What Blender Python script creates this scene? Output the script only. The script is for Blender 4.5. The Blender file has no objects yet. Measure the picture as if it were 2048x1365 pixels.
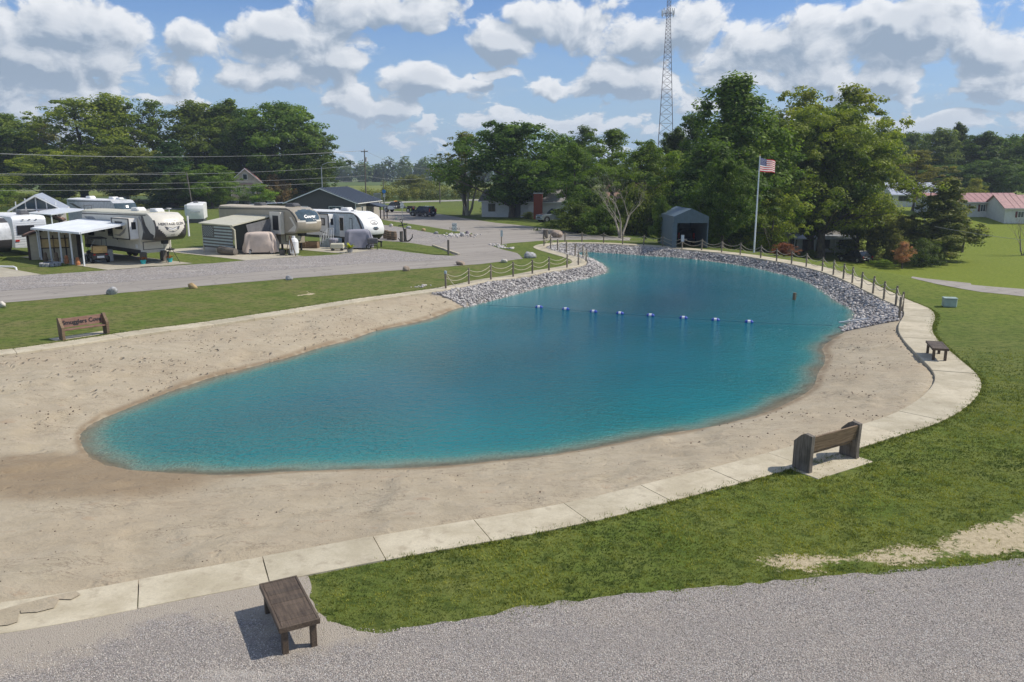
import bpy, math, random
import numpy as np
from mathutils import Vector, Matrix, geometry
R = math.radians
rng = np.random.RandomState(7)
random.seed(7)
S = bpy.context.scene
COL = S.collection

# ---------------------------------------------------------------- camera, sky, sun, exposure
CAM_H, F, CX, CY, PITCH = 6.7, 1593.0, 1024.0, 682.5, R(11.84)
cd = bpy.data.cameras.new('camera'); cam = bpy.data.objects.new('camera', cd); COL.objects.link(cam)
cam.location = (0, 0, CAM_H); cam.rotation_euler = (R(90) - PITCH, 0, 0)
cd.sensor_width = 36; cd.lens = 28.0; cd.clip_end = 20000; cd.clip_start = .1
S.camera = cam
S.view_settings.view_transform = 'Standard'; S.view_settings.look = 'None'
S.view_settings.gamma = 1; S.view_settings.use_curve_mapping = False
S.view_settings.exposure = 0.0
SUN_EL, SUN_AZ = R(48), R(84)           # azimuth from +Y towards +X
sd = bpy.data.lights.new('sun', 'SUN'); sd.energy = 4.5; sd.angle = R(.53); sd.color = (1, .93, .82)
sun = bpy.data.objects.new('sun', sd); COL.objects.link(sun)
sv = Vector((math.sin(SUN_AZ) * math.cos(SUN_EL), math.cos(SUN_AZ) * math.cos(SUN_EL), math.sin(SUN_EL)))
sun.rotation_euler = sv.to_track_quat('Z', 'Y').to_euler(); sun.location = (60, 0, 80)
try:
    S.cycles.volume_bounces = 0; S.cycles.max_bounces = 6; S.cycles.transparent_max_bounces = 12
    S.cycles.volume_step_rate = 10
except Exception: pass

CP, SP = math.cos(PITCH), math.sin(PITCH)
def ray(px, py):
    u = (px - CX) / F; v = (CY - py) / F
    return Vector((u, CP + v * SP, -SP + v * CP))

# --- node helpers
class NT:
    def __init__(s, tree): s.t = tree; s.n = tree.nodes; s.l = tree.links
    def new(s, typ, **kw):
        nd = s.n.new(typ)
        for k, v in kw.items():
            if k.startswith('i_'): s.put(nd.inputs[k[2:].replace('_', ' ')], v)
            else: setattr(nd, k, v)
        return nd
    def put(s, sock, v):
        if isinstance(v, bpy.types.NodeSocket): s.l.new(v, sock)
        elif v is not None:
            if hasattr(sock.default_value, '__len__') and len(sock.default_value) == 4 and len(v) == 3: v = (*v, 1)
            sock.default_value = v
    def m(s, op, a, b=None, c=None, clamp=False):
        nd = s.n.new('ShaderNodeMath'); nd.operation = op; nd.use_clamp = clamp
        for i, x in enumerate((a, b, c)):
            if x is not None: s.put(nd.inputs[i], x)
        return nd.outputs[0]
    def vm(s, op, a, b=None, scale=None):
        nd = s.n.new('ShaderNodeVectorMath'); nd.operation = op
        s.put(nd.inputs[0], a)
        if b is not None: s.put(nd.inputs[1], b)
        if scale is not None: s.put(nd.inputs[3], scale)
        return nd.outputs[1] if op in ('LENGTH', 'DISTANCE', 'DOT_PRODUCT') else nd.outputs[0]
    def mr(s, v, a, b, c=0., d=1., smooth=True):
        nd = s.n.new('ShaderNodeMapRange'); nd.interpolation_type = 'SMOOTHSTEP' if smooth else 'LINEAR'
        for i, x in enumerate((v, a, b, c, d)): s.put(nd.inputs[i], x)
        return nd.outputs[0]
    def mix(s, f, a, b, blend='MIX'):
        nd = s.n.new('ShaderNodeMix'); nd.data_type = 'RGBA'; nd.blend_type = blend
        s.put(nd.inputs[0], f); s.put(nd.inputs[6], a); s.put(nd.inputs[7], b)
        return nd.outputs[2]
    def noise(s, vec, scale, detail=4, rough=.55, dist=0., out=0):
        nd = s.n.new('ShaderNodeTexNoise'); s.put(nd.inputs['Vector'], vec)
        nd.inputs['Scale'].default_value = scale; nd.inputs['Detail'].default_value = detail
        nd.inputs['Roughness'].default_value = rough; nd.inputs['Distortion'].default_value = dist
        return nd.outputs[out]
    def vor(s, vec, scale, out='Distance', feature='F1', rnd=1.):
        nd = s.n.new('ShaderNodeTexVoronoi'); nd.feature = feature; s.put(nd.inputs['Vector'], vec)
        nd.inputs['Scale'].default_value = scale; nd.inputs['Randomness'].default_value = rnd
        return nd.outputs[out]
    def attr(s, name, out='Fac'):
        nd = s.n.new('ShaderNodeAttribute'); nd.attribute_name = name; return nd.outputs[out]
    def bump(s, h, strength=.5, dist=.02, normal=None):
        nd = s.n.new('ShaderNodeBump'); nd.inputs['Strength'].default_value = strength
        nd.inputs['Distance'].default_value = dist; s.put(nd.inputs['Height'], h)
        if normal is not None: s.put(nd.inputs['Normal'], normal)
        return nd.outputs[0]

# --- world: Nishita sky with procedural cumulus
W = bpy.data.worlds.new('World'); S.world = W; W.use_nodes = True
T = NT(W.node_tree); T.n.clear()
sky = T.new('ShaderNodeTexSky'); sky.sky_type = 'NISHITA'; sky.sun_disc = False
sky.sun_elevation = SUN_EL; sky.sun_rotation = SUN_AZ; sky.altitude = 250; sky.air_density = 1.0; sky.dust_density = .1; sky.ozone_density = 1.5
def azel(px, py):
    d = ray(px, py).normalized()
    return math.atan2(d.x, d.y), math.asin(d.z)
BL = [(60,110,225,120),(215,130,75,60),(70,215,190,30),(362,82,52,34),(350,168,50,28),(330,200,75,14),
      (560,80,85,55),(650,110,100,75),(560,155,130,30),(770,22,170,42),(860,170,110,34),(785,222,72,20),(690,210,90,34),
      (1010,90,72,34),(1130,55,150,62),(1330,75,210,55),(1580,85,220,62),(1830,75,180,75),(1990,95,90,40),
      (1115,178,95,26),(1240,170,120,40),(1500,160,80,22),(1685,150,50,34),(1785,160,75,42),(1960,165,120,45),(980,150,50,9),(1100,245,200,26),(1900,245,170,22)]
def noise2(t, v, sc, det, ro, out=0):
    nd = t.n.new('ShaderNodeTexNoise'); nd.noise_dimensions = '2D'; t.put(nd.inputs['Vector'], v); nd.inputs['Scale'].default_value = sc
    nd.inputs['Detail'].default_value = det; nd.inputs['Roughness'].default_value = ro; return nd.outputs[out]
def vor2(t, v, sc):
    nd = t.n.new('ShaderNodeTexVoronoi'); nd.voronoi_dimensions = '2D'; t.put(nd.inputs['Vector'], v); nd.inputs['Scale'].default_value = sc; return nd.outputs['Distance']
def density_group():
    g = bpy.data.node_groups.new('cloud_density', 'ShaderNodeTree')
    g.interface.new_socket('C', in_out='INPUT', socket_type='NodeSocketVector')
    g.interface.new_socket('D', in_out='OUTPUT', socket_type='NodeSocketFloat')
    t = NT(g); gi = t.new('NodeGroupInput'); go = t.new('NodeGroupOutput'); c = gi.outputs[0]
    warp = t.vm('SUBTRACT', noise2(t, c, 11, 3, .6, 1), (.5, .5, .5))
    cw = t.vm('ADD', c, t.vm('MULTIPLY', warp, (.045, .03, .05)))
    acc = None
    for (px, py, rx, ry) in BL:
        a, e = azel(px, py); s1, s2 = F / rx / 1.05, F / ry / 1.05
        nd = t.n.new('ShaderNodeVectorMath'); nd.operation = 'MULTIPLY_ADD'
        t.put(nd.inputs[0], cw); t.put(nd.inputs[1], (s1, s2, 0)); t.put(nd.inputs[2], (-a * s1, -e * s2, 0))
        q = t.vm('DOT_PRODUCT', nd.outputs[0], nd.outputs[0])
        acc = q if acc is None else t.m('MINIMUM', acc, q)
    acc = t.m('MAXIMUM', t.m('MULTIPLY', t.m('SUBTRACT', 1., t.m('SQRT', acc)), 1.5), -.40)
    sx = t.n.new('ShaderNodeSeparateXYZ'); t.put(sx.inputs[0], c); lowb = t.mr(sx.outputs[1], .15, .05)
    acc = t.m('MAXIMUM', acc, t.m('SUBTRACT', t.m('MULTIPLY', lowb, .34), .55))
    out = t.m('MAXIMUM', t.mr(t.m('ABSOLUTE', sx.outputs[0]), .60, .75), t.mr(sx.outputs[1], .20, .27))
    gen = t.m('MULTIPLY', t.m('SUBTRACT', noise2(t, t.vm('MULTIPLY', c, (1, 1.6, 1)), 3.2, 2, .55), .52), 6.)
    accm = t.m('ADD', t.m('MULTIPLY', acc, t.m('SUBTRACT', 1., out)), t.m('MULTIPLY', gen, out))
    f1 = t.m('SUBTRACT', noise2(t, t.vm('MULTIPLY', cw, (1, 1.5, 1)), 11, 6, .62), .5)
    p1 = t.m('SUBTRACT', .42, vor2(t, t.vm('MULTIPLY', cw, (1, 1.25, 1)), 17)); p2 = t.m('SUBTRACT', .42, vor2(t, cw, 44))
    f2 = t.m('SUBTRACT', noise2(t, t.vm('MULTIPLY', cw, (1, 2.3, 1)), 24, 4, .6), .5)
    accm = t.m('ADD', accm, t.m('MULTIPLY', t.m('MULTIPLY', f2, 3.2), lowb))
    d = t.m('ADD', accm, t.m('MULTIPLY', f1, 3.0)); d = t.m('ADD', d, t.m('ADD', t.m('MULTIPLY', p1, .9), t.m('MULTIPLY', p2, .5)))
    t.put(go.inputs[0], d)
    return g
dg = density_group()
tc = T.new('ShaderNodeTexCoord'); sx = T.n.new('ShaderNodeSeparateXYZ'); T.put(sx.inputs[0], tc.outputs['Generated'])
az = T.m('ARCTAN2', sx.outputs[0], sx.outputs[1]); el = T.m('ARCSINE', sx.outputs[2])
cx = T.n.new('ShaderNodeCombineXYZ'); T.put(cx.inputs[0], az); T.put(cx.inputs[1], el); C0 = cx.outputs[0]
def dens(v):
    n_ = T.n.new('ShaderNodeGroup'); n_.node_tree = dg; T.put(n_.inputs[0], v); return n_.outputs[0]
D0 = dens(C0); D1 = dens(T.vm('ADD', C0, (.009, .015, 0)))
lit = T.mr(T.m('SUBTRACT', D0, D1), -.8, .9)
core = T.mr(D0, .3, 1.6)
low = T.m('SUBTRACT', 1., T.mr(el, .0, .12))
shade = T.m('SUBTRACT', T.m('MULTIPLY', lit, .95), T.m('MULTIPLY', core, .36), clamp=True)
shade = T.m('ADD', shade, .12, clamp=True)
ccol = T.mix(shade, (.24, .335, .46), (.93, .95, .98))
ccol = T.mix(T.m('MULTIPLY', low, .55), ccol, (.55, .66, .79))
mask = T.mr(D0, -.06, .42)
mask = T.m('MULTIPLY', mask, T.mr(el, -.005, .02, .0, .97))
veil = T.m('MULTIPLY', T.m('ADD', .55, T.m('MULTIPLY', T.mr(noise2(T, T.vm('MULTIPLY', C0, (1, 3, 1)), 7, 4, .6), .3, .65), .42)), T.mr(el, .20, .03))
skyc = T.mix(1., sky.outputs[0], (.072, .091, .122), 'MULTIPLY')
skyc = T.mix(veil, skyc, (.40, .555, .73))
final = T.mix(mask, skyc, ccol)
bg = T.new('ShaderNodeBackground'); T.put(bg.inputs[0], final); bg.inputs[1].default_value = 1.0
wo = T.new('ShaderNodeOutputWorld'); T.l.new(bg.outputs[0], wo.inputs[0])
try: W.cycles.sampling_method = 'MANUAL'; W.cycles.sample_map_resolution = 512
except Exception: pass

# ---------------------------------------------------------------- materials
MATS = {}
def base_mat(name):
    m = bpy.data.materials.new(name); m.use_nodes = True; t = NT(m.node_tree)
    b = t.n['Principled BSDF']; MATS[name] = m
    return m, t, b
def pm(name, col, rough=.6, metal=0., var=.15, scale=3., bump=0., bscale=30., coat=0., stretch=(1, 1, 1), dirt=0.):
    if name in MATS: return MATS[name]
    m, t, b = base_mat(name)
    tc = t.new('ShaderNodeTexCoord'); v = t.vm('MULTIPLY', tc.outputs['Object'], stretch)
    n = t.noise(v, scale, 5, .6)
    c = t.mix(t.mr(n, .3, .7), tuple(x * (1 - var) for x in col), tuple(min(1, x * (1 + var)) for x in col))
    if dirt: c = t.mix(t.m('MULTIPLY', t.mr(t.noise(v, scale * .6, 6, .7), .5, .75), dirt), c, (.12, .10, .08))
    t.put(b.inputs['Base Color'], c); b.inputs['Roughness'].default_value = rough; b.inputs['Metallic'].default_value = metal
    b.inputs['Coat Weight'].default_value = coat
    if bump: t.put(b.inputs['Normal'], t.bump(t.noise(v, bscale, 4), bump, .01))
    return m
def mat_wood(name, a, b_, rough=.8, axis=0, s=1.):
    m, t, b = base_mat(name); tc = t.new('ShaderNodeTexCoord')
    st = [22 * s] * 3; st[axis] = 1.6 * s
    v = t.vm('MULTIPLY', tc.outputs['Object'], tuple(st))
    n = t.noise(v, 1.5, 6, .65, .5); k = t.noise(tc.outputs['Object'], 2.2, 3)
    oi = t.new('ShaderNodeObjectInfo')
    c = t.mix(t.mr(n, .3, .7), a, b_); c = t.mix(t.m('MULTIPLY', t.mr(k, .45, .7), .5), c, tuple(x * .5 for x in a))
    c = t.mix(1., c, t.mix(oi.outputs['Random'], (.8, .8, .8), (1.15, 1.12, 1.1)), 'MULTIPLY')
    t.put(b.inputs['Base Color'], c); b.inputs['Roughness'].default_value = rough
    t.put(b.inputs['Normal'], t.bump(n, .6, .006))
    return m
def mat_glass(name, col=(.02, .025, .03)):
    m = pm(name, col, .06, 0, .3, 1.); return m
def pos(t): return t.new('ShaderNodeNewGeometry').outputs['Position']

def grass_mat():
    m, t, b = base_mat('grass_ground'); p = pos(t)
    p2 = t.vm('MULTIPLY', p, (1, 1, 0))
    big = t.noise(p2, .06, 4, .6); mid = t.noise(p2, .55, 5, .65); fine = t.noise(p2, 9, 4, .7); vf = t.noise(p2, 38, 3, .7)
    c = t.mix(t.mr(mid, .3, .7), (.072, .112, .018), (.150, .178, .036))
    c = t.mix(t.mr(big, .35, .65), c, t.mix(t.mr(mid, .3, .7), (.105, .158, .018), (.160, .205, .030)))
    dry = t.attr('dry')
    c = t.mix(t.m('MULTIPLY', t.mr(t.m('ADD', mid, t.m('MULTIPLY', fine, .5)), .55, .95), t.m('ADD', .35, t.m('MULTIPLY', dry, .6))), c, (.215, .180, .078))
    c = t.mix(t.m('MULTIPLY', t.mr(fine, .35, .7), .45), c, (.050, .085, .012))
    c = t.mix(t.mr(vf, .35, .7, 0, .5), c, (.17, .22, .055))
    bl = t.noise(t.vm('MULTIPLY', p2, (1, 1.6, 1)), 2.6, 5, .75); c = t.mix(t.mr(bl, .48, .60, 0, .8), c, (.055, .082, .016)); c = t.mix(t.mr(bl, .30, .42, .45, 0), c, (.20, .215, .07))
    br = t.attr('bright'); c = t.mix(t.m('MULTIPLY', br, .7), c, t.mix(t.mr(bl, .35, .65), (.235, .275, .03), (.15, .20, .022)))
    dirt = t.m('ADD', t.attr('dirt'), t.m('ADD', t.m('MULTIPLY', t.m('SUBTRACT', mid, .5), 1.5), t.m('MULTIPLY', t.m('SUBTRACT', fine, .5), .9)))
    dm = t.mr(dirt, .52, .72)
    dc = t.mix(t.mr(fine, .3, .7), (.40, .33, .21), (.58, .49, .33))
    dc = t.mix(t.mr(t.vor(p2, 14), .0, .16, .55, 0), dc, (.13, .12, .08))
    c = t.mix(dm, c, dc)
    t.put(b.inputs['Base Color'], c); b.inputs['Roughness'].default_value = .95; b.inputs['Specular IOR Level'].default_value = .15
    t.put(b.inputs['Normal'], t.bump(t.m('ADD', t.m('MULTIPLY', fine, .6), t.m('MULTIPLY', vf, .5)), .9, .06))
    return m
def sand_mat():
    m, t, b = base_mat('beach_sand'); p = pos(t); p2 = t.vm('MULTIPLY', p, (1, 1, 0))
    wet = t.attr('wet'); rock = t.attr('rock'); foot = t.attr('foot')
    big = t.noise(p2, .22, 5, .6, .4); mid = t.noise(t.vm('MULTIPLY', p2, (1.2, 1.9, 1)), 1.0, 6, .68, .25); fine = t.noise(p2, 60, 3, .8); g = t.noise(p2, 14, 5, .75)
    c = t.mix(t.mr(mid, .3, .7), (.42, .355, .245), (.52, .45, .33))
    c = t.mix(t.mr(big, .35, .7, 0, .55), c, (.40, .315, .21))
    c = t.mix(t.mr(mid, .58, .70, 0, .6), c, (.39, .27, .165))
    cr = t.noise(t.vm('MULTIPLY', p2, (1., 2.4, 1)), .75, 7, .72, 1.6); c = t.mix(t.m('MULTIPLY', t.mr(t.m('ABSOLUTE', t.m('SUBTRACT', cr, .54)), .002, .013, .85, 0), t.mr(t.noise(p2, .5, 2), .46, .56)), c, (.15, .105, .065))
    sp = t.noise(t.vm('MULTIPLY', p2, (1., 1.7, 1)), 5.5, 5, .8); c = t.mix(t.mr(sp, .62, .72, 0, .55), c, (.25, .18, .11))
    c = t.mix(t.mr(fine, .35, .7, 0, .5), c, (.27, .23, .17))
    c = t.mix(t.mr(fine, .62, .8, 0, .5), c, (.66, .60, .50))
    c = t.mix(t.mr(g, .3, .7, .15, 0), c, (.2, .17, .13))
    wv = t.m('ADD', wet, t.m('MULTIPLY', t.m('SUBTRACT', mid, .5), .5))
    wm = t.mr(wv, .32, .85)
    c = t.mix(t.m('MULTIPLY', wm, .85), c, (.235, .165, .088))
    c = t.mix(rock, c, (.20, .19, .19))
    # footprints: scattered small pits
    f1 = t.vor(t.vm('ADD', t.vm('MULTIPLY', p2, (1, .55, 1)), t.vm('SCALE', t.noise(p2, 2., 2, out=1), scale=.4)), 3.4, 'Distance')
    pit = t.m('MULTIPLY', t.mr(f1, .08, .3, 1, 0), t.mr(t.noise(p2, .55, 3), .42, .62))
    pit = t.m('MULTIPLY', pit, foot)
    c = t.mix(t.m('MULTIPLY', pit, .55), c, (.20, .15, .09))
    t.put(b.inputs['Base Color'], c)
    t.put(b.inputs['Roughness'], t.m('SUBTRACT', .95, t.m('MULTIPLY', wm, .35)))
    h = t.m('ADD', t.m('MULTIPLY', mid, 1.8), t.m('MULTIPLY', g, .25)); h = t.m('SUBTRACT', h, t.m('MULTIPLY', pit, 1.5))
    n1 = t.bump(h, .75, .07)
    t.put(b.inputs['Normal'], t.bump(fine, .5, .008, n1))
    return m
def gravel_mat(name='gravel', a=(.34, .305, .265), c2=(.60, .54, .465), sc=58., tan=.25):
    m, t, b = base_mat(name); p = pos(t); p2 = t.vm('MULTIPLY', p, (1, 1, 0))
    v = t.n.new('ShaderNodeTexVoronoi'); t.put(v.inputs['Vector'], p2); v.inputs['Scale'].default_value = sc
    s = t.n.new('ShaderNodeSeparateColor'); t.put(s.inputs[0], v.outputs['Color'])
    c = t.mix(s.outputs[0], tuple(x * .62 for x in a), c2)
    c = t.mix(t.mr(s.outputs[1], .55, 1, 0, .5), c, (.46, .36, .33)); c = t.mix(t.mr(s.outputs[2], .8, 1, 0, .7), c, (.62, .62, .61))
    c = t.mix(t.mr(v.outputs['Distance'], .3, .75, 0, .75), c, (.12, .11, .11))
    big = t.noise(p2, .5, 5, .6); c = t.mix(t.mr(big, .45, .7, 0, tan), c, (.40, .34, .27))
    tk = t.noise(t.vm('MULTIPLY', p2, (.12, .9, 1)), 1., 4, .6, .3); c = t.mix(t.mr(tk, .48, .60, 0, .35), c, (.27, .245, .225)); c = t.mix(t.mr(tk, .38, .30, 0, .3), c, (.60, .55, .48))
    b_ = t.noise(p2, 2.3, 4, .7); c = t.mix(t.mr(b_, .3, .7, .22, 0), c, (.2, .19, .19))
    dusty = t.attr('dusty'); c = t.mix(t.m('MULTIPLY', t.mr(t.m('ADD', dusty, t.m('SUBTRACT', b_, .5)), .3, .7), .75), c, (.42, .365, .29))
    t.put(b.inputs['Base Color'], c); b.inputs['Roughness'].default_value = .9
    t.put(b.inputs['Normal'], t.bump(t.m('SUBTRACT', 1., v.outputs['Distance']), .8, .018))
    return m
def asphalt_mat():
    m, t, b = base_mat('asphalt'); p = pos(t); p2 = t.vm('MULTIPLY', p, (1, 1, 0))
    rot = t.new('ShaderNodeVectorRotate', rotation_type='Z_AXIS'); t.put(rot.inputs['Vector'], p2); rot.inputs['Angle'].default_value = R(-38)
    st = t.vm('MULTIPLY', rot.outputs[0], (.06, 1.2, 1))
    n = t.noise(st, 1., 5, .6, .3); f = t.noise(p2, 30, 4, .7); bg_ = t.noise(p2, .35, 5, .6)
    c = t.mix(t.mr(n, .35, .65), (.28, .25, .215), (.365, .33, .285))
    c = t.mix(t.mr(bg_, .4, .7, 0, .4), c, (.37, .335, .29)); c = t.mix(t.mr(f, .3, .7, .35, 0), c, (.16, .15, .145))
    cr = t.vor(t.vm('ADD', p2, t.vm('SCALE', t.noise(p2, .8, 4, out=1), scale=1.6)), .22, 'Distance', 'DISTANCE_TO_EDGE')
    c = t.mix(t.mr(cr, .0, .012, .5, 0), c, (.09, .085, .08))
    t.put(b.inputs['Base Color'], c); b.inputs['Roughness'].default_value = .88
    t.put(b.inputs['Normal'], t.bump(f, .4, .01)); return m
def concrete_mat(name='concrete', a=(.44, .385, .27), c2=(.60, .54, .405)):
    m, t, b = base_mat(name); p = pos(t); oi = t.new('ShaderNodeObjectInfo')
    n = t.noise(p, .9, 6, .65, .3); f = t.noise(p, 22, 5, .75); k = t.noise(t.vm('MULTIPLY', p, (3, 3, 3)), 1.1, 5, .7)
    c = t.mix(t.mr(n, .3, .7), a, c2); c = t.mix(t.mr(k, .50, .72, 0, .7), c, (.34, .285, .20))
    c = t.mix(t.mr(f, .3, .7, .22, 0), c, (.22, .2, .17))
    c = t.mix(1., c, t.mix(oi.outputs['Random'], (.90, .90, .89), (1.06, 1.05, 1.04)), 'MULTIPLY')
    t.put(b.inputs['Base Color'], c); b.inputs['Roughness'].default_value = .85
    t.put(b.inputs['Normal'], t.bump(t.m('ADD', f, t.m('MULTIPLY', n, .5)), .35, .01)); return m
def water_mat():
    m, t, b = base_mat('pond_water'); p = pos(t); dep = t.attr('depth')
    a = t.vm('MULTIPLY', p, (1, .8, 1))
    w1 = t.noise(t.vm('MULTIPLY', p, (1, 2.1, 1)), 2.2, 4, .62, .6); w2 = t.noise(a, 7.5, 3, .6, .3); w3 = t.noise(p, .35, 3, .5)
    w0 = t.noise(p, .12, 3, .5)
    h = t.m('ADD', t.m('MULTIPLY', w1, .10), t.m('ADD', t.m('MULTIPLY', w2, .075), t.m('MULTIPLY', t.noise(t.vm('MULTIPLY', p, (1, 1.5, 1)), 16, 2, .6), .03)))
    h = t.m('MULTIPLY', h, t.mr(w0, .35, .7, .5, 1.3))
    dn = t.m('ADD', dep, t.m('MULTIPLY', t.m('SUBTRACT', t.noise(p, .45, 4), .5), .25))
    c = t.mix(t.mr(dn, .0, .22, smooth=False), (.22, .215, .15), (.035, .215, .20))
    c = t.mix(t.mr(dn, .12, .42), c, (.004, .165, .185))
    c = t.mix(t.mr(dn, .35, 1.4), c, (.0005, .115, .148)); c = t.mix(t.mr(dn, 1.3, 2.6), c, (.0005, .072, .118))
    t.put(b.inputs['Base Color'], c); b.inputs['Roughness'].default_value = .10; b.inputs['IOR'].default_value = 1.33
    t.put(b.inputs['Alpha'], t.mr(dn, -.03, .09, .4, 1., smooth=False))
    t.put(b.inputs['Normal'], t.bump(h, 1., 1.0)); return m
def leaf_mat(name, trans=.35):
    m = bpy.data.materials.new(name); m.use_nodes = True; t = NT(m.node_tree); t.n.clear(); MATS[name] = m
    oi = t.new('ShaderNodeObjectInfo'); a = t.attr('tint')
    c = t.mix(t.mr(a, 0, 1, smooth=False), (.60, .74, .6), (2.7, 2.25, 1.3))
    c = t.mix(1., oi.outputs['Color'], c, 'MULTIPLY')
    d = t.new('ShaderNodeBsdfPrincipled'); t.put(d.inputs['Base Color'], c); d.inputs['Roughness'].default_value = .55; d.inputs['Specular IOR Level'].default_value = .25
    tr = t.new('ShaderNodeBsdfTranslucent'); t.put(tr.inputs[0], t.mix(1., c, (1.25, 1.35, .6), 'MULTIPLY'))
    mx = t.new('ShaderNodeMixShader'); mx.inputs[0].default_value = trans
    t.l.new(d.outputs[0], mx.inputs[1]); t.l.new(tr.outputs[0], mx.inputs[2])
    o = t.new('ShaderNodeOutputMaterial'); t.l.new(mx.outputs[0], o.inputs[0]); return m
def tint_mat(name, a, b_, rough=.9, attr='tint', bump=0):
    m, t, b = base_mat(name); k = t.attr(attr); c = t.mix(k, a, b_)
    if bump: t.put(b.inputs['Normal'], t.bump(t.noise(pos(t), bump, 3), .5, .02))
    t.put(b.inputs['Base Color'], c); b.inputs['Roughness'].default_value = rough; b.inputs['Specular IOR Level'].default_value = .2
    return m
GRASS = grass_mat(); SAND = sand_mat(); GRAVEL = gravel_mat(); ASPH = asphalt_mat(); CONC = concrete_mat(); WATER = water_mat()
LEAF = leaf_mat('leaf', .48); APRON = gravel_mat('apron_gravel', (.36, .33, .29), (.49, .45, .40), 12., .3)
PADC = concrete_mat('pad_concrete', (.42, .38, .29), (.52, .48, .38))
BARK = pm('bark', (.115, .095, .075), .95, var=.45, scale=3, bump=.8, bscale=9, stretch=(3, 3, .6))
DEADB = pm('dead_bark', (.31, .28, .225), .9, var=.35, scale=3, bump=.5, stretch=(3, 3, .6))
DWOOD = mat_wood('dark_stained_wood', (.060, .042, .028), (.135, .10, .07), .65, axis=0)
GWOOD = mat_wood('grey_weathered_wood', (.085, .075, .062), (.20, .18, .155), .9, axis=2)
BWOOD = mat_wood('brown_board', (.13, .085, .05), (.25, .18, .11), .8, axis=0)
PWOOD = mat_wood('post_wood', (.15, .125, .095), (.30, .26, .205), .9, axis=2)
RWOOD = mat_wood('red_brown_board', (.17, .09, .065), (.27, .16, .12), .8, axis=0)
WHITE = pm('white_paint', (.80, .80, .79), .45, var=.05, scale=1.5, dirt=.12)
WHITEM = pm('white_metal', (.74, .77, .80), .35, var=.05, scale=1., dirt=.1)
CREAM = pm('cream_gelcoat', (.68, .645, .56), .35, var=.05, coat=.2, dirt=.06)
CREAM2 = pm('cream_metal', (.60, .57, .44), .45, var=.06, dirt=.15)
TAUPE = pm('taupe_gelcoat', (.36, .315, .24), .35, var=.06, coat=.2)
BLACK = pm('black_plastic', (.012, .012, .014), .45)
CHAR = pm('charcoal', (.045, .042, .042), .4, coat=.1)
DGREY = pm('dark_grey', (.085, .085, .09), .5)
MGREY = pm('mid_grey', (.27, .27, .275), .5)
LGREY = pm('light_grey', (.50, .52, .54), .5)
STEEL = pm('galvanised_steel', (.42, .44, .46), .4, .6)
GLASS = mat_glass('dark_glass'); GLASSB = mat_glass('blue_grey_glass', (.06, .09, .11))
TYRE = pm('tyre_rubber', (.018, .018, .018), .85)
RIM = pm('rim_alloy', (.42, .43, .45), .35, .6)
REDL = pm('red_lens', (.42, .02, .015), .2); AMBER = pm('amber_lens', (.7, .25, .02), .3)
HEADL = pm('headlamp_lens', (.75, .78, .8), .1)
NAVY = pm('navy_paint', (.012, .02, .05), .2, coat=.6); SILVER = pm('silver_blue_paint', (.30, .34, .38), .25, .3, coat=.5)
BLACKP = pm('black_paint', (.008, .008, .010), .15, coat=.6); CARW = pm('white_car_paint', (.7, .72, .74), .25, coat=.5)
TEAL = pm('teal_glaze', (.02, .42, .45), .4); TERRA = pm('terracotta', (.42, .16, .06), .7)
ROPE = pm('rope', (.46, .41, .31), .9, var=.3, scale=40, bump=.6, bscale=120)
BROOF = pm('brown_shingle', (.20, .115, .085), .9, var=.25, scale=9, bump=.5, bscale=25)
TANW = pm('tan_siding', (.44, .38, .27), .7, var=.08); BRTRIM = pm('brown_trim', (.055, .035, .026), .7)
NAVYROOF = pm('dark_blue_metal_roof', (.028, .036, .05), .38, .3, var=.1); SLATE = pm('dark_slate_siding', (.085, .082, .082), .7, var=.06)
BEIGE = pm('beige_siding', (.40, .38, .33), .7, var=.06); GREYR = pm('grey_shingle', (.29, .28, .28), .9, var=.2, scale=8)
REDR = pm('faded_red_metal_roof', (.40, .215, .20), .5, var=.15); MAROON = pm('maroon_shutter', (.12, .02, .025), .6)
PALEROOF = pm('pale_blue_metal_roof', (.48, .51, .58), .35, .2, var=.1); BRICK = pm('red_brick', (.25, .055, .03), .85, var=.3, scale=12)
RUST = pm('rusty_roof', (.48, .36, .26), .8, var=.35, scale=1.5); BLUEGREY = pm('blue_grey_steel', (.09, .13, .155), .5, var=.08)
TARP = pm('grey_mesh_tarp', (.15, .15, .155), .85, var=.12, bump=.3); COVERP = pm('beige_cover', (.60, .50, .43), .85, var=.08, scale=2)
COVERG = pm('grey_cover', (.27, .27, .32), .8, var=.1, scale=2); BLUES = pm('buoy_blue', (.02, .06, .42), .35); BUOYW = pm('buoy_white', (.8, .8, .8), .4)
TOWERM = pm('tower_steel', (.13, .11, .14), .6, .2); STAR = pm('flag_white', (.78, .78, .78), .8); FRED = pm('flag_red', (.50, .02, .04), .8); FBLUE = pm('flag_blue', (.015, .03, .16), .8)
BLUEP = pm('pale_blue_paint', (.33, .40, .44), .6); SIGNB = pm('sign_blue', (.02, .22, .62), .5); GREENBOX = pm('pale_green_box', (.33, .42, .38), .5)
GRILLE = pm('grille', (.03, .03, .03), .4); YEL = pm('straw_yellow', (.55, .38, .16), .6)

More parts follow.
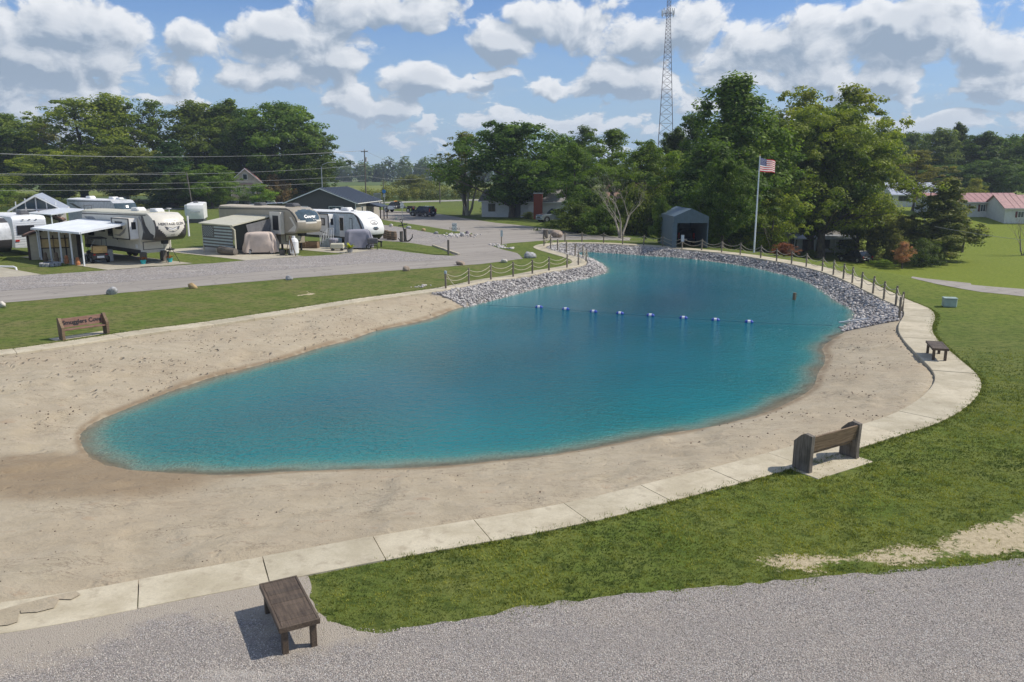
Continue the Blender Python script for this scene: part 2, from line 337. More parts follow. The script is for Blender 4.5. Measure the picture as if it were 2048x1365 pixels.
# ---------------------------------------------------------------- object helpers
def obj(name, me, parent=None, **kw):
    o = bpy.data.objects.new(name, me); COL.objects.link(o)
    if parent is not None: o.parent = parent
    for k, v in kw.items(): o[k] = v
    return o
def thing(name, label, cat, loc=(0, 0, 0), rz=0., group=None, scale=None, lean=None):
    o = obj(name, None); o.location = loc; o.rotation_euler = (lean[0] if lean else 0, lean[1] if lean else 0, rz)
    o.empty_display_size = .3; o['label'] = label; o['category'] = cat
    if group: o['group'] = group
    if scale: o.scale = scale
    return o
def tagm(o, label, cat, group=None):
    o['label'] = label; o['category'] = cat
    if group: o['group'] = group
    return o
def copy_tree(o, parent=None):
    c = o.copy(); COL.objects.link(c)
    if parent is not None: c.parent = parent
    for ch in list(o.children): copy_tree(ch, c)
    return c
class MB:
    def __init__(s): s.v = []; s.f = []; s.mi = []; s.ms = []
    def mat(s, m):
        if m not in s.ms: s.ms.append(m)
        return s.ms.index(m)
    def add(s, vs, fs, m):
        k = len(s.v); i = s.mat(m); s.v += [tuple(v) for v in vs]
        for f in fs: s.f.append([k + a for a in f]); s.mi.append(i)
        return s
    def box(s, c, d, m, rz=0., bev=0., M=None):
        x, y, z = (q / 2 for q in d)
        if bev > 0:
            b = min(bev, x * .9, y * .9, z * .9); vs = []
            for sx in (-1, 1):
                for sy in (-1, 1):
                    for sz in (-1, 1):
                        vs += [(sx * (x - b), sy * (y - b), sz * z), (sx * (x - b), sy * y, sz * (z - b)), (sx * x, sy * (y - b), sz * (z - b))]
            def I(sx, sy, sz, k): return (((sx > 0) * 2 + (sy > 0)) * 2 + (sz > 0)) * 3 + k
            fs = []
            for q in (-1, 1):
                fs.append([I(-1, -1, q, 0), I(1, -1, q, 0), I(1, 1, q, 0), I(-1, 1, q, 0)][::q])
                fs.append([I(-1, q, -1, 1), I(-1, q, 1, 1), I(1, q, 1, 1), I(1, q, -1, 1)][::q])
                fs.append([I(q, -1, -1, 2), I(q, 1, -1, 2), I(q, 1, 1, 2), I(q, -1, 1, 2)][::q])
            for a in (-1, 1):
                for c2 in (-1, 1):
                    fs.append([I(-1, a, c2, 0), I(1, a, c2, 0), I(1, a, c2, 1), I(-1, a, c2, 1)])
                    fs.append([I(a, -1, c2, 0), I(a, 1, c2, 0), I(a, 1, c2, 2), I(a, -1, c2, 2)])
                    fs.append([I(a, c2, -1, 1), I(a, c2, 1, 1), I(a, c2, 1, 2), I(a, c2, -1, 2)])
                    for e in (-1, 1): fs.append([I(a, c2, e, 0), I(a, c2, e, 1), I(a, c2, e, 2)])
        else:
            vs = [(-x, -y, -z), (x, -y, -z), (x, y, -z), (-x, y, -z), (-x, -y, z), (x, -y, z), (x, y, z), (-x, y, z)]
            fs = [(3, 2, 1, 0), (4, 5, 6, 7), (0, 1, 5, 4), (1, 2, 6, 5), (2, 3, 7, 6), (3, 0, 4, 7)]
        cr, sr = math.cos(rz), math.sin(rz)
        if M is not None: vs = [tuple(M @ Vector(v)) for v in vs]
        return s.add([(c[0] + v[0] * cr - v[1] * sr, c[1] + v[0] * sr + v[1] * cr, c[2] + v[2]) for v in vs], fs, m)
    def bar(s, a, b, w, h, m):
        a, b = Vector(a), Vector(b); d = b - a; L = d.length; M = d.to_track_quat('X', 'Z').to_matrix(); c = (a + b) / 2
        return s.box(tuple(c), (L, w, h), m, M=M)
    def tube(s, pts, r, m, n=8, caps=True):
        pts = [Vector(p) for p in pts]; rs = r if hasattr(r, '__len__') else [r] * len(pts); vs = []; fs = []
        up = Vector((0, 0, 1))
        for i, p in enumerate(pts):
            t = (pts[min(i + 1, len(pts) - 1)] - pts[max(i - 1, 0)]).normalized()
            u = up if abs(t.dot(up)) < .95 else Vector((1, 0, 0)); a = t.cross(u).normalized(); b = t.cross(a)
            for k in range(n):
                th = 2 * math.pi * k / n; vs.append(tuple(p + (a * math.cos(th) + b * math.sin(th)) * rs[i]))
        for i in range(len(pts) - 1):
            for k in range(n): fs.append((i * n + k, i * n + (k + 1) % n, (i + 1) * n + (k + 1) % n, (i + 1) * n + k))
        if caps: fs += [tuple(range(n))[::-1], tuple((len(pts) - 1) * n + k for k in range(n))]
        return s.add(vs, fs, m)
    def lathe(s, prof, m, n=16, c=(0, 0, 0)):
        vs = []; fs = []
        for (r, z) in prof:
            for k in range(n):
                th = 2 * math.pi * k / n; vs.append((c[0] + r * math.cos(th), c[1] + r * math.sin(th), c[2] + z))
        for i in range(len(prof) - 1):
            for k in range(n): fs.append((i * n + k, i * n + (k + 1) % n, (i + 1) * n + (k + 1) % n, (i + 1) * n + k))
        fs += [tuple(range(n))[::-1], tuple((len(prof) - 1) * n + k for k in range(n))]
        return s.add(vs, fs, m)
    def prism(s, poly, y0, y1, m, axis='y'):          # poly in (x,z), extruded along y  (axis z: poly (x,y))
        n = len(poly); mk = (lambda a, b, t: (a, t, b)) if axis == 'y' else ((lambda a, b, t: (t, a, b)) if axis == 'x' else (lambda a, b, t: (a, b, t)))
        vs = [mk(a, b, y0) for a, b in poly] + [mk(a, b, y1) for a, b in poly]
        fs = [tuple(range(n)), tuple(range(n, 2 * n))[::-1]] + [(i, i + n, (i + 1) % n + n, (i + 1) % n) for i in range(n)]
        return s.add(vs, fs, m)
    def build(s, name, parent=None, smooth=False, **kw):
        me = bpy.data.meshes.new(name); me.from_pydata(s.v, [], s.f)
        for m in s.ms: me.materials.append(m)
        me.polygons.foreach_set('material_index', s.mi)
        if smooth: me.polygons.foreach_set('use_smooth', [True] * len(s.f))
        me.update(); return obj(name, me, parent, **kw)
def np_mesh(name, V, Fc, mats, attrs=None, smooth=False, face_attrs=None):
    """V (n,3), Fc (m,k)"""
    me = bpy.data.meshes.new(name); V = np.asarray(V, np.float32); Fc = np.asarray(Fc, np.int32); k = Fc.shape[1]
    me.vertices.add(len(V)); me.vertices.foreach_set('co', V.ravel())
    me.loops.add(Fc.size); me.loops.foreach_set('vertex_index', Fc.ravel())
    me.polygons.add(len(Fc)); me.polygons.foreach_set('loop_start', np.arange(0, Fc.size, k, dtype=np.int32))
    try: me.polygons.foreach_set('loop_total', np.full(len(Fc), k, np.int32))
    except Exception: pass
    if smooth: me.polygons.foreach_set('use_smooth', np.ones(len(Fc), bool))
    for m in mats: me.materials.append(m)
    me.update(calc_edges=True)
    for nm, arr in (attrs or {}).items():
        a = me.attributes.new(nm, 'FLOAT', 'POINT'); a.data.foreach_set('value', np.asarray(arr, np.float32))
    for nm, arr in (face_attrs or {}).items():
        a = me.attributes.new(nm, 'FLOAT', 'FACE'); a.data.foreach_set('value', np.asarray(arr, np.float32))
    return me
def text_mb(txt, size, m, parent, name='lettering', fn=None, extr=.004, bold=0., italic=0., align='CENTER'):
    cu = bpy.data.curves.new('tmp_text', 'FONT'); cu.body = txt; cu.size = size; cu.align_x = align; cu.align_y = 'CENTER'
    cu.extrude = extr; cu.offset = bold; cu.shear = italic; cu.resolution_u = 2
    o = bpy.data.objects.new('tmp_text', cu); COL.objects.link(o)
    bpy.context.view_layer.update()
    me = bpy.data.meshes.new_from_object(o.evaluated_get(bpy.context.evaluated_depsgraph_get()))
    bpy.data.objects.remove(o); bpy.data.curves.remove(cu); me.materials.clear(); me.materials.append(m); me.name = name
    for v in me.vertices: v.co = fn(v.co.x, v.co.y, v.co.z)
    return obj(name, me, parent)

# ---------------------------------------------------------------- world geometry of the place
WL = -.6
def ss(x, a, b):
    t = np.clip((np.asarray(x, float) - a) / (b - a), 0, 1); return t * t * (3 - 2 * t)
def onplane(px, py, z=0.):
    d = ray(px, py); k = (z - CAM_H) / d.z; return (d.x * k, d.y * k)
INNER_PX = [(143,1187),(298,1157),(532,1115),(755,1074),(906,1049),(1047,1025),(1170,1000),(1278,973),(1386,947),(1478,924),(1561,900),(1650,875),(1718,852),(1773,835),(1827,808),(1858,781),(1870,762),(1868,747),(1854,731),(1834,711),(1810,685),(1797,665),(1798,648),(1808,631),(1804,618),(1792,612),(1767,601),(1745,590),(1720,577),(1685,560),(1644,545),(1613,536.5),(1583,529.5),(1550,523.5),(1521,518.5),(1480,512),(1443,507.5),(1402,503),(1364,499.5),(1325,495.7),(1287,493),(1245,490.5),(1207,488.5),(1164,487),(1130,487),(1103,490),(1090,494.5),(1098,499),(1115,504),(1133,509),(1151,514),(1167,519),(1174,526),(1159,533),(1135,538),(1098,544),(1065,550.5),(1026.6,557),(982,563),(938,572),(892,581),(858,586),(781,596),(700,608),(564,630),(430,650.6),(290,669),(137,693),(0,712)]
inner = [onplane(*p) for p in INNER_PX]
inner += [(-22.8, 27.5), (-24.3, 23.0), (-23.6, 18.0), (-19.5, 14.0), (-14.0, 12.0), (-9.5, 11.35)]
WATER_PX = [(163,868),(190,845),(219,832),(273,811),(308,796),(366,775),(431,753),(506,734),(581,714),(632,698),(700,680),(759,660),(848,641),(911,618),(949,608),(1013,592),(1076,575),(1146,561),(1197,548),(1208,541),(1203,533),(1190,524),(1176,517),(1158,512),(1145,508.5),(1152,505.5),(1176,504),(1215,506),(1258,509),(1308,512.5),(1367,516),(1435,524),(1512,535.5),(1562,547),(1597,556),(1632,570),(1662,589),(1685,605),(1709,617),(1717,628),(1713,643),(1704,654),(1684,668),(1657,685),(1645,699),(1651,712),(1648,730),(1636,747),(1631,767),(1619,782),(1589,799),(1544,821),(1500,835),(1435,852),(1350,865),(1199,894),(1089,912),(1016,919),(943,928),(833,936),(700,939),(581,943),(478,950),(410,950),(342,945),(273,943),(239,934),(198,925),(170,900)]
waterp = [onplane(x, y, WL) for x, y in WATER_PX]
def smooth_loop(pts, step=.5):
    P = np.array(pts, float); n = len(P); out = []
    for i in range(n):
        p0, p1, p2, p3 = P[i - 1], P[i], P[(i + 1) % n], P[(i + 2) % n]
        L = np.linalg.norm(p2 - p1); k = max(2, int(L / .15))
        for t in np.linspace(0, 1, k, endpoint=False):
            out.append(.5 * ((2 * p1) + (-p0 + p2) * t + (2 * p0 - 5 * p1 + 4 * p2 - p3) * t * t + (-p0 + 3 * p1 - 3 * p2 + p3) * t ** 3))
    out = np.array(out); d = np.r_[0, np.cumsum(np.linalg.norm(np.diff(np.vstack([out, out[:1]]), axis=0), axis=1))]
    N = int(d[-1] / step); s = np.linspace(0, d[-1], N, endpoint=False); o2 = np.vstack([out, out[:1]])
    return np.c_[np.interp(s, d, o2[:, 0]), np.interp(s, d, o2[:, 1])]
IN = smooth_loop(inner, .5)
for _ in range(2): IN = (np.roll(IN, 1, 0) + 2 * IN + np.roll(IN, -1, 0)) / 4
WLn = smooth_loop(waterp, .4)
area = .5 * np.sum(IN[:, 0] * np.roll(IN[:, 1], -1) - np.roll(IN[:, 0], -1) * IN[:, 1])
def outward(P):
    t = np.roll(P, -1, 0) - np.roll(P, 1, 0); t /= np.linalg.norm(t, axis=1)[:, None]
    a = .5 * np.sum(P[:, 0] * np.roll(P[:, 1], -1) - np.roll(P[:, 0], -1) * P[:, 1])
    n = np.c_[t[:, 1], -t[:, 0]]; return n if a > 0 else -n
NO = outward(IN)
for _ in range(3): NO = (np.roll(NO, 1, 0) + NO + np.roll(NO, -1, 0)); NO /= np.linalg.norm(NO, axis=1)[:, None]
wd = 1.0 + .35 * ss(IN[:, 1], 17, 26) * ss(IN[:, 0], 5, 12) + .12 * ss(IN[:, 1], 45, 60)
OUT = IN + NO * wd[:, None]; MIDL = IN + NO * (wd * .5)[:, None]
def inside(pts, poly):
    x, y = pts[:, 0], pts[:, 1]; r = np.zeros(len(pts), bool); n = len(poly); j = n - 1
    for i in range(n):
        xi, yi = poly[i]; xj, yj = poly[j]
        if yi != yj:
            c = ((yi > y) != (yj > y)) & (x < (xj - xi) * (y - yi) / (yj - yi) + xi); r ^= c
        j = i
    return r
def dist(pts, poly, closed=True, chunk=20000):
    A = np.asarray(poly); B = np.roll(A, -1, 0) if closed else A[1:]; A = A if closed else A[:-1]
    d = B - A; L = (d ** 2).sum(1) + 1e-12; out = np.empty(len(pts))
    for i in range(0, len(pts), chunk):
        P = pts[i:i + chunk, None, :]; t = np.clip(((P - A) * d).sum(2) / L, 0, 1)
        out[i:i + chunk] = np.sqrt((((A + t[..., None] * d) - P) ** 2).sum(2).min(1))
    return out
OUTC = OUT[::4]
def Hn(P):
    P = np.atleast_2d(np.asarray(P, float)); d = dist(P, OUTC); d = np.where(inside(P, OUTC), 0, d)
    return -4.3 * ss(d, 1.0, 19) * ss(P[:, 0], 13, 28) * ss(P[:, 1], 44, 64) * (1 - ss(P[:, 1], 108, 150))
def H(x, y): return float(Hn([(x, y)])[0])
def P3(px, py):                                # where the ray through a pixel meets the terrain
    d = ray(px, py)
    x, y = onplane(px, py) if d.z < -1e-4 else (0, 300)
    if y < 46 or x < 6: return Vector((x, y, 0))
    ts = np.linspace(40, 400, 1441) / d.y; pts = np.c_[d.x * ts, d.y * ts]; z = CAM_H + d.z * ts; h = Hn(pts)
    k = np.argmax(z <= h)
    return Vector((pts[k, 0], pts[k, 1], h[k]))
def AT(px, D):                                 # ground point at forward distance D under the image column px
    z = 0
    for _ in range(2):
        x = (px - CX) / F * (D * CP + (CAM_H - z) * SP); z = H(x, D)
    return Vector((x, D, z))
def ztop(py, D):                               # height at which the ray of row py passes at distance D
    d = ray(CX, py); return CAM_H + d.z / d.y * D
# ---------------------------------------------------------------- ground sheet with a hole for the pond
def cdt(pts, loops, keep):
    P = [Vector((float(a), float(b))) for a, b in pts]; E = []
    for lp in loops:
        k = len(P); P += [Vector((float(a), float(b))) for a, b in lp]; n = len(lp)
        E += [(k + i, k + (i + 1) % n) for i in range(n)]
    v, e, f, *_ = geometry.delaunay_2d_cdt(P, E, [], 0, 1e-5)
    V = np.array([(a.x, a.y) for a in v]); Fc = np.array([list(a) for a in f])
    c = V[Fc].mean(1); Fc = Fc[keep(c)]
    a = V[Fc]; ar = (a[:, 1, 0] - a[:, 0, 0]) * (a[:, 2, 1] - a[:, 0, 1]) - (a[:, 1, 1] - a[:, 0, 1]) * (a[:, 2, 0] - a[:, 0, 0])
    Fc[ar < 0] = Fc[ar < 0][:, ::-1]
    us, inv = np.unique(Fc, return_inverse=True)
    return V[us], inv.reshape(Fc.shape)
def grid(x0, x1, y0, y1, s, jit=.25):
    g = np.stack(np.meshgrid(np.arange(x0, x1, s), np.arange(y0, y1, s)), -1).reshape(-1, 2)
    return g + rng.uniform(-jit, jit, g.shape) * s
near = grid(-14, 26, 7, 46, .5); mid = grid(-70, 120, 5, 170, 2.2); far = grid(-320, 330, -40, 460, 14)
mid = mid[~((mid[:, 0] > -14.5) & (mid[:, 0] < 26.5) & (mid[:, 1] < 46.5))]
far = far[~((far[:, 0] > -72) & (far[:, 0] < 122) & (far[:, 1] < 172) & (far[:, 1] > 2))]
big = grid(-1450, 1451, -650, 1551, 110, 0); big = big[~((abs(big[:, 0]) < 335) & (big[:, 1] > -45) & (big[:, 1] < 465))]
gp = np.vstack([near, mid, far, big]); d_ = dist(gp, MIDL[::2]); gp = gp[(d_ > .22) & ~inside(gp, MIDL)]
gV, gF = cdt(gp, [MIDL], lambda c: ~inside(c, MIDL))
gz = Hn(gV)
def poly_px(pts, z=0.): return np.array([onplane(x, y, z) for x, y in pts])
DIRT = [poly_px(p) for p in ([(1490,1122),(1600,1108),(1720,1112),(1800,1090),(1860,1095),(1900,1062),(1960,1045),(2060,1010),(2120,1000),(2120,1105),(2000,1118),(1900,1125),(1780,1132),(1640,1140),(1560,1145)],
        [(918,1212),(925,1196),(942,1188),(940,1200),(930,1214)], [(612,1160),(640,1178),(650,1205),(625,1190)], [(672,1228),(690,1222),(684,1236)],
        [(440,617),(478,607),(482,611),(450,619)],[(590,592),(632,584),(634,588),(600,595)],[(1655,1160),(1560,1170),(1640,1176)])]
dirt = np.zeros(len(gV))
nm = (gV[:, 1] < 60) & (gV[:, 1] > 5) & (abs(gV[:, 0]) < 40)
for k, D in enumerate(DIRT):
    dd = dist(gV[nm], D); ins = inside(gV[nm], D); w = .45 if k == 0 else .12
    dirt[nm] = np.maximum(dirt[nm], np.where(ins, .55 + .4 * np.clip(dd / w, 0, 1), .55 - .75 * np.clip(dd / w, 0, 1)))
dry = ss(gV[:, 1], 24, 32) * (1 - ss(gV[:, 0], -3, 0)) * (1 - ss(gV[:, 1], 58, 64)) * 1.15 + .35 * ss(gV[:, 0], 20, 30) * 0
me = np_mesh('ground', np.c_[gV, gz], gF, [GRASS], dict(dirt=dirt, dry=dry, bright=ss(gV[:, 0], 17, 34) * ss(gV[:, 1], 24, 50) * (1 - .5 * ss(gV[:, 1], 150, 220))), smooth=True)
obj('ground', me, kind='structure')

# ---------------------------------------------------------------- beach bowl: sand sheet under the water and stones
_nv = {}
def vnoise(P, sc, seed):
    """cheap smooth value noise"""
    q = np.asarray(P) * sc + seed * 17.13; i = np.floor(q).astype(int); f = q - i; f = f * f * (3 - 2 * f)
    def h(a, b):
        n = (a * 374761393 + b * 668265263 + seed * 1442695) & 0x7fffffff; n = ((n ^ (n >> 13)) * 1274126177) & 0x7fffffff; return (n & 0xffff) / 65535.
    a, b = i[:, 0], i[:, 1]
    return (h(a, b) * (1 - f[:, 0]) + h(a + 1, b) * f[:, 0]) * (1 - f[:, 1]) + (h(a, b + 1) * (1 - f[:, 0]) + h(a + 1, b + 1) * f[:, 0]) * f[:, 1]
def fb(P, sc, seed, o=4):
    return sum(vnoise(P, sc * 2 ** k, seed + k) * .5 ** (k + 1) for k in range(o)) / (1 - .5 ** o)
def beach_z(P):
    di = dist(P, IN[::2]); dw = dist(P, WLn[::2]); wet = inside(P, WLn[::2])
    t = np.clip(dw / (dw + di + 1e-6), 0, 1)
    zi = WL - 2.8 * (1 - np.exp(-dw * .10)); zo = WL + (.6 - .045) * t ** .85
    nz = (fb(P, .9, 3) - .5) * .14 + (fb(P, 3.5, 5, 3) - .5) * .045
    led = ss(fb(P, .35, 11) + .12 * fb(P, 3., 14), .54, .555) * .07
    z = np.where(wet, zi, zo + (nz + led) * np.clip(np.minimum(dw * 1.5, di * 2), 0, 1))
    side = (P[:, 1] - 43.9) + (P[:, 0] + 2.9) * .33
    left = P[:, 0] < 7
    sideL = (P[:, 1] - 44.1) + (P[:, 0] + 2.6) * .62; sideR = (P[:, 1] - 36.9) + (P[:, 0] - 17.5) * .06
    rock = np.where(left, sideL, sideR) > 0
    return z, dw, di, wet, rock
x0, y0 = IN.min(0) - 1.5; x1, y1 = IN.max(0) + 1.5
g1 = grid(x0, x1, y0, 34, .2, .2); g2 = grid(x0, x1, 34, y1, .34, .2)
g = np.vstack([g1, g2]); dw = dist(g, WLn[::2]); ins = inside(g, WLn[::2])
keep = inside(g, MIDL) & (dist(g, MIDL) > .1) & (~ins | (dw < 2.2)); gA = g[keep]
g3 = grid(x0, x1, y0, y1, 1.2); d3 = dist(g3, WLn[::2]); g3 = g3[inside(g3, WLn[::2]) & (d3 > 2.2)]
bV, bF = cdt(np.vstack([gA, g3]), [MIDL], lambda c: inside(c, MIDL))
bz, bdw, bdi, bwet, brock = beach_z(bV)
bz = np.where(inside(bV, IN), bz, -.1)
foot = ss(bV[:, 1], 22, 27) * (1 - ss(bV[:, 0], 1, 4)) * (1 - .4 * ss(bdw, 3, 6)) + .22
wetv = np.where(bwet, .42, 1 - np.clip(bdw / (.25 + .9 * fb(bV, .25, 21) ** 1.5), 0, 1))
# the broad damp flat at the left end
wetv = np.maximum(wetv, .75 * (1 - ss(np.hypot((bV[:, 0] + 10.5) / 4.5, (bV[:, 1] - 18.3) / 2.6), .5, 1.25)) * (bV[:, 0] < -5))
me = np_mesh('beach', np.c_[bV, bz], bF, [SAND], dict(wet=wetv, rock=(brock & ~bwet) * 1., foot=foot), smooth=True)
obj('beach', me, kind='structure')

# water
NW = outward(WLn); WX = WLn + NW * .5
gw = grid(x0, x1, y0, y1, .55); gw = gw[inside(gw, WX) & (dist(gw, WX) > .2)]
wV, wF = cdt(gw, [WX], lambda c: inside(c, WX))
dd = dist(wV, WLn); wi = inside(wV, WLn); dep = np.where(wi, 2.8 * (1 - np.exp(-dd * .10)), -.05)
dep = dep * (1 + .35 * ss(wV[:, 1], 26, 50))
me = np_mesh('pond_water', np.c_[wV, np.full(len(wV), WL)], wF, [WATER], dict(depth=dep), smooth=True)
obj('pond_water', me, kind='structure')

# ---------------------------------------------------------------- concrete path laid in slabs
path = obj('path', None, kind='structure'); path.empty_display_size = .3
i0 = int(np.argmin(np.hypot(*(IN - np.array(onplane(298, 1157))).T)))
IR, OR = np.roll(IN, -i0, 0), np.roll(OUT, -i0, 0); N = len(IR); SL = 4
def slab(a, b, n0):
    ks = list(range(a, b + 1)); I = np.array([IR[k % N] for k in ks]); O = np.array([OR[k % N] for k in ks])
    def cut(Q):
        Q = Q.copy(); t0 = Q[1] - Q[0]; t1 = Q[-2] - Q[-1]; Q[0] += t0 / np.linalg.norm(t0) * .009; Q[-1] += t1 / np.linalg.norm(t1) * .009; return Q
    I, O = cut(I), cut(O); m = MB(); vs = []; tz = .035 + rng.uniform(-.006, .006); tl = rng.uniform(-.004, .004)
    n = len(I); ins_ = (O - I) / np.linalg.norm(O - I, axis=1)[:, None] * .015
    for q in range(n):
        zz = tz + tl * (q / n - .5)
        vs += [(*I[q], -.16), (*I[q], zz - .012), (*(I[q] + ins_[q]), zz), (*(O[q] - ins_[q]), zz), (*O[q], zz - .012), (*O[q], -.16)]
    fs = []
    for q in range(n - 1):
        for r in range(5): fs.append((q * 6 + r, q * 6 + r + 1, (q + 1) * 6 + r + 1, (q + 1) * 6 + r))
    fs += [(5, 4, 3, 2, 1, 0), tuple((n - 1) * 6 + r for r in range(6))]
    if area < 0: pass
    m.add(vs, [f[::-1] for f in fs], CONC); return m.build('slab', path)
k = 0
while k < N - 2:
    e = min(k + SL, N)
    if N - e < 3: e = N
    slab(k, e, k); k = e
# concrete pad under the back-to-camera bench
def sheet(name, pts, z, m, zfun=None, jitter=0., seg=1.0, kind='structure', parent=None, thick=0., attrs=None):
    P = []; n = len(pts)
    for i in range(n):
        a, b = np.array(pts[i]), np.array(pts[(i + 1) % n]); L = np.linalg.norm(b - a); q = max(1, int(L / seg))
        for t in np.linspace(0, 1, q, endpoint=False): P.append(a + (b - a) * t)
    P = np.array(P)
    if jitter: P = P + np.c_[fb(P, .8, 31) - .5, fb(P, .8, 37) - .5] * jitter * 2 + np.c_[fb(P, 4., 41) - .5, fb(P, 4., 47) - .5] * jitter
    x0, y0 = P.min(0); x1, y1 = P.max(0); s = max(1.5, (x1 - x0) / 60)
    g = grid(x0, x1, y0, y1, s); g = g[inside(g, P) & (dist(g, P) > s * .3)]
    V, Fc = cdt(g, [P], lambda c: inside(c, P)); zz = (Hn(V) if zfun is None else zfun(V)) + z
    dd = dist(V, P)
    me = np_mesh(name, np.c_[V, zz], Fc, [m], attrs(V, dd) if attrs else None, smooth=True)
    if thick:
        bm = MB(); q = len(P); hz = Hn(P) + z
        bm.add([(*p, h) for p, h in zip(P, hz)] + [(*p, h - thick) for p, h in zip(P, hz)], [(i, (i + 1) % q, (i + 1) % q + q, i + q) for i in range(q)], m)
        o = obj(name, me, parent, **({'kind': kind} if kind else {})); e = bm.build('edge', o); return o
    return obj(name, me, parent, **({'kind': kind} if kind else {}))

# foreground gravel lot
GL = poly_px([(-700,1500),(-700,1290),(36,1258),(308,1203),(548,1150),(608,1158),(622,1185),(645,1228),(690,1256),(760,1262),(850,1252),(920,1243),(1000,1232),(1080,1218),(1180,1200),(1290,1186),(1400,1178),(1500,1172),(1600,1162),(1700,1150),(1800,1140),(1900,1132),(2048,1122),(2500,1100),(2700,1180),(3200,1900),(1000,2600),(-1200,2300)])
sheet('gravel_lot', GL, .012, GRAVEL, zfun=lambda V: np.zeros(len(V)), jitter=.22, seg=.12,
      attrs=lambda V, dd: dict(dusty=(1 - ss(dd, .1, .9)) * (1 - ss(V[:, 0], -3.2, -1.2)) + .12))

sheet('drifted_sand', poly_px([(-120,1255),(0,1222),(48,1208),(100,1196),(150,1184),(160,1190),(142,1200),(120,1200),(110,1218),(75,1226),(46,1228),(44,1222),(38,1246),(20,1252),(-20,1256),(-120,1290)], .04), .046, SAND, zfun=lambda V: np.zeros(len(V)), jitter=.05, seg=.1)
# campground road and the gravel aprons
ASP = poly_px([(-700,675),(0,607),(250,586),(400,573),(575,558),(800,541),(960,529),(1046,518),(1034,507),(1000,498),(982,492),(1020,487),(1090,481.5),(1180,480),(1260,482),(1262,476),(1180,470),(1110,460),(1060,453),(990,446),(930,437),(880,429),(800,423),(752,420),(700,418),(700,426),(745,440),(745,482),(870,494),(912,512),(600,520),(400,534),(0,562),(-700,610)])
sheet('asphalt_road', ASP, .010, ASPH, zfun=lambda V: np.zeros(len(V)), jitter=.12, seg=.8)
AP = poly_px([(-700,598),(0,553),(85,550.5),(216,541.5),(340,532),(420,528),(492,521.5),(600,514),(690,509),(760,498),(800,503),(870,511),(914,513),(905,520),(800,524),(700,530),(560,541),(400,553),(250,565),(100,575),(-700,640)])
sheet('gravel_verge', AP, .018, APRON, zfun=lambda V: np.zeros(len(V)), jitter=.25, seg=.6, attrs=lambda V, dd: dict(dusty=V[:, 0] * 0 + .2))
GL2 = poly_px([(745,448),(760,449.5),(800,455),(850,463),(890,470),(905,475),(880,490),(820,488),(770,480),(745,478)])
sheet('gravel_lay_by', GL2, .020, APRON, zfun=lambda V: np.zeros(len(V)), jitter=.2, seg=.8, attrs=lambda V, dd: dict(dusty=V[:, 0] * 0))
for nm_, pts in (('grass_island', [(735,436),(752,438.5),(850,453),(905,462),(945,467.5),(947,471),(895,471.5),(850,464),(800,455),(750,448),(735,446)]),
                 ('grass_wedge', [(735,482),(770,482.5),(822,487),(865,494),(903,507.5),(900,511),(868,510),(800,499),(760,496),(735,496)])):
    sheet(nm_, poly_px(pts), .030, GRASS, zfun=lambda V: np.zeros(len(V)), jitter=.15, seg=.6)
# concrete curb end at the wedge tip
ca, cb = onplane(866, 493), onplane(918, 511)
m = MB(); m.box(((ca[0] + cb[0]) / 2, (ca[1] + cb[1]) / 2, .08), (math.dist(ca, cb), .22, .16), CONC, rz=math.atan2(cb[1] - ca[1], cb[0] - ca[0]), bev=.02)
o = m.build('kerb', None); o['kind'] = 'structure'
# narrow drive on the right lawn
DR = [P3(x, y) for x, y in [(1822,557),(1850,557.5),(1940,567),(2048,579),(2300,604),(2300,625),(2048,594),(1960,584),(1890,573),(1850,564)]]
sheet('gravel_drive', [(p.x, p.y) for p in DR], .015, ASPH, jitter=.1, seg=1.)
# highway beyond
h0, h1 = np.array(onplane(380, 419)), np.array(onplane(960, 401.5)); hd = (h1 - h0) / np.linalg.norm(h1 - h0); hn = np.array([-hd[1], hd[0]])
hw = [tuple(h0 - hd * 260), tuple(h1 + hd * 260), tuple(h1 + hd * 260 + hn * 7.5), tuple(h0 - hd * 260 + hn * 7.5)]
sheet('highway', hw, .03, pm('pale_asphalt', (.33, .32, .31), .9, var=.1, scale=.4), zfun=lambda V: np.zeros(len(V)), seg=8)
ln = MB(); wl = pm('road_paint', (.7, .7, .68), .7); yl = pm('road_paint_yellow', (.55, .40, .06), .7)
for off, mt in ((.35, wl), (7.15, wl), (3.65, yl), (3.9, yl)):
    a, b = h0 - hd * 250 + hn * off, h1 + hd * 250 + hn * off; w_ = hn * .12
    ln.add([(*a, .038), (*b, .038), (*(b + w_), .038), (*(a + w_), .038)], [(0, 1, 2, 3)], mt)
o = ln.build('road_marking'); o['kind'] = 'structure'
# side road at the white farmhouse on the right
sheet('far_lane', [onplane(1700, 408.5), onplane(2400, 417), onplane(2400, 419.5), onplane(1700, 410.5)], .03, MATS['pale_asphalt'], zfun=lambda V: np.zeros(len(V)), seg=8)

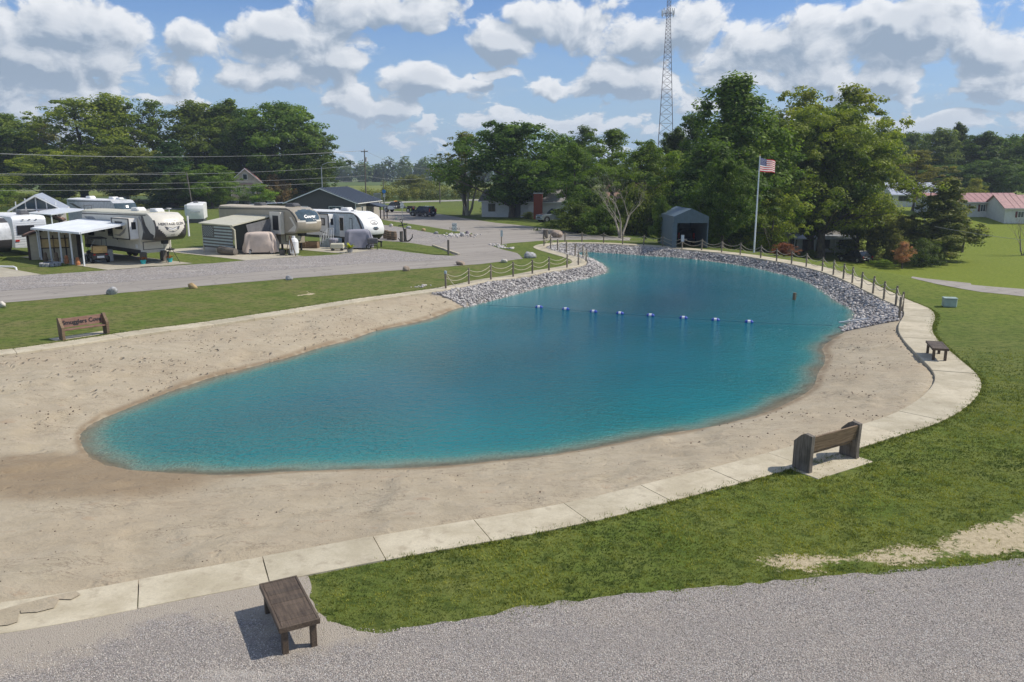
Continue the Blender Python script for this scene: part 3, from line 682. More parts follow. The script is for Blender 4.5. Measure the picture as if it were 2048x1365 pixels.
# crop fields: raised tops with cut sides
def crop(name, pts, h, a, b_):
    m, t, b = base_mat(name + '_leafage'); p = pos(t)
    rot = t.new('ShaderNodeVectorRotate', rotation_type='Z_AXIS'); t.put(rot.inputs['Vector'], p); rot.inputs['Angle'].default_value = R(-12)
    n = t.noise(t.vm('MULTIPLY', rot.outputs[0], (.006, .05, 1)), 1., 5, .6); f = t.noise(p, 1.1, 4, .7)
    c = t.mix(t.mr(n, .35, .65), a, b_); c = t.mix(t.mr(f, .3, .7, .4, 0), c, tuple(x * .45 for x in a)); t.put(b.inputs['Base Color'], c); b.inputs['Roughness'].default_value = .9
    t.put(b.inputs['Normal'], t.bump(f, .8, .3))
    mb = MB(); n_ = len(pts); mb.add([(*p, h) for p in pts] + [(*p, -.05) for p in pts], [tuple(range(n_))] + [(i, (i + 1) % n_, (i + 1) % n_ + n_, i + n_) for i in range(n_)], m)
    o = mb.build(name); o['kind'] = 'structure'
f0 = h0 + hn * 30
crop('crop_field', [tuple(h0 + hn * 16 - hd * 60), tuple(h0 + hn * 16 + hd * 175), tuple(h0 + hn * 75 + hd * 190), tuple(h0 + hn * 75 - hd * 60)], .8, (.045, .085, .015), (.075, .115, .02))
crop('crop_field', [tuple(h0 + hn * 80 - hd * 60), tuple(h0 + hn * 80 + hd * 260), tuple(h0 + hn * 190 + hd * 300), tuple(h0 + hn * 190 - hd * 60)], 1.0, (.15, .19, .022), (.20, .22, .03))
crop('crop_field', [tuple(h0 + hn * 195 - hd * 160), tuple(h0 + hn * 195 + hd * 300), tuple(h0 + hn * 420 + hd * 380), tuple(h0 + hn * 420 - hd * 260)], 1.0, (.055, .105, .016), (.12, .165, .02))

# ---------------------------------------------------------------- rip-rap stones on the bank
def hull_rock(n_sub, seed, flat=.7):
    r = np.random.RandomState(seed)
    t = (1 + 5 ** .5) / 2
    V = np.array([(-1, t, 0), (1, t, 0), (-1, -t, 0), (1, -t, 0), (0, -1, t), (0, 1, t), (0, -1, -t), (0, 1, -t), (t, 0, -1), (t, 0, 1), (-t, 0, -1), (-t, 0, 1)], float)
    Fc = [(0, 11, 5), (0, 5, 1), (0, 1, 7), (0, 7, 10), (0, 10, 11), (1, 5, 9), (5, 11, 4), (11, 10, 2), (10, 7, 6), (7, 1, 8), (3, 9, 4), (3, 4, 2), (3, 2, 6), (3, 6, 8), (3, 8, 9), (4, 9, 5), (2, 4, 11), (6, 2, 10), (8, 6, 7), (9, 8, 1)]
    V /= np.linalg.norm(V[0])
    for _ in range(n_sub):
        V = list(V); c = {}; F2 = []
        def md(a, b):
            k = (min(a, b), max(a, b))
            if k not in c: p = (np.array(V[a]) + V[b]) / 2; V.append(p / np.linalg.norm(p)); c[k] = len(V) - 1
            return c[k]
        for a, b, d in Fc:
            x, y, z = md(a, b), md(b, d), md(d, a); F2 += [(a, x, z), (b, y, x), (d, z, y), (x, y, z)]
        Fc = F2; V = np.array(V)
    V = np.array(V)
    for _ in range(7 if n_sub else 0):
        n = r.normal(size=3); n /= np.linalg.norm(n); k = V @ n; lim = r.uniform(.55, .85); V -= np.outer(np.maximum(k - lim, 0), n)
    V *= 1 + r.uniform(-.12, .12, (len(V), 1)); V *= r.uniform(.75, 1.15, 3) * (1, 1, flat)
    return V, np.array(Fc)
ROCKS = [hull_rock(0, s) for s in range(8)]
def scatter_rocks(name, P, Z, size, tint, m, **kw):
    Vs = []; Fs = []; Ts = []; off = 0
    pick = rng.randint(0, 8, len(P))
    for q in range(8):
        idx = np.where(pick == q)[0]
        if not len(idx): continue
        V, Fc = ROCKS[q]; n = len(idx); a = rng.uniform(0, 6.28, n); b = rng.uniform(-.5, .5, n)
        ca, sa, cb, sb = np.cos(a), np.sin(a), np.cos(b), np.sin(b)
        x = V[:, 0][None] * cb[:, None] + V[:, 2][None] * sb[:, None]; z = -V[:, 0][None] * sb[:, None] + V[:, 2][None] * cb[:, None]; y = np.repeat(V[:, 1][None], n, 0)
        X = x * ca[:, None] - y * sa[:, None]; Y = x * sa[:, None] + y * ca[:, None]; s = size[idx][:, None]
        Vs.append(np.stack([X * s + P[idx, 0][:, None], Y * s + P[idx, 1][:, None], z * s + Z[idx][:, None]], -1).reshape(-1, 3))
        Fs.append((Fc[None] + (np.arange(n) * len(V))[:, None, None]).reshape(-1, 3) + off); off += n * len(V)
        Ts.append(np.repeat(tint[idx], len(Fc)))
    me = np_mesh(name, np.vstack(Vs), np.vstack(Fs), [m], face_attrs=dict(tint=np.concatenate(Ts)))
    return obj(name, me, **kw)
STONE = tint_mat('limestone_riprap', (.15, .14, .145), (.62, .585, .55), .85)
cand = rng.uniform((x0, 34), (x1, y1), (260000, 2)); cand = cand[inside(cand, IN)]
z, dw, di, wet, rock = beach_z(cand); ok = rock & (di > .12) & (~wet | (dw < .45)); cand, z, wet, dw = cand[ok], z[ok], wet[ok], dw[ok]
sz = rng.uniform(.03, .095, len(cand)) * (1 + .6 * (rng.rand(len(cand)) > .93))
cand = cand[:40000]; z = z[:40000]; sz = sz[:40000]
tint = np.clip(rng.beta(1.6, 1.4, len(cand)), 0, 1)
scatter_rocks('riprap_stones', cand, z + sz * .25 + .02, sz, tint, STONE, kind='stuff', label='grey and white broken limestone lining the far pond banks')
c = rng.uniform((-22, 11), (20, 40), (9000, 2)); c = c[inside(c, IN) & ~inside(c, WLn)]
z, dw, di, wet, rock = beach_z(c); ok = ~rock & (dw > .15) & (fb(c, .6, 71) > .5); c, z = c[ok], z[ok]
scatter_rocks('beach_debris', c, z + .002, rng.uniform(.006, .018, len(c)) * (1 + (c[:, 1] > 20)), rng.rand(len(c)) * .9, tint_mat('debris', (.05, .035, .025), (.30, .24, .18), .9), kind='stuff', label='small dark twigs and pebbles scattered on the sand')
# pebbles of the foreground lot
PEB = tint_mat('gravel_pebbles_stone', (.20, .18, .16), (.66, .60, .53), .85)
c = rng.uniform((-9, 8.0), (16, 14.5), (120000, 2)); keep = inside(c, GL); c = c[keep]; c = c[(c[:, 1] * .66 + .9 > abs(c[:, 0]))]
c = c[rng.rand(len(c)) < np.where((c[:, 0] < -2.5) & (dist(c, GL) < .9), .12, 1)][:60000]
scatter_rocks('gravel_pebbles', c, np.full(len(c), .014), rng.uniform(.005, .013, len(c)), rng.rand(len(c)), PEB, kind='stuff', label='loose grey limestone chippings over the foreground lot')

# ---------------------------------------------------------------- grass blades
BLADE = leaf_mat('grass_blade', .3)
def blades(name, P, Z, h, w, tint, label):
    n = len(P); K = 3; a = rng.uniform(0, 6.28, (n, K)); ln = rng.uniform(.25, .95, (n, K)); hh = h[:, None] * rng.uniform(.6, 1.2, (n, K))
    ox = rng.normal(0, .012, (n, K)); oy = rng.normal(0, .012, (n, K))
    bx = P[:, 0][:, None] + ox; by = P[:, 1][:, None] + oy; ca, sa = np.cos(a), np.sin(a); ww = w[:, None]
    V = np.stack([np.stack([bx - sa * ww, by + ca * ww, Z[:, None] + 0 * bx], -1), np.stack([bx + sa * ww, by - ca * ww, Z[:, None] + 0 * bx], -1),
                  np.stack([bx + ca * hh * ln, by + sa * hh * ln, Z[:, None] + hh], -1)], 2).reshape(-1, 3)
    Fc = np.arange(len(V)).reshape(-1, 3)
    me = np_mesh(name, V, Fc, [BLADE], face_attrs=dict(tint=np.clip(np.repeat(tint, K) + rng.normal(0, .16, n * K), 0, 1)))
    o = obj(name, me, kind='stuff', label=label); o.color = (.132, .158, .046, 1); return o
c = rng.uniform((-3.5, 9.2), (27, 31), (330000, 2)); r_ = rng.rand(len(c))
c = c[(r_ < np.clip(1.1 - (c[:, 1] - 11) / 18, 0, 1)) & (c[:, 0] < c[:, 1] * .68 + 1)]
dr = dist(c, DIRT[0]); bad = inside(c, DIRT[0]) & (rng.rand(len(c)) < .95 * np.clip(dr / .25, 0, 1)); c = c[~bad]
for D in DIRT[1:4]: c = c[~inside(c, D)]
dlot = dist(c, GL); inlot = inside(c, GL); c = c[~(inlot & (dlot > .7)) & ~(inlot & (rng.rand(len(c)) > .55 * np.exp(-dlot / .13) + .03 * (fb(c, 2., 77) > .5)))]
c = c[~inside(c, OUT)]; bpd = np.hypot(c[:, 0] - 7.4, c[:, 1] - 18.0) < .95; c = c[~(bpd & (rng.rand(len(c)) < .85))]
n1 = fb(c, .8, 51); n2 = fb(c, 3., 57)
hgt = (.016 + .034 * n1 * n2 * 2) * np.clip(.6 + .03 * c[:, 1], .8, 1.3)
blades('lawn_grass', c, np.zeros(len(c)), hgt, np.full(len(c), .0045) * (1 + .05 * c[:, 1]), np.clip(.45 + 1.3 * (fb(c, .5, 61) - .5) + 1.5 * (fb(c, 4.5, 67, 2) - .5), 0, 1), 'short green lawn grass between the foreground gravel and the pond path')
# taller fringe along the path edge
k = rng.randint(0, len(OUT), 26000); o_ = OUT[k] + NO[k] * rng.uniform(-.03, .07, 26000)[:, None] + rng.normal(0, .15, (26000, 2)) * np.c_[-NO[k][:, 1], NO[k][:, 0]]
o_ = o_[(o_[:, 1] < 50) & ~((o_[:, 0] < -1.9) & (o_[:, 1] < 13)) & ~inside(o_, GL)]
blades('verge_grass', o_, np.zeros(len(o_)), rng.uniform(.03, .075, len(o_)), np.full(len(o_), .006) * (1 + .03 * o_[:, 1]), rng.rand(len(o_)) * .5, 'ragged grass fringe along the outer path edge')
# ---------------------------------------------------------------- trees
def leaf_quads(C, Nrm, size, tint, r):
    n = len(C); Nrm = Nrm / (np.linalg.norm(Nrm, axis=1)[:, None] + 1e-9)
    a = r.normal(size=(n, 3)); u = np.cross(Nrm, a); u /= np.linalg.norm(u, axis=1)[:, None] + 1e-9; v = np.cross(Nrm, u)
    s = size[:, None]; asp = r.uniform(.45, .8, (n, 1))
    V = np.stack([C - u * s, C - v * s * asp + Nrm * s * .12, C + u * s, C + v * s * asp + Nrm * s * .12], 1).reshape(-1, 3)
    return V, np.arange(4 * n).reshape(-1, 4)
def envelope(kind, t):
    if kind == 'round': return math.sin(math.pi * min(1, max(0, t * .9 + .08))) ** .6
    if kind == 'oval': return math.sin(math.pi * min(1, max(0, t ** .85 * .95 + .04))) ** .75
    if kind == 'tall': return (1 - t ** 2.6) ** .8 * (.55 + .45 * min(1, t * 4))
    if kind == 'cone': return (1 - t) ** .8 * .98 + .03
    if kind == 'flat': return (.45 + .75 * math.sin(math.pi * t ** 1.2)) * (1 - t ** 5)
    if kind == 'bush': return math.sqrt(max(0, 1 - t ** 2.2)) * (.8 + .2 * min(1, t * 5))
    return 1
TREES = {}
def make_tree(key, kind, Ht=16., trunk=.22, rad=5., nc=70, cr=1.6, nl=190, ls=.26, seed=1, limbs=16, flat=.7, open_=0., droop=0., tr=.38):
    """one crown mesh + one trunk mesh of real size"""
    r = np.random.RandomState(seed); z0 = Ht * trunk; h = Ht - z0
    lob = r.uniform(0, 6.28, 3); cen = []; nl = int(nl * 1.9); ls = ls * .66
    for i in range(nc):
        t = (i + r.rand()) / nc; e = envelope(kind, t) * rad; th = r.uniform(0, 6.28)
        lo = 1 + .20 * math.sin(2 * th + lob[0] + t * 3) + .14 * math.sin(3 * th + lob[1] - t * 5) + .1 * math.sin(5 * th + lob[2] + 9 * t)
        rr = e * lo * (r.rand() ** .45 if r.rand() < .85 else r.uniform(.2, .6)); rr = max(0, rr - cr * .45)
        cen.append((rr * math.cos(th), rr * math.sin(th), z0 + cr * .4 + t * (h - cr * .9)))
    big = len(cen)
    for i in range(int(nc * .8)):
        t = r.uniform(.05, 1.0) ** .7; e = envelope(kind, min(t, .97)) * rad; th = r.uniform(0, 6.28)
        lo = 1 + .20 * math.sin(2 * th + lob[0] + t * 3) + .14 * math.sin(3 * th + lob[1] - t * 5) + .1 * math.sin(5 * th + lob[2] + 9 * t)
        rr = e * lo * r.uniform(.8, 1.12) + r.uniform(0, rad * .06); cen.append((rr * math.cos(th), rr * math.sin(th), z0 + t * h * r.uniform(.93, 1.03)))
    cen = np.array(cen); P = []; Nn = []; Tt = []; Sz = []
    for ci, c in enumerate(cen):
        sm = .5 if ci >= big else 1.; k = int(nl * r.uniform(.55, 1.35) * (.3 if ci >= big else .85)); d = r.normal(size=(k, 3)); d /= np.linalg.norm(d, axis=1)[:, None]
        q = r.uniform(.35, 1.05, k) ** .6; rc = cr * r.uniform(.65, 1.3) * sm
        sub = r.normal(size=(7, 3)); sub /= np.linalg.norm(sub, axis=1)[:, None]; w = (d @ sub.T).max(1); q = q * (.72 + .42 * np.maximum(0, w) ** 4)
        p = d * (q * rc)[:, None] * (1, 1, flat); p[:, 2] -= droop * (np.hypot(p[:, 0], p[:, 1]) / rc) ** 2
        P.append(c + p); out = c * (1, 1, 0) / (rad + 1e-6); Nn.append(d * .8 + out * .4 + (0, 0, .55) + r.normal(size=(k, 3)) * .45)
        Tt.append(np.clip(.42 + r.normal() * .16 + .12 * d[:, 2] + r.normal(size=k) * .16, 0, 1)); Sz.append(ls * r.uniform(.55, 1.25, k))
    P = np.vstack(P); ok = P[:, 2] > .05; V, Fc = leaf_quads(P[ok], np.vstack(Nn)[ok], np.concatenate(Sz)[ok], None, r)
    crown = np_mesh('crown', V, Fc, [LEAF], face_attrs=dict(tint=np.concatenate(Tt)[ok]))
    b = MB(); n = 7; top = z0 + h * (.75 if kind != 'cone' else .95); ax = [(.25 * math.sin(k * .9 + seed) * (k / n), .25 * math.cos(k * 1.1 + seed) * (k / n), top * k / n) for k in range(n + 1)]
    R0 = Ht * .020 + .05
    if kind == 'bush':
        for q in range(4):
            a_ = q * 1.6 + seed; b.tube([(.1 * math.cos(a_), .1 * math.sin(a_), -.1), (rad * .4 * math.cos(a_), rad * .4 * math.sin(a_), Ht * .6)], [.05, .02], BARK, 5)
    else:
        b.tube([(ax[0][0], ax[0][1], -.3)] + ax, [R0 * 1.5, R0 * 1.25] + [R0 * (1 - k / (n + 1.5)) for k in range(1, n + 1)], BARK, 8)
        idx = r.permutation(big)[:limbs]
        for i in idx:
            c = cen[i]; zs = max(z0 * .8, min(top * .95, c[2] - np.hypot(c[0], c[1]) * .75)); k = zs / top * n; k0 = int(min(n - 1, k)); f = k - k0
            s_ = tuple(ax[k0][q] * (1 - f) + ax[k0 + 1][q] * f for q in range(3)); md = ((s_[0] + c[0]) * .5, (s_[1] + c[1]) * .5, s_[2] * .45 + c[2] * .55 - .2)
            rr = R0 * (1 - zs / top * .7) * .5; b.tube([s_, md, tuple(c)], [rr, rr * .6, rr * .2], BARK, 5, caps=False)
            for q in range(2):
                e = c + r.normal(size=3) * (cr * .8, cr * .8, cr * .5); b.tube([md, tuple(e)], [rr * .45, rr * .1], BARK, 4, caps=False)
    o = b.build('trunk', None, smooth=True); tm = o.data; bpy.data.objects.remove(o)
    TREES[key] = (crown, tm, Ht, rad)
make_tree('maple1', 'round', 15, .14, 6.6, 105, 1.75, 190, .27, 3, 18)
make_tree('maple2', 'round', 17, .16, 6.4, 110, 1.7, 180, .28, 5, 18)
make_tree('elm1', 'oval', 20, .14, 6.4, 110, 1.9, 165, .32, 8, 16)
make_tree('elm2', 'oval', 21, .12, 6.0, 90, 2.0, 165, .32, 11, 18)
make_tree('tall1', 'tall', 23, .08, 5.2, 150, 1.7, 150, .28, 14, 14, flat=.9)
make_tree('open1', 'round', 19, .34, 5.6, 42, 1.25, 110, .27, 17, 34, flat=.6)
make_tree('open2', 'oval', 17, .25, 5.0, 50, 1.3, 110, .25, 19, 36, flat=.6)
make_tree('locust1', 'flat', 13, .25, 5.6, 60, 1.5, 210, .20, 23, 22, flat=.42, droop=.35)
make_tree('locust2', 'flat', 14, .3, 4.8, 46, 1.35, 190, .20, 29, 22, flat=.42, droop=.3)
make_tree('spire1', 'cone', 16, .06, 4.0, 120, 1.0, 150, .22, 31, 10, flat=.9)
make_tree('walnut', 'round', 19, .20, 8.6, 150, 1.55, 230, .20, 37, 40, flat=.6, droop=.4)
make_tree('bush1', 'bush', 3., 0, 1.9, 34, .75, 110, .12, 41, 0)
make_tree('bush2', 'bush', 3.4, 0, 2.6, 46, .8, 110, .13, 43, 0)
make_tree('small1', 'oval', 6., .22, 2.2, 34, .85, 130, .13, 47, 16)
make_tree('sapling', 'oval', 4.5, .35, 1.3, 12, .4, 45, .09, 53, 12)
def tree(key, px, D, top, width, col, label, cat='tree', group=None, name='tree', rot=None, base=None):
    cr_, tr_, Ht, rad = TREES[key]
    p = base if base is not None else AT(px, D); hgt = ztop(top, D) - p.z; w = width / F * D
    s = hgt / Ht / 1.0; sx = w / (2 * rad * .86)
    rot = random.uniform(0, 6.28) if rot is None else rot
    t = thing(name, label, cat, p, rot, group, scale=(sx, sx, s))
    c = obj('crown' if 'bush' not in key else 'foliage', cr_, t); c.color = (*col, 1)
    obj('trunk' if 'bush' not in key else 'stem', tr_, t)
    return t
DG = (.060, .105, .026); MG = (.088, .140, .030); YG = (.140, .172, .034); LG = (.130, .190, .038); OL = (.115, .132, .042); BG = (.052, .098, .042)
G1 = 'trees beyond the highway on the left'; G2 = 'trees around the houses behind the pond'; G3 = 'wood edge on the right skyline'
L = [
 ('maple2', 22, 186, 226, 185, MG, 'broad green tree at the left picture edge beyond the highway', G1),
 ('open2', 100, 190, 236, 90, OL, 'thin olive tree with bare twigs at its top between two full trees', G1),
 ('open1', 172, 182, 196, 175, YG, 'tall yellow green tree, left one of the joined pair behind the far trailer', G1),
 ('elm2', 236, 184, 190, 150, YG, 'tall yellow green tree, right one of the joined pair with the highest left tip', G1),
 ('maple1', 120, 172, 300, 150, YG, 'low spreading yellow green tree over the grass left of the entrance board', G1),
 ('maple2', 255, 172, 292, 150, MG, 'bushy low tree directly behind the dark entrance board', G1),
 ('open1', 318, 186, 198, 120, MG, 'open crowned tree with its branches showing against the sky', G1),
 ('spire1', 350, 168, 284, 120, BG, 'dark blue green conifer behind the leaning wooden pole', G1),
 ('elm2', 398, 188, 204, 130, MG, 'full green tree right of the open crowned one', G1),
 ('elm1', 462, 190, 206, 140, MG, 'green tree in the middle of the dense left clump', G1),
 ('maple1', 500, 186, 230, 120, DG, 'dark green tree filling the dense left clump below its tops', G1),
 ('maple2', 572, 184, 204, 165, MG, 'large domed tree standing over the red roofed farmhouse', G1),
 ('elm1', 628, 182, 262, 110, DG, 'darker tree sloping down at the right end of the left clump', G1),
 ('maple1', 425, 160, 330, 95, MG, 'medium tree in front of the farmhouse, left of its gable', G1),
 ('small1', 520, 157, 368, 58, LG, 'small round light green tree in front of the red roofed farmhouse', G1),
 ('maple1', 380, 162, 345, 110, DG, 'dark low tree under the conifer by the highway', G1),
 ('elm1', -60, 182, 225, 170, MG, 'green tree cut by the left picture edge', G1),
 ('open2', 930, 134, 262, 105, OL, 'half dead tree with bare upper twigs left of the big maple', G2),
 ('maple1', 1024, 127, 246, 205, DG, 'big dark maple in front of the white ranch house', G2),
 ('locust1', 1118, 152, 272, 100, MG, 'feathery tree right behind the big maple', G2),
 ('open2', 1166, 142, 250, 95, DG, 'slim dark tree with a pointed top right of the big maple', G2),
 ('locust2', 1222, 118, 252, 135, MG, 'tall open locust tree behind the leafless tree', G2),
 ('locust1', 1148, 104, 288, 130, MG, 'low feathery locust hanging over the parked silver pickup', G2),
 ('locust1', 1290, 108, 284, 150, MG, 'wide feathery locust over the brown roof', G2),
 ('locust2', 1345, 116, 296, 120, YG, 'yellow green locust left of the tall cottonwood', G2),
 ('open2', 1378, 120, 222, 120, DG, 'dark spiky tree just right of the lattice tower', G2),
 ('elm1', 1345, 124, 262, 100, DG, 'dark narrow tree at the foot of the lattice tower', G2),
 ('tall1', 1452, 98, 150, 190, MG, 'tallest tree, a dense cottonwood left of the flagpole', G2),
 ('elm2', 1412, 92, 282, 170, DG, 'dark tree over the carport at the foot of the cottonwood', G2),
 ('open1', 1592, 118, 172, 150, YG, 'tall tree behind the flag, first of the two high tops', G2),
 ('open2', 1680, 120, 166, 170, YG, 'tall yellow green tree with the second high top right of the flag', G2),
 ('maple1', 1620, 110, 228, 190, MG, 'green tree between the two high tops right of the flag', G2),
 ('maple2', 1535, 105, 235, 140, MG, 'green tree directly behind the flagpole', G2),
 ('maple2', 1712, 108, 262, 115, YG, 'yellow green tree on the right flank of the group by the flag', G2),
 ('locust1', 1540, 92, 372, 110, LG, 'low light green foliage right of the flagpole over the shed', G2),
 ('locust1', 1735, 110, 400, 130, YG, 'low yellow green tree hanging over the parked black hatchback', G2),
 ('elm1', 1762, 208, 262, 100, BG, 'first dark tree of the right skyline, beside the tall group', G3),
 ('maple2', 1812, 214, 264, 100, MG, 'rounded tree behind the pale roofed white house', G3),
 ('elm2', 1872, 200, 258, 95, OL, 'dull olive tree with the highest point of the right skyline', G3),
 ('spire1', 1905, 212, 250, 85, DG, 'dark pointed tree on the right skyline', G3),
 ('elm1', 1958, 198, 268, 120, DG, 'dark tree behind the red roofed white house', G3),
 ('maple1', 2010, 202, 272, 120, MG, 'green tree above the right end of the red roof', G3),
 ('elm2', 2062, 190, 262, 120, MG, 'tree cut by the right picture edge on the skyline', G3),
 ('maple1', 1985, 180, 320, 130, DG, 'dark lower tree close behind the red roof', G3),
 ('maple2', 1900, 188, 330, 130, DG, 'dark lower tree behind the yellowish small tree', G3),
 ('maple1', 1760, 190, 330, 90, DG, 'dark lower tree left of the pale roofed house', G3),
 ('open2', 1828, 150, 300, 110, OL, 'olive tree with a clear trunk in front of the pale roofed house', G3),
 ('small1', 1945, 160, 357, 42, YG, 'small yellow green tree between the two white houses', G3),
]
for key, px, D, top, w, col, lab, grp in L:
    jj = [c * random.uniform(.9, 1.12) for c in col]; tree(key, px, D, top, w, jj, lab, 'tree', grp)
tree('maple1', 1444, 77, 318, 100, DG, 'dark low tree standing over the right half of the carport', 'tree', G2)
# the walnut in front of the low house and the shrub mass right of the hatchback
p = P3(1640, 516); tree('walnut', 1636, p.y, 214, 285, (.135, .178, .036), 'big spreading walnut tree with a dark forked trunk right of the flagpole', 'tree', G2, base=p, rot=1.2)
for key, px, py, top, w, col, lab in [
 ('spire1', 1880, 524, 362, 150, (.13, .155, .06), 'large willowy grey green shrub tree beside the right lawn'),
 ('maple1', 1800, 522, 430, 100, OL, 'bushy olive tree left part of the shrub mass by the right lawn'),
 ('maple2', 1872, 520, 440, 90, OL, 'dark round tree at the right side of the shrub mass')]:
    p = P3(px, py); tree(key, px, p.y, top, w, col, lab, 'tree', G2, base=p)
p = P3(1804, 538); tree('small1', 1804, p.y, 484, 36, (.30, .17, .16), 'small pink leaved tree in front of the shrub mass', 'tree', base=p, name='ornamental_tree')
p = P3(1924, 505); tree('sapling', 1924, p.y, 438, 40, YG, 'spindly sapling alone on the right lawn', 'tree', base=p, name='sapling')
p = P3(1918, 474); tree('bush1', 1918, p.y, 460, 12, DG, 'tiny dark conical shrub on the right lawn', 'shrub', base=p, name='shrub')
SH = [
 ('bush2', 1155, 466, 408, 110, DG, 'dark shrub right of the parked silver pickup'), ('bush2', 1205, 471, 412, 90, DG, 'dark shrub left of the leafless tree trunk'),
 ('bush2', 1296, 472, 410, 90, DG, 'dark shrub right of the leafless tree trunk'), ('bush1', 1180, 462, 380, 100, DG, 'tall dark shrub behind the leafless tree'),
 ('bush2', 1322, 487, 398, 44, DG, 'shrub pressed against the left wall of the carport'), ('bush2', 1270, 470, 372, 90, MG, 'tall shrub under the wide locust'),
 ('bush1', 1353, 488, 468, 30, YG, 'small bright shrub in front of the carport'), ('bush1', 1440, 486, 460, 22, (.20, .17, .03), 'small yellow shrub beside the path left of the flagpole'),
 ('bush2', 1450, 490, 420, 90, MG, 'shrub at the foot of the tall cottonwood'), ('bush1', 1535, 505, 478, 45, MG, 'green shrub behind the flagpole base'),
 ('bush1', 1568, 512, 486, 44, (.16, .07, .06), 'reddish brown shrub in front of the low house'), ('bush1', 1622, 516, 500, 22, LG, 'small light shrub beside the walnut trunk'),
 ('bush1', 1700, 513, 478, 60, MG, 'green shrub behind the black hatchback'), ('bush1', 1745, 514, 488, 40, YG, 'yellowish shrub right of the black hatchback'),
 ('bush1', 1775, 520, 498, 18, DG, 'small dark conifer shrub beside the pink tree'), ('bush2', 1765, 534, 520, 46, LG, 'low scrubby growth on the lawn below the hatchback'),
 ('bush1', 1058, 438, 424, 28, YG, 'rounded yellow green shrub by the silver pickup'), ('bush1', 1076, 436, 419, 16, LG, 'smaller light shrub behind the yellow green one'),
 ('bush2', 992, 432, 408, 30, DG, 'dark shrub at the left corner of the white ranch house'), ('bush1', 975, 428, 402, 22, MG, 'upright green shrub left of the white ranch house'),
 ('bush1', 1048, 428, 414, 18, DG, 'dark shrub beside the ranch house door'), ('bush2', 552, 412, 352, 55, (.12, .09, .05), 'brownish shrub beside the red roofed farmhouse'),
 ('bush2', 622, 408, 350, 70, (.12, .09, .05), 'wide brownish shrub left of the street lamp'), ('bush2', 590, 410, 380, 40, MG, 'green shrub between the two brownish ones'),
 ('bush2', 1790, 530, 470, 50, OL, 'olive shrub left in the mass by the lawn'), ('bush2', 1845, 534, 480, 70, DG, 'dark shrub at the bottom of the mass by the lawn'),
 ('bush2', 1880, 528, 470, 50, OL, 'grey green shrub at the right foot of the mass'), ('bush2', 1495, 492, 430, 70, DG, 'dark shrub just left of the flagpole'),
 ('bush2', 1405, 478, 420, 60, DG, 'dark shrub hiding the right side of the carport'), ('bush1', 1250, 466, 400, 50, MG, 'green shrub seen between the leafless branches'),
 ('bush2', 60, 420, 388, 90, OL, 'scrub at the field edge behind the park model roof'), ('bush2', 20, 418, 380, 70, LG, 'scrub at the left edge beyond the highway'),
 ('bush2', 440, 415, 385, 50, MG, 'shrub by the highway right of the white trailer'), ('bush1', 490, 413, 390, 40, DG, 'dark shrub behind the parked dark cars')]
for key, px, py, top, w, col, lab in SH:
    p = P3(px, py); tree(key, px, p.y, top, w, [c * random.uniform(.9, 1.1) for c in col], lab, 'shrub', 'shrubs around the houses and verges', name='shrub', base=p)
p = Vector((*(h0 + hn * 22 + hd * 62), 0)); tree('bush2', 830, 245, 352, 95, OL, 'large rounded thicket beyond the highway in the field', 'shrub', name='thicket', base=AT(830, 235))
# leafless tree: recursive limbs, each joint grown from the last
def dead_tree(seed, Ht, spread, depth=5):
    r = np.random.RandomState(seed); b = MB()
    def grow(p, d, L, rad, lv):
        pts = [p]; rs = [rad]; q = p.copy(); dd = d.copy()
        for k in range(3):
            dd = (dd + Vector(r.normal(size=3)) * .13 + Vector((0, 0, .05))).normalized(); q = q + dd * (L / 3); pts.append(q.copy()); rs.append(rad * (1 - .17 * (k + 1)))
        b.tube(pts, rs, DEADB, 6 if lv < 2 else 4, caps=False)
        if lv >= depth: return
        for k in range(3 if lv < 2 else 2 + (r.rand() < .5)):
            a = r.uniform(0, 6.28); t = Vector((math.cos(a), math.sin(a), 0)); nd = (dd * 1.0 + t * spread * r.uniform(.5, 1.05) + Vector((0, 0, .12))).normalized()
            st = pts[-1] if k else pts[-2]; grow(st.copy(), nd, L * r.uniform(.62, .86), rs[-1] * .76, lv + 1)
    for a in (.3, 2.1, 3.9): grow(Vector((.1 * math.cos(a), .1 * math.sin(a), -.1)), Vector((math.cos(a) * .32, math.sin(a) * .3, 1)).normalized(), Ht * .30, Ht * .018, 0)
    return b
p = P3(1242, 477); t = thing('leafless_tree', 'pale leafless tree with a wide fan of bare branches behind the pond', 'tree', p, .4)
dead_tree(4, 8.6, .82).build('branches', t, smooth=True)
p = AT(935, 133); t = thing('leafless_tree', 'grey bare branches rising out of the half dead tree left of the maple', 'tree', p, 2.4)
dead_tree(9, 14.0, .42, 5).build('branches', t, smooth=True)
p = AT(2046, 110); t = thing('leafless_tree', 'thin bare twiggy tree at the right picture edge by the red roof', 'tree', p, 2.4)
dead_tree(12, 7.5, .7, 4).build('branches', t, smooth=True)
p = AT(98, 189); t = thing('leafless_tree', 'bare grey treetop poking above the left trees', 'tree', p, 2.4)
dead_tree(15, 19.0, .45, 4).build('branches', t, smooth=True)

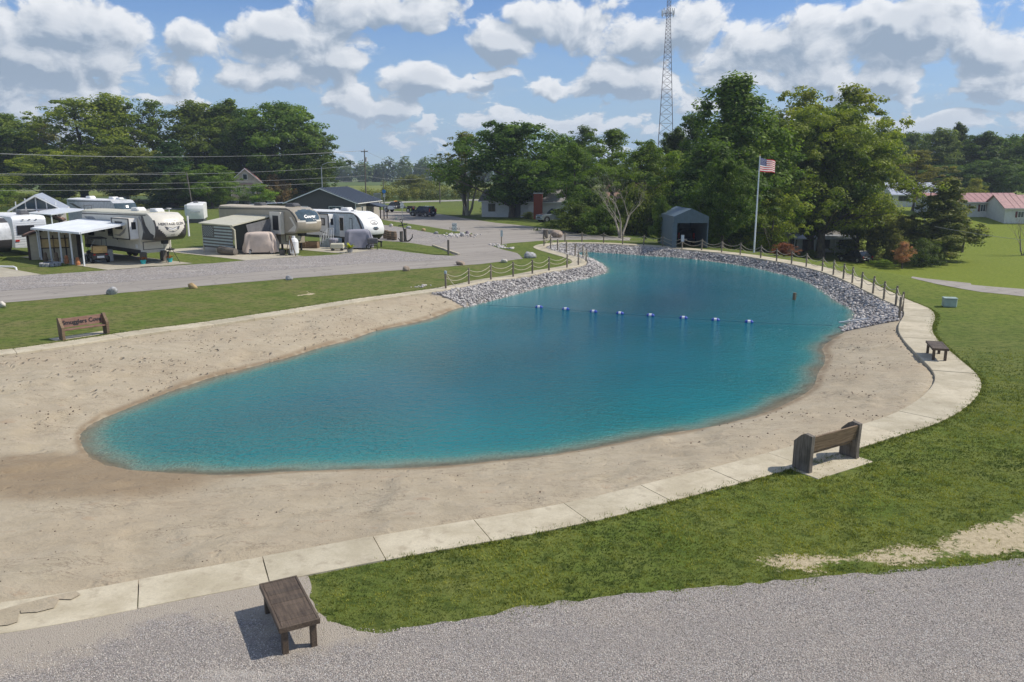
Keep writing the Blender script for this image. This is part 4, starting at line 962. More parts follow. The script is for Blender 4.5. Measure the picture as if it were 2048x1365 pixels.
# far wood and hedges: nobody could count these
def mass(name, P, hgt, rad, n, ls, col, label, seed=3):
    r = np.random.RandomState(seed); Cs = []; Nn = []; Tt = []
    for (x, y), h, w in zip(P, hgt, rad):
        d = r.normal(size=(n, 3)); d /= np.linalg.norm(d, axis=1)[:, None]; q = r.uniform(.6, 1.05, n)
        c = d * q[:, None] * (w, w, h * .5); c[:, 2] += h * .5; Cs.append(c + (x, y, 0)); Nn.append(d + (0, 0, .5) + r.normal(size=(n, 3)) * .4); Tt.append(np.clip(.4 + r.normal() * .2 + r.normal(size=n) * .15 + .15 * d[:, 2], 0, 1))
    C = np.vstack(Cs); V, Fc = leaf_quads(C, np.vstack(Nn), ls * r.uniform(.6, 1.3, len(C)), None, r)
    o = obj(name, np_mesh(name, V, Fc, [LEAF], face_attrs=dict(tint=np.concatenate(Tt))), kind='stuff', label=label); o.color = (*col, 1); return o
r = np.random.RandomState(5); xs = np.arange(-520, 420, 5.5); Pf = np.c_[xs, 610 + r.uniform(-25, 45, len(xs)) + 25 * np.sin(xs * .02)]
mass('far_wood', Pf, r.uniform(13, 20.5, len(xs)), r.uniform(5, 8.5, len(xs)), 420, 1.1, (.060, .10, .036), 'distant wood closing the horizon behind the crop fields')
xs = np.arange(0, 1, .011); Pf = np.array([h0 + hn * 11 + hd * (8 + 130 * q) + r.normal(size=2) * .6 for q in xs])
mass('hedge_row', Pf, r.uniform(2.4, 4.2, len(xs)), r.uniform(1.0, 1.9, len(xs)), 200, .22, (.11, .125, .042), 'overgrown hedge along the far side of the highway', 8)
Pf = np.array([h0 + hn * 12 - hd * (4 + 150 * q) + r.normal(size=2) * 1.5 for q in np.arange(0, 1, .014)])
mass('field_edge_scrub', Pf, r.uniform(1.0, 2.4, len(Pf)), r.uniform(1.2, 2.4, len(Pf)), 130, .2, (.10, .115, .035), 'rough scrub along the field edge beyond the trailers', 9)
xs = np.arange(70, 330, 6.); Pf = np.c_[xs, 235 + r.uniform(-10, 20, len(xs))]
mass('right_wood', Pf, r.uniform(13, 19, len(xs)), r.uniform(4, 6, len(xs)), 420, .5, (.062, .10, .03), 'wood behind the houses on the right', 13)
# ---------------------------------------------------------------- foreground furniture
def bearing(a, b): return math.atan2(b[1] - a[1], b[0] - a[0])
def table_bench(loc, rz, L, Wd, Ht, label, nb=10):
    t = thing('slatted_bench', label, 'bench', loc, rz, 'dark low benches without backs')
    e = L / 2 - .02; fr = .085
    for s in (-1, 1):
        MB().box((0, s * (Wd / 2 - .019), Ht - fr / 2), (L, .038, fr), DWOOD, bev=.006).build('side_rail', t)
        MB().box((s * (L / 2 - .019 + .0385), 0, Ht - fr / 2 - .002), (.038, Wd + .004, fr), DWOOD, bev=.006).build('end_rail', t)
    w = (L - .012) / nb
    for k in range(nb):
        MB().box((-L / 2 + .006 + w * (k + .5), 0, Ht - .022 + random.uniform(-.002, .002)), (w - .007, Wd - .082, .034), DWOOD, bev=.004).build('board', t)
    for sx_ in (-1, 1):
        for sy in (-1, 1):
            MB().box((sx_ * (L / 2 - .065), sy * (Wd / 2 - .085), (Ht - .045) / 2 - .01), (.088, .088, Ht - .045 + .02), DWOOD, bev=.006).build('leg', t)
    return t
a, b_, c = onplane(570, 1305), onplane(628, 1293), onplane(536, 1226)
rz = bearing(a, c); L = math.dist(a, c) + .16; ux, uy = math.cos(rz), math.sin(rz); wv = math.dist(a, b_)
cx_ = ((a[0] + b_[0]) / 2 + ux * (L / 2 - .08), (a[1] + b_[1]) / 2 + uy * (L / 2 - .08), 0.)
table_bench(cx_, rz, L, wv + .17, .475, 'dark stained plank bench on the foreground gravel, nearest the camera')
a, b_, c = onplane(1866, 720.5, .035), onplane(1889.5, 722, .035), onplane(1855, 707, .035)
rz = bearing(a, c); L = math.dist(a, c) + .16; ux, uy = math.cos(rz), math.sin(rz); wv = math.dist(a, b_)
cx_ = ((a[0] + b_[0]) / 2 + ux * (L / 2 - .08), (a[1] + b_[1]) / 2 + uy * (L / 2 - .08), .03)
table_bench(cx_, rz, max(L, 1.1), wv + .17, .475, 'dark plank bench standing on the right bend of the concrete path', 7)

def back_bench(loc, rz, L, label, wood, board, text=None, prof=None):
    """x along the seat, -y is the side one sits on"""
    t = thing('timber_bench', label, 'bench', loc, rz, 'heavy timber benches with backs')
    for s in (-1, 1):
        e = MB(); x0, x1 = s * L / 2, s * (L / 2 - .11)
        e.prism(prof, x0, x1, wood, axis='x'); e.build('end_slab', t)
    bk = MB().add([(-L / 2 + .112, .10, .47), (L / 2 - .112, .10, .47), (L / 2 - .112, .17, .84), (-L / 2 + .112, .17, .84), (-L / 2 + .112, .155, .47), (L / 2 - .112, .155, .47), (L / 2 - .112, .225, .84), (-L / 2 + .112, .225, .84)],
                  [(0, 1, 2, 3), (7, 6, 5, 4), (0, 4, 5, 1), (3, 2, 6, 7), (0, 3, 7, 4), (1, 5, 6, 2)], board).build('backrest', t)
    MB().box((0, -.045, .40), (L - .224, .27, .05), board, bev=.008).build('seat', t)
    if text:
        text_mb(text, .235, BLACK, bk, 'carved_lettering', fn=lambda x, y, z: (x, .10 + (.655 + y * 1.05 - .47) * .189 - .006 - z, .655 + y * 1.05), bold=.006)
    return t
PROF1 = [(-.21, 0), (.20, 0), (.23, .30), (.25, .88), (.10, .90), (-.05, .70), (-.21, .52)]
a, b_ = onplane(126, 679, .03), onplane(214, 666.5, .03)
back_bench(((a[0] + b_[0]) / 2 - .05, (a[1] + b_[1]) / 2 + .05, .0), bearing(a, b_), math.dist(a, b_) + .12, 'brown timber bench with a carved backrest on the left bank', BWOOD, RWOOD, 'Smugglers Cove', PROF1)
PROF2 = [(-.24, -.03), (.23, -.03), (.22, .3), (.24, .87), (.04, .90), (-.06, .84), (-.24, .66)]
a, b_ = onplane(1608, 943), onplane(1700, 915)
rz = bearing(a, b_)
nx, ny = -math.sin(rz), math.cos(rz); c0 = ((a[0] + b_[0]) / 2, (a[1] + b_[1]) / 2)
back_bench((c0[0] + nx * .04, c0[1] + ny * .04, .02), rz + math.pi, math.dist(a, b_) + .14, 'grey weathered timber bench seen from behind beside the near path', GWOOD, BWOOD, None, PROF2)
m = MB(); m.box((c0[0] - nx * .02, c0[1] - ny * .02, -.03), (2.05, .95, .10), CONC, rz=rz, bev=.01); o = m.build('bench_pad'); o['kind'] = 'structure'
a2 = onplane(160, 672); m = MB(); m.box((a2[0], a2[1], -.045), (2.2, .7, .10), CONC, rz=R(50), bev=.01); o = m.build('bench_pad'); o['kind'] = 'structure'

# rope fences
def rope_fence(pts, label, kink=None):
    q0 = onplane(*pts[0]); t = thing('rope_fence', label, 'fence', (q0[0], q0[1], 0)); W = []
    for i, (px, py) in enumerate(pts):
        q = onplane(px, py, -.08); h = 1.02 + random.uniform(-.03, .03); lean = (random.uniform(-.03, .03), random.uniform(-.03, .03))
        x, y = q[0] - q0[0], q[1] - q0[1]
        m = MB(); m.tube([(x, y, -.5), (x + lean[0] * .5, y + lean[1] * .5, h * .5), (x + lean[0], y + lean[1], h - .02), (x + lean[0], y + lean[1], h)], [.062, .060, .056, .045], PWOOD, 8)
        p = m.build('post', t, smooth=False); W.append(Vector((x + lean[0], y + lean[1], h)))
    for i in range(len(W) - 1):
        a, b = W[i], W[i + 1]; L = (b - a).length
        for top, sg in ((-.10, .26), (-.38, .27)):
            sg = sg * min(1.3, L / 2.2) * random.uniform(.85, 1.15); d = (b - a).normalized() * .05
            P = [a + (b - a) * k / 10 + Vector((0, 0, top - sg * 4 * (k / 10) * (1 - k / 10))) for k in range(11)]
            MB().tube(P, .019, ROPE, 5).build('rope', t, smooth=True)
    return t, W
FL = [(892,581),(938,572),(982,563),(1026.5,557),(1065,551),(1098,544.5),(1134,538.5),(1157,533),(1172,526),(1166,517),(1150,513.5),(1132.5,508.5),(1115,503.5),(1101,499),(1088,494.5),(1101,489)]
FR = [(1130,486.5),(1164,486.5),(1207,488.5),(1245,491),(1287,493.5),(1325,496),(1364,500),(1403,503.5),(1443,508),(1480,512.5),(1521,519),(1553,525.5),(1583,531),(1612,537),(1644,546),(1666,553.5),(1686,561.5),(1704,569.5),(1722,580.5),(1745,591.5),(1767,603),(1791,614.5),(1804,627),(1798,641)]
t, Wp = rope_fence(FL, 'wooden post and rope fence along the left bank round the small inlet')
p = Wp[0]; MB().tube([p + Vector((0, 0, -.12)), p + Vector((.02, -.01, .03))], [.085, .08], BLUEP, 8).build('post_cap', t)
e = onplane(922, 590, -.1); q0 = t.location
MB().tube([p + Vector((0, 0, -.08)), p + Vector((.25, -.1, -.45)), Vector((e[0] - q0.x, e[1] - q0.y, -.05))], .019, ROPE, 5).build('rope', t, smooth=True)
for k, i in ((8, .2), (8, -.3), (13, .2), (14, .1)):
    q = Wp[k]; MB().tube([q + Vector((0, 0, -.06)), q + Vector((.14 * i * 4, .1, -.4)), q + Vector((.25 * i * 4, -.05, -.75)), q + Vector((.1, .08, -.45))], .019, ROPE, 5).build('rope', t, smooth=True)
rope_fence(FR, 'long wooden post and rope fence round the far and right bank to the path bend')

# swim line
bp = [(1078,616),(1131.5,620),(1187,625),(1240,628.5),(1301,632.5),(1367,637.5),(1431,641.5),(1498,645.5)]
bw = [onplane(x, y, WL) for x, y in bp]; e0, e1 = onplane(958, 611, WL), onplane(1665, 652, WL)
ch = [e0] + bw + [e1]; MB().tube([(x, y, WL + .02) for x, y in ch], .010, pm('swim_rope', (.06, .20, .26), .6), 5).build('swim_rope')
tagm(bpy.data.objects['swim_rope'], 'thin dark rope strung across the pond through the buoys', 'rope')
ordn = ['first', 'second', 'third', 'fourth', 'fifth', 'sixth', 'seventh', 'last']
b0 = None
for i, (x, y) in enumerate(bw):
    rz = bearing(ch[i], ch[i + 2]); lab = 'blue and white float on the swim rope, %s from the left bank' % ordn[i]
    if b0 is None:
        b0 = thing('buoy', lab, 'buoy', (x, y, WL + .03), rz, 'floats on the swim rope')
        m = MB(); m.tube([(-.07, 0, 0), (.07, 0, 0)], .105, BUOYW, 12); m.build('float_band', b0, smooth=False)
        for s in (-1, 1): MB().tube([(s * .071, 0, 0), (s * .13, 0, 0), (s * .19, 0, 0), (s * .21, 0, 0)], [.105, .10, .06, .03], BLUES, 12).build('float_end', b0)
    else:
        c = copy_tree(b0); c.location = (x, y, WL + .03); c.rotation_euler = (0, 0, rz); c['label'] = lab
q = onplane(1588, 600, WL); m = MB(); m.tube([(0, 0, -.6), (.01, 0, .2), (.02, 0, .42)], [.11, .105, .10], BWOOD, 8); o = m.build('mooring_stump'); o.location = (*q, WL); tagm(o, 'short brown wooden stump sticking out of the deep water', 'stump')
q = onplane(1712, 648, WL); m = MB(); m.bar((-.75, .25, .02), (.55, -.16, .30), .14, .05, LGREY); o = m.build('drift_plank'); o.location = (*q, WL); tagm(o, 'pale plank lying half in the water by the right bank', 'plank')

# boulders
def boulder(px, py, wpx, hpx, m, label, seed, D=None):
    q = onplane(px, py); dd = q[1]; s = wpx / F * dd / 2; h = hpx / F * dd
    V, Fc = hull_rock(1, seed, 1.); V = V / np.abs(V).max(0) * (s, s * .8, h * .62); V[:, 2] += h * .38
    me = np_mesh('boulder', V, Fc, [m]); o = obj('boulder', me); o.location = (q[0], q[1] + s * .5, 0); return tagm(o, label, 'boulder', 'boulders along the road edges')
ST1 = pm('grey_boulder', (.34, .34, .34), .85, var=.4, scale=6, bump=.8, bscale=14); ST2 = pm('tan_boulder', (.42, .30, .15), .85, var=.3, scale=4, bump=.6, bscale=14)
ST3 = pm('pale_boulder', (.60, .56, .50), .85, var=.25, scale=4, bump=.8, bscale=14); ST4 = pm('brown_boulder', (.34, .27, .21), .85, var=.4, scale=6, bump=.8, bscale=14)
for i, a in enumerate([(222,590,25,16,ST1,'grey boulder on the verge above the carved bench'),(383,578,20,12,ST2,'smooth tan boulder on the road verge'),(577,561,17,10,ST1,'small grey boulder on the road verge below the covered cart'),
    (811,543,18,11,ST4,'brown grey boulder on the verge left of the rope fence'),(921,531,20,10,ST4,'flat brown boulder at the road edge behind the rope fence'),(1008,526,14,9,ST3,'small white boulder at the road edge right of the flat brown one'),
    (1061,517,26,13,ST1,'large grey boulder on the grass tip by the inlet'),(2,616,16,13,ST3,'white boulder cut by the left picture edge'),(782,454,9,6,ST3,'pale stone, leftmost of the row below the grass island'),
    (817,458,11,6,ST1,'long grey stone, second of the row below the grass island'),(846,463,10,6,ST2,'tan stone, third of the row below the grass island'),(872,469,10,6,ST1,'grey stone, fourth of the row below the grass island'),
    (888,472,6,3,ST3,'tiny pale stone, last of the row below the grass island'),(1023,499,11,5,ST3,'pale stone on the grass near the small sign on the tip'),(1113,476,28,17,ST4,'huge wedge shaped boulder behind the inlet fence'),
    (924,474,9,9,ST1,'upright grey rock in the stone bed at the road fork'),(934,470,9,8,pm('purple_boulder', (.22, .19, .22), .85, var=.3),'dark purple rock in the stone bed at the road fork'),(941,474,8,6,ST4,'brown rock at the right end of the stone bed'),
    (1683,658,12,5,ST1,'dark wet rock in the shallows at the right bank'),(1690,655,7,4,ST3,'small pale rock in the shallows at the right bank')]):
    boulder(a[0], a[1], a[2], a[3], a[4], a[5], 100 + i)
def stones_at(name, pxs, n, smin, smax, label, spread):
    P = []
    for (x, y) in pxs:
        q = onplane(x, y); P += [(q[0] + rng.normal() * spread[0], q[1] + rng.normal() * spread[1]) for _ in range(n)]
    P = np.array(P); s = rng.uniform(smin, smax, len(P)); scatter_rocks(name, P, s * .3, s, np.clip(rng.rand(len(P)) * .5 + .5, 0, 1), STONE, kind='stuff', label=label)
stones_at('stone_bed', [(905,472),(915,471),(922,470),(930,469),(938,472),(912,474)], 26, .08, .2, 'bed of pale stones round the small white sign at the road fork', (.6, 1.0))
stones_at('stone_edging', [(985,490),(991,492),(998,494),(1006,496),(1014,497)], 16, .06, .16, 'white stones edging the grass tip', (.3, .3))
stones_at('verge_stones', [(835,575),(842,573),(850,572)], 10, .04, .1, 'few white stones where the path meets the lawn', (.2, .12))

# posts and signs
def post_sign(px, py, h, label, plate=None, dz=0, m=PWOOD, r=.05, cat='sign', text=None, col=WHITE, yaw=0, name='sign_post'):
    q = onplane(px, py); t = thing(name, label, cat, (*q, 0), yaw); MB().tube([(0, 0, -.1), (0, 0, h)], r, m, 8).build('post', t)
    if plate:
        w, hh, z = plate; p = MB().box((0, -r - .012, z), (w, .02, hh), col, bev=.004).build('plate', t)
        if text: 
            for k, ln_ in enumerate(text): text_mb(ln_, hh / (len(text) + .8), BLACK, p, 'lettering', fn=lambda x, y, zz, k=k: (x, -r - .0235 - zz, z + hh * (.5 - (k + .75) / (len(text) + .5)) + y), extr=.001)
    return t
post_sign(897, 510, 1.25, 'dark square post at the tip of the grass wedge', None, m=GWOOD, r=.09, cat='post', name='post')
post_sign(1003, 489, 1.3, 'post with a pale blue sign seen edge on by the grass tip', (.22, .6, 1.05), m=PWOOD, r=.06, col=BLUEP, yaw=R(15))
post_sign(805, 449, 3.0, 'thin post with a white upright sign on the grass island', (.45, .75, 2.55), m=STEEL, r=.035, text=['SLOW', '10', 'MPH'])
post_sign(909, 466, .4, 'small white notice board at the stone bed', (.55, .95, .65), m=PWOOD, r=.04, text=['NO', 'TRUCKS'])
post_sign(1364, 499, 1.2, 'post with a small grey board on the far rope fence', (.28, .6, 1.0), m=PWOOD, r=.06, col=LGREY)
q = onplane(1898, 614); m = MB(); m.box((0, 0, .22), (.62, .5, .44), GREENBOX, bev=.04); t = thing('utility_box', 'pale green utility box on the right lawn', 'utility box', (*q, 0), R(-15)); m.build('cabinet', t)
MB().box((0, 0, .46), (.66, .54, .05), GREENBOX, bev=.02).build('lid', t)
q = onplane(793, 440.5); m = MB(); m.box((0, 0, .2), (.25, .25, .4), GREENBOX, bev=.03); o = m.build('utility_pedestal'); o.location = (*q, 0); tagm(o, 'little green pedestal box at the edge of the grass island', 'utility box')
q = onplane(1091, 478); m = MB(); m.tube([(0, 0, -.1), (0, 0, .95)], [.30, .27], GWOOD, 10); o = m.build('timber_stump'); o.location = (*q, 0); tagm(o, 'thick grey timber stump beside the huge boulder', 'stump')
# anchor leaning on a timber post, and barrels
q = onplane(806, 484); t = thing('timber_post', 'pair of thick grey timber posts holding the anchor', 'post', (*q, 0)); MB().tube([(-.14, 0, -.1), (-.14, 0, 1.05)], .17, GWOOD, 10).build('post', t); MB().tube([(.22, .1, -.1), (.22, .1, 1.3)], .15, GWOOD, 10).build('post', t)
t = thing('anchor', 'black ship anchor leaning against timber posts by the lay-by', 'anchor', (q[0] + .42, q[1] - .25, 0), R(15), lean=(0, R(-13)))
MB().tube([(0, 0, .1), (0, 0, 2.1)], .055, BLACK, 8).build('shank', t); MB().tube([(-.45, 0, 1.75), (.5, 0, 1.72)], .045, BLACK, 8).build('stock', t)
MB().tube([(-.75, 0, .62), (-.62, 0, .28), (-.3, 0, .08), (0, 0, .05), (.3, 0, .08), (.62, 0, .28), (.75, 0, .62)], [.03, .06, .07, .08, .07, .06, .03], BLACK, 8).build('arms', t)
MB().tube([(.14 * math.cos(k * .6283), 0, 2.2 + .14 * math.sin(k * .6283)) for k in range(11)], .03, BLACK, 6).build('ring', t)
def barrel(px, py, lab):
    q = onplane(px, py); t = thing('barrel', lab, 'barrel', (*q, 0), 0, 'wooden barrels beside the white travel trailer')
    MB().lathe([(.27, 0), (.31, .2), (.335, .45), (.31, .7), (.27, .9)], BWOOD, 14).build('staves', t)
    for z, r_ in ((.12, .302), (.33, .332), (.57, .332), (.78, .302)): MB().lathe([(r_, z - .025), (r_ + .006, z), (r_, z + .025)], BLACK, 14).build('hoop', t)
barrel(772, 478, 'left wooden barrel beside the white travel trailer'); barrel(779, 480, 'middle wooden barrel beside the white travel trailer'); barrel(788, 481, 'right wooden barrel standing apart from the other two')

# flagpole
p = P3(1508, 505); p.z = 0; q = onplane(1508, 505); t = thing('flagpole', 'tall white flagpole behind the far rope fence', 'flagpole', (*q, 0)); fh = ztop(312, q[1])
MB().tube([(0, 0, -.1), (0, 0, fh)], [.075, .04], WHITEM, 12).build('pole', t); MB().lathe([(.01, -.07), (.06, -.04), (.07, 0), (.06, .04), (.01, .07)], pm('gold', (.6, .45, .15), .3, .8), 10, (0, 0, fh + .07)).build('finial', t)
MB().tube([(.06, -.03, .9), (.06, -.03, fh - .1)], .006, WHITE, 4).build('halyard', t)
fl = thing('flag', 'American stars and stripes flag flying from the tall flagpole', 'flag', (q[0] + .06, q[1], fh - .16), R(36))
FWd, FH = 2.15, 1.15
def fpt(u, v):
    x = u * FWd * .92; y = .10 * math.sin(u * 7 + v * 1.2) * (u ** .6); z = -v * FH * (1 - .12 * u) - .30 * u ** 1.25 - .07 * math.sin(u * 6.) * u; return (x + .05 * v * u, y - .15 * u, z)
def fpatch(m_, u0, u1, v0, v1, mat_, nu=10, off=0):
    nv = 1; vs = [fpt(u0 + (u1 - u0) * i / nu, v0 + (v1 - v0) * j / nv) for i in range(nu + 1) for j in range(nv + 1)]
    vs = [(x, y - off, z) for x, y, z in vs]; fs = [(i * 2, i * 2 + 1, i * 2 + 3, i * 2 + 2) for i in range(nu)]; m_.add(vs, fs, mat_)
fr_, fw_, fb_ = MB(), MB(), MB()
for k in range(13): fpatch((fr_ if k % 2 == 0 else fw_), .4 if k < 7 else 0, 1, k / 13, (k + 1) / 13, FRED if k % 2 == 0 else STAR, 14)
for k in range(4): fpatch(fb_, 0, .4, k * 7 / 52, (k + 1) * 7 / 52, FBLUE, 8)
fr_.build('red_stripes', fl); fw_.build('white_stripes', fl); fb_.build('canton', fl); st = MB()
for r_ in range(9):
    for c_ in range(6 if r_ % 2 == 0 else 5):
        u = .4 * (2 * c_ + (1 if r_ % 2 == 0 else 2)) / 12; v = 7 / 13 * (r_ + 1) / 10; e = .012
        for s_ in (-1, 1): st.add([(x, y - .008 * s_, z) for x, y, z in (fpt(u - e, v), fpt(u, v - e * 1.7), fpt(u + e, v), fpt(u, v + e * 1.7))], [(0, 1, 2, 3)], STAR)
st.build('stars', fl)

# lattice tower
TD = 300; q = ((1324 - CX) / F * TD * CP, TD, 0); tw = thing('radio_tower', 'tall three legged lattice tower with antennas rising over the trees', 'tower', q, R(20))
def tr_(z): return max(.85, 4.6 - .0605 * z * 1.0)
legs = lambda z: [Vector((tr_(z) * math.cos(R(a)), tr_(z) * math.sin(R(a)), z)) for a in (90, 210, 330)]
TH = 92
for k in range(3): MB().tube([legs(z)[k] for z in (0, 20, 40, 62, TH)], [.16, .14, .11, .08, .07], TOWERM, 6).build('leg', tw)
br = MB(); z = 0.
while z < TH - 1:
    st_ = max(1.15, tr_(z) * 1.05); z2 = min(TH, z + st_); A, B = legs(z), legs(z2)
    for k in range(3):
        j = (k + 1) % 3
        for a_, b__ in ((A[k], B[j]), (A[j], B[k]), (B[k], B[j])): br.tube([a_, b__], .038, TOWERM, 4, caps=False)
    z = z2
br.build('bracing', tw)
za = ztop(27, TD)
for k in range(9):
    a_ = R(40 * k); rr = 2.2; MB().box((rr * math.cos(a_), rr * math.sin(a_), za + (k % 3) * .2), (.18, .32, 2.3), LGREY, rz=a_, bev=.03).build('antenna', tw)
    MB().bar((.6 * math.cos(a_), .6 * math.sin(a_), za), (2.1 * math.cos(a_), 2.1 * math.sin(a_), za), .07, .07, TOWERM).build('bracket', tw)
ringm = MB(); ringm.tube([(1.9 * math.cos(R(a)), 1.9 * math.sin(R(a)), za - .5) for a in range(0, 361, 30)], .05, TOWERM, 5); ringm.build('platform_ring', tw)

# utility poles, wires, lamps
def upole(px, D, py, label, arm=1.2, lean=None, m=GWOOD, r=.14):
    p = AT(px, D); h = ztop(py, D) - p.z; t = thing('utility_pole', label, 'utility pole', p, R(40), lean=lean)
    MB().tube([(0, 0, -.3), (0, 0, h)], [r, r * .7], m, 8).build('pole', t)
    if arm:
        MB().box((0, 0, h - .35), (.12, arm * 2, .14), m).build('crossarm', t)
        for s in (-1, 0, 1): MB().lathe([(.05, 0), (.07, .08), (.03, .18)], pm('insulator', (.5, .5, .5), .3), 8, (0, s * arm * .85, h - .27 if s else h)).build('insulator', t)
    return t, p, h
t1, pA, hA = upole(733, 158, 300, 'tall wooden utility pole with crossarm behind the dark grey building', 1.25)
MB().lathe([(.22, 0), (.22, .9)], LGREY, 10, (.3, 0, hA - 2.3)).build('transformer', t1)
upole(768, 185, 345, 'shorter thin utility pole beside the blue road sign', 0, r=.11)
t3, pC, hC = upole(880, 188, 338, 'wooden utility pole in the verge left of the half dead tree', .8)
t4, pD, hD = upole(386, 150, 345, 'bare wooden pole leaning left behind the white trailers', 0, lean=(0, R(-5)))
upole(1857, 140, 375, 'grey utility pole by the pale roofed white house', .5, r=.12); upole(1842, 144, 378, 'second wooden pole near the pale roofed white house', 0, r=.12)
upole(1748, 178, 380, 'wooden pole on the lawn behind the walnut tree', 0, r=.12)
upole(1760, 196, 262, 'thin mast above the trees on the right skyline', 0, r=.08, m=STEEL)
p = AT(647, 138); t = thing('street_lamp', 'grey street lamp with a curved arm behind the dark grey building', 'street lamp', p, 0); h = ztop(326, 138)
MB().tube([(0, 0, 0), (0, 0, h - .8), (.25, 0, h - .3), (1.0, 0, h - .02), (1.9, 0, h + .1)], [.1, .07, .06, .05, .05], STEEL, 8).build('pole', t); MB().box((2.15, 0, h + .08), (.65, .28, .12), LGREY, bev=.04).build('lamp_head', t)
p = AT(1848, 132); t = thing('street_lamp', 'thin grey street lamp by the pale roofed white house', 'street lamp', p, 0); h = ztop(383, 132)
MB().tube([(0, 0, 0), (0, 0, h)], [.09, .06], STEEL, 8).build('pole', t); MB().box((.2, 0, h), (.7, .25, .12), LGREY, bev=.04).build('lamp_head', t)
WIRE = pm('wire', (.34, .34, .34), .5)
def wire(a, b, sag, label, r=.020):
    a, b = Vector(a), Vector(b); P = [a + (b - a) * k / 24 + Vector((0, 0, -sag * 4 * (k / 24) * (1 - k / 24))) for k in range(25)]
    o = MB().tube(P, r, WIRE, 4).build('power_line'); tagm(o, label, 'wire', 'overhead wires along the highway'); return o
LP = Vector((pA.x - hd[0] * 95, pA.y - hd[1] * 95, 0))
for dz, off, lab in ((-.15, -1.1, 'highest overhead wire on the left, near strand of the pair'), (-.15, 1.1, 'highest overhead wire on the left, far strand of the pair'), (-2.9, 0, 'single overhead wire below the highest pair on the left')):
    o2 = Vector((hn[0] * off, hn[1] * off, 0)); wire(LP + o2 + Vector((0, 0, hA + dz + .2)), pA + o2 + Vector((0, 0, hA + dz)), 1.9, lab, .022)
for dz, lab in ((-4.9, 'low overhead wire crossing in front of the left trees'), (-5.8, 'lowest overhead wire above the trailer roofs')):
    wire(LP + Vector((0, 0, hA + dz)), pA + Vector((0, 0, hA + dz)), 1.2, lab)
wire(LP + Vector((0, 0, hA - 4.2)), pD + Vector((-.9, 0, hD)), .5, 'overhead wire rising to the leaning pole from the left')
wire(pA + Vector((0, 0, hA - .1)), pC + Vector((0, 0, hC)), 1.2, 'overhead wire between the tall pole and the pole by the half dead tree')
wire(pA + Vector((0, 0, hA - 4.9)), pC + Vector((0, 0, hC - 1.4)), .9, 'lower overhead wire between the tall pole and the pole by the half dead tree')
wa, wb_ = P3(1880, 470), P3(2200, 490); wire((wa.x - 22, 86, 5.2 - 4), (66, 60, 1.9), 1.4, 'dark cable drooping across the right lawn', .018)

# ---------------------------------------------------------------- buildings
def window(parent, c, w, h, face, frame=WHITE, glass=GLASS, mull=True, shutters=None):
    """face: unit normal axis string '-y','+y','-x','+x'"""
    ax = face[1]; s = -1 if face[0] == '-' else 1
    def bx(mb, cx, cz, ww, hh, t, m, off):
        if ax == 'y': mb.box((c[0] + cx, c[1] + s * off, c[2] + cz), (ww, t, hh), m)
        else: mb.box((c[0] + s * off, c[1] + cx, c[2] + cz), (t, ww, hh), m)
    m = MB(); f = .07
    for cx, cz, ww, hh in ((0, h / 2 + f / 2, w + 2 * f, f), (0, -h / 2 - f / 2, w + 2 * f, f), (-w / 2 - f / 2, 0, f, h), (w / 2 + f / 2, 0, f, h)): bx(m, cx, cz, ww, hh, .06, frame, .03)
    if mull: bx(m, 0, 0, .05, h, .05, frame, .024)
    o = m.build('window', parent); g = MB(); bx(g, 0, 0, w, h, .02, glass, .008); g.build('pane', o)
    if shutters:
        for q in (-1, 1): g = MB(); bx(g, q * (w / 2 + f + .2), 0, .34, h + .1, .04, shutters, .022); g.build('shutter', parent)
    return o
def gable_house(name, label, cat, loc, rz, Lx, Wy, wh, rh, wm, rm, over=.35, ribs=None, group=None, trim=WHITE):
    """ridge along y (depth Wy), gable faces -y; width Lx"""
    t = thing(name, label, cat, loc, rz, group); x, y = Lx / 2, Wy / 2
    m = MB(); m.prism([(-x, -.1), (x, -.1), (x, wh), (0, wh + rh), (-x, wh)], -y, y, wm); wall = m.build('wall', t)
    sl = rh / x; ov = over; th = .14
    for s in (-1, 1):
        r_ = MB(); P = [(0, wh + rh + .02), (s * (x + ov), wh - sl * ov + .02), (s * (x + ov), wh - sl * ov + .02 + th), (0, wh + rh + .02 + th)]
        if s < 0: P = P[::-1]
        r_.prism(P, -y - ov, y + ov, rm); ro = r_.build('roof', t)
        f_ = MB(); P2 = [(0, wh + rh - .06), (s * (x + ov), wh - sl * ov - .06), (s * (x + ov), wh - sl * ov + .10), (0, wh + rh + .10)]
        if s < 0: P2 = P2[::-1]
        f_.prism(P2, -y - ov - .03, -y - ov - .002, trim); f_.build('bargeboard', t)
        if ribs:
            rb = MB(); n = int((Wy + 2 * ov) / ribs)
            for k in range(1, n): yy = -y - ov + k * ribs; rb.bar((0 + s * .02, yy, wh + rh + th + .035), (s * (x + ov), yy, wh - sl * ov + th + .035), .03, .035, rm)
            rb.build('roof_ribs', ro)
        g = MB(); g.box((s * (x + ov + .04), 0, wh - sl * ov + .03), (.09, Wy + 2 * ov, .11), trim); g.build('gutter', t)
    for s in (-1, 1): MB().box((s * (x - .03), -y - .012, wh / 2), (.12, .03, wh), trim).build('corner_board', t)
    return t
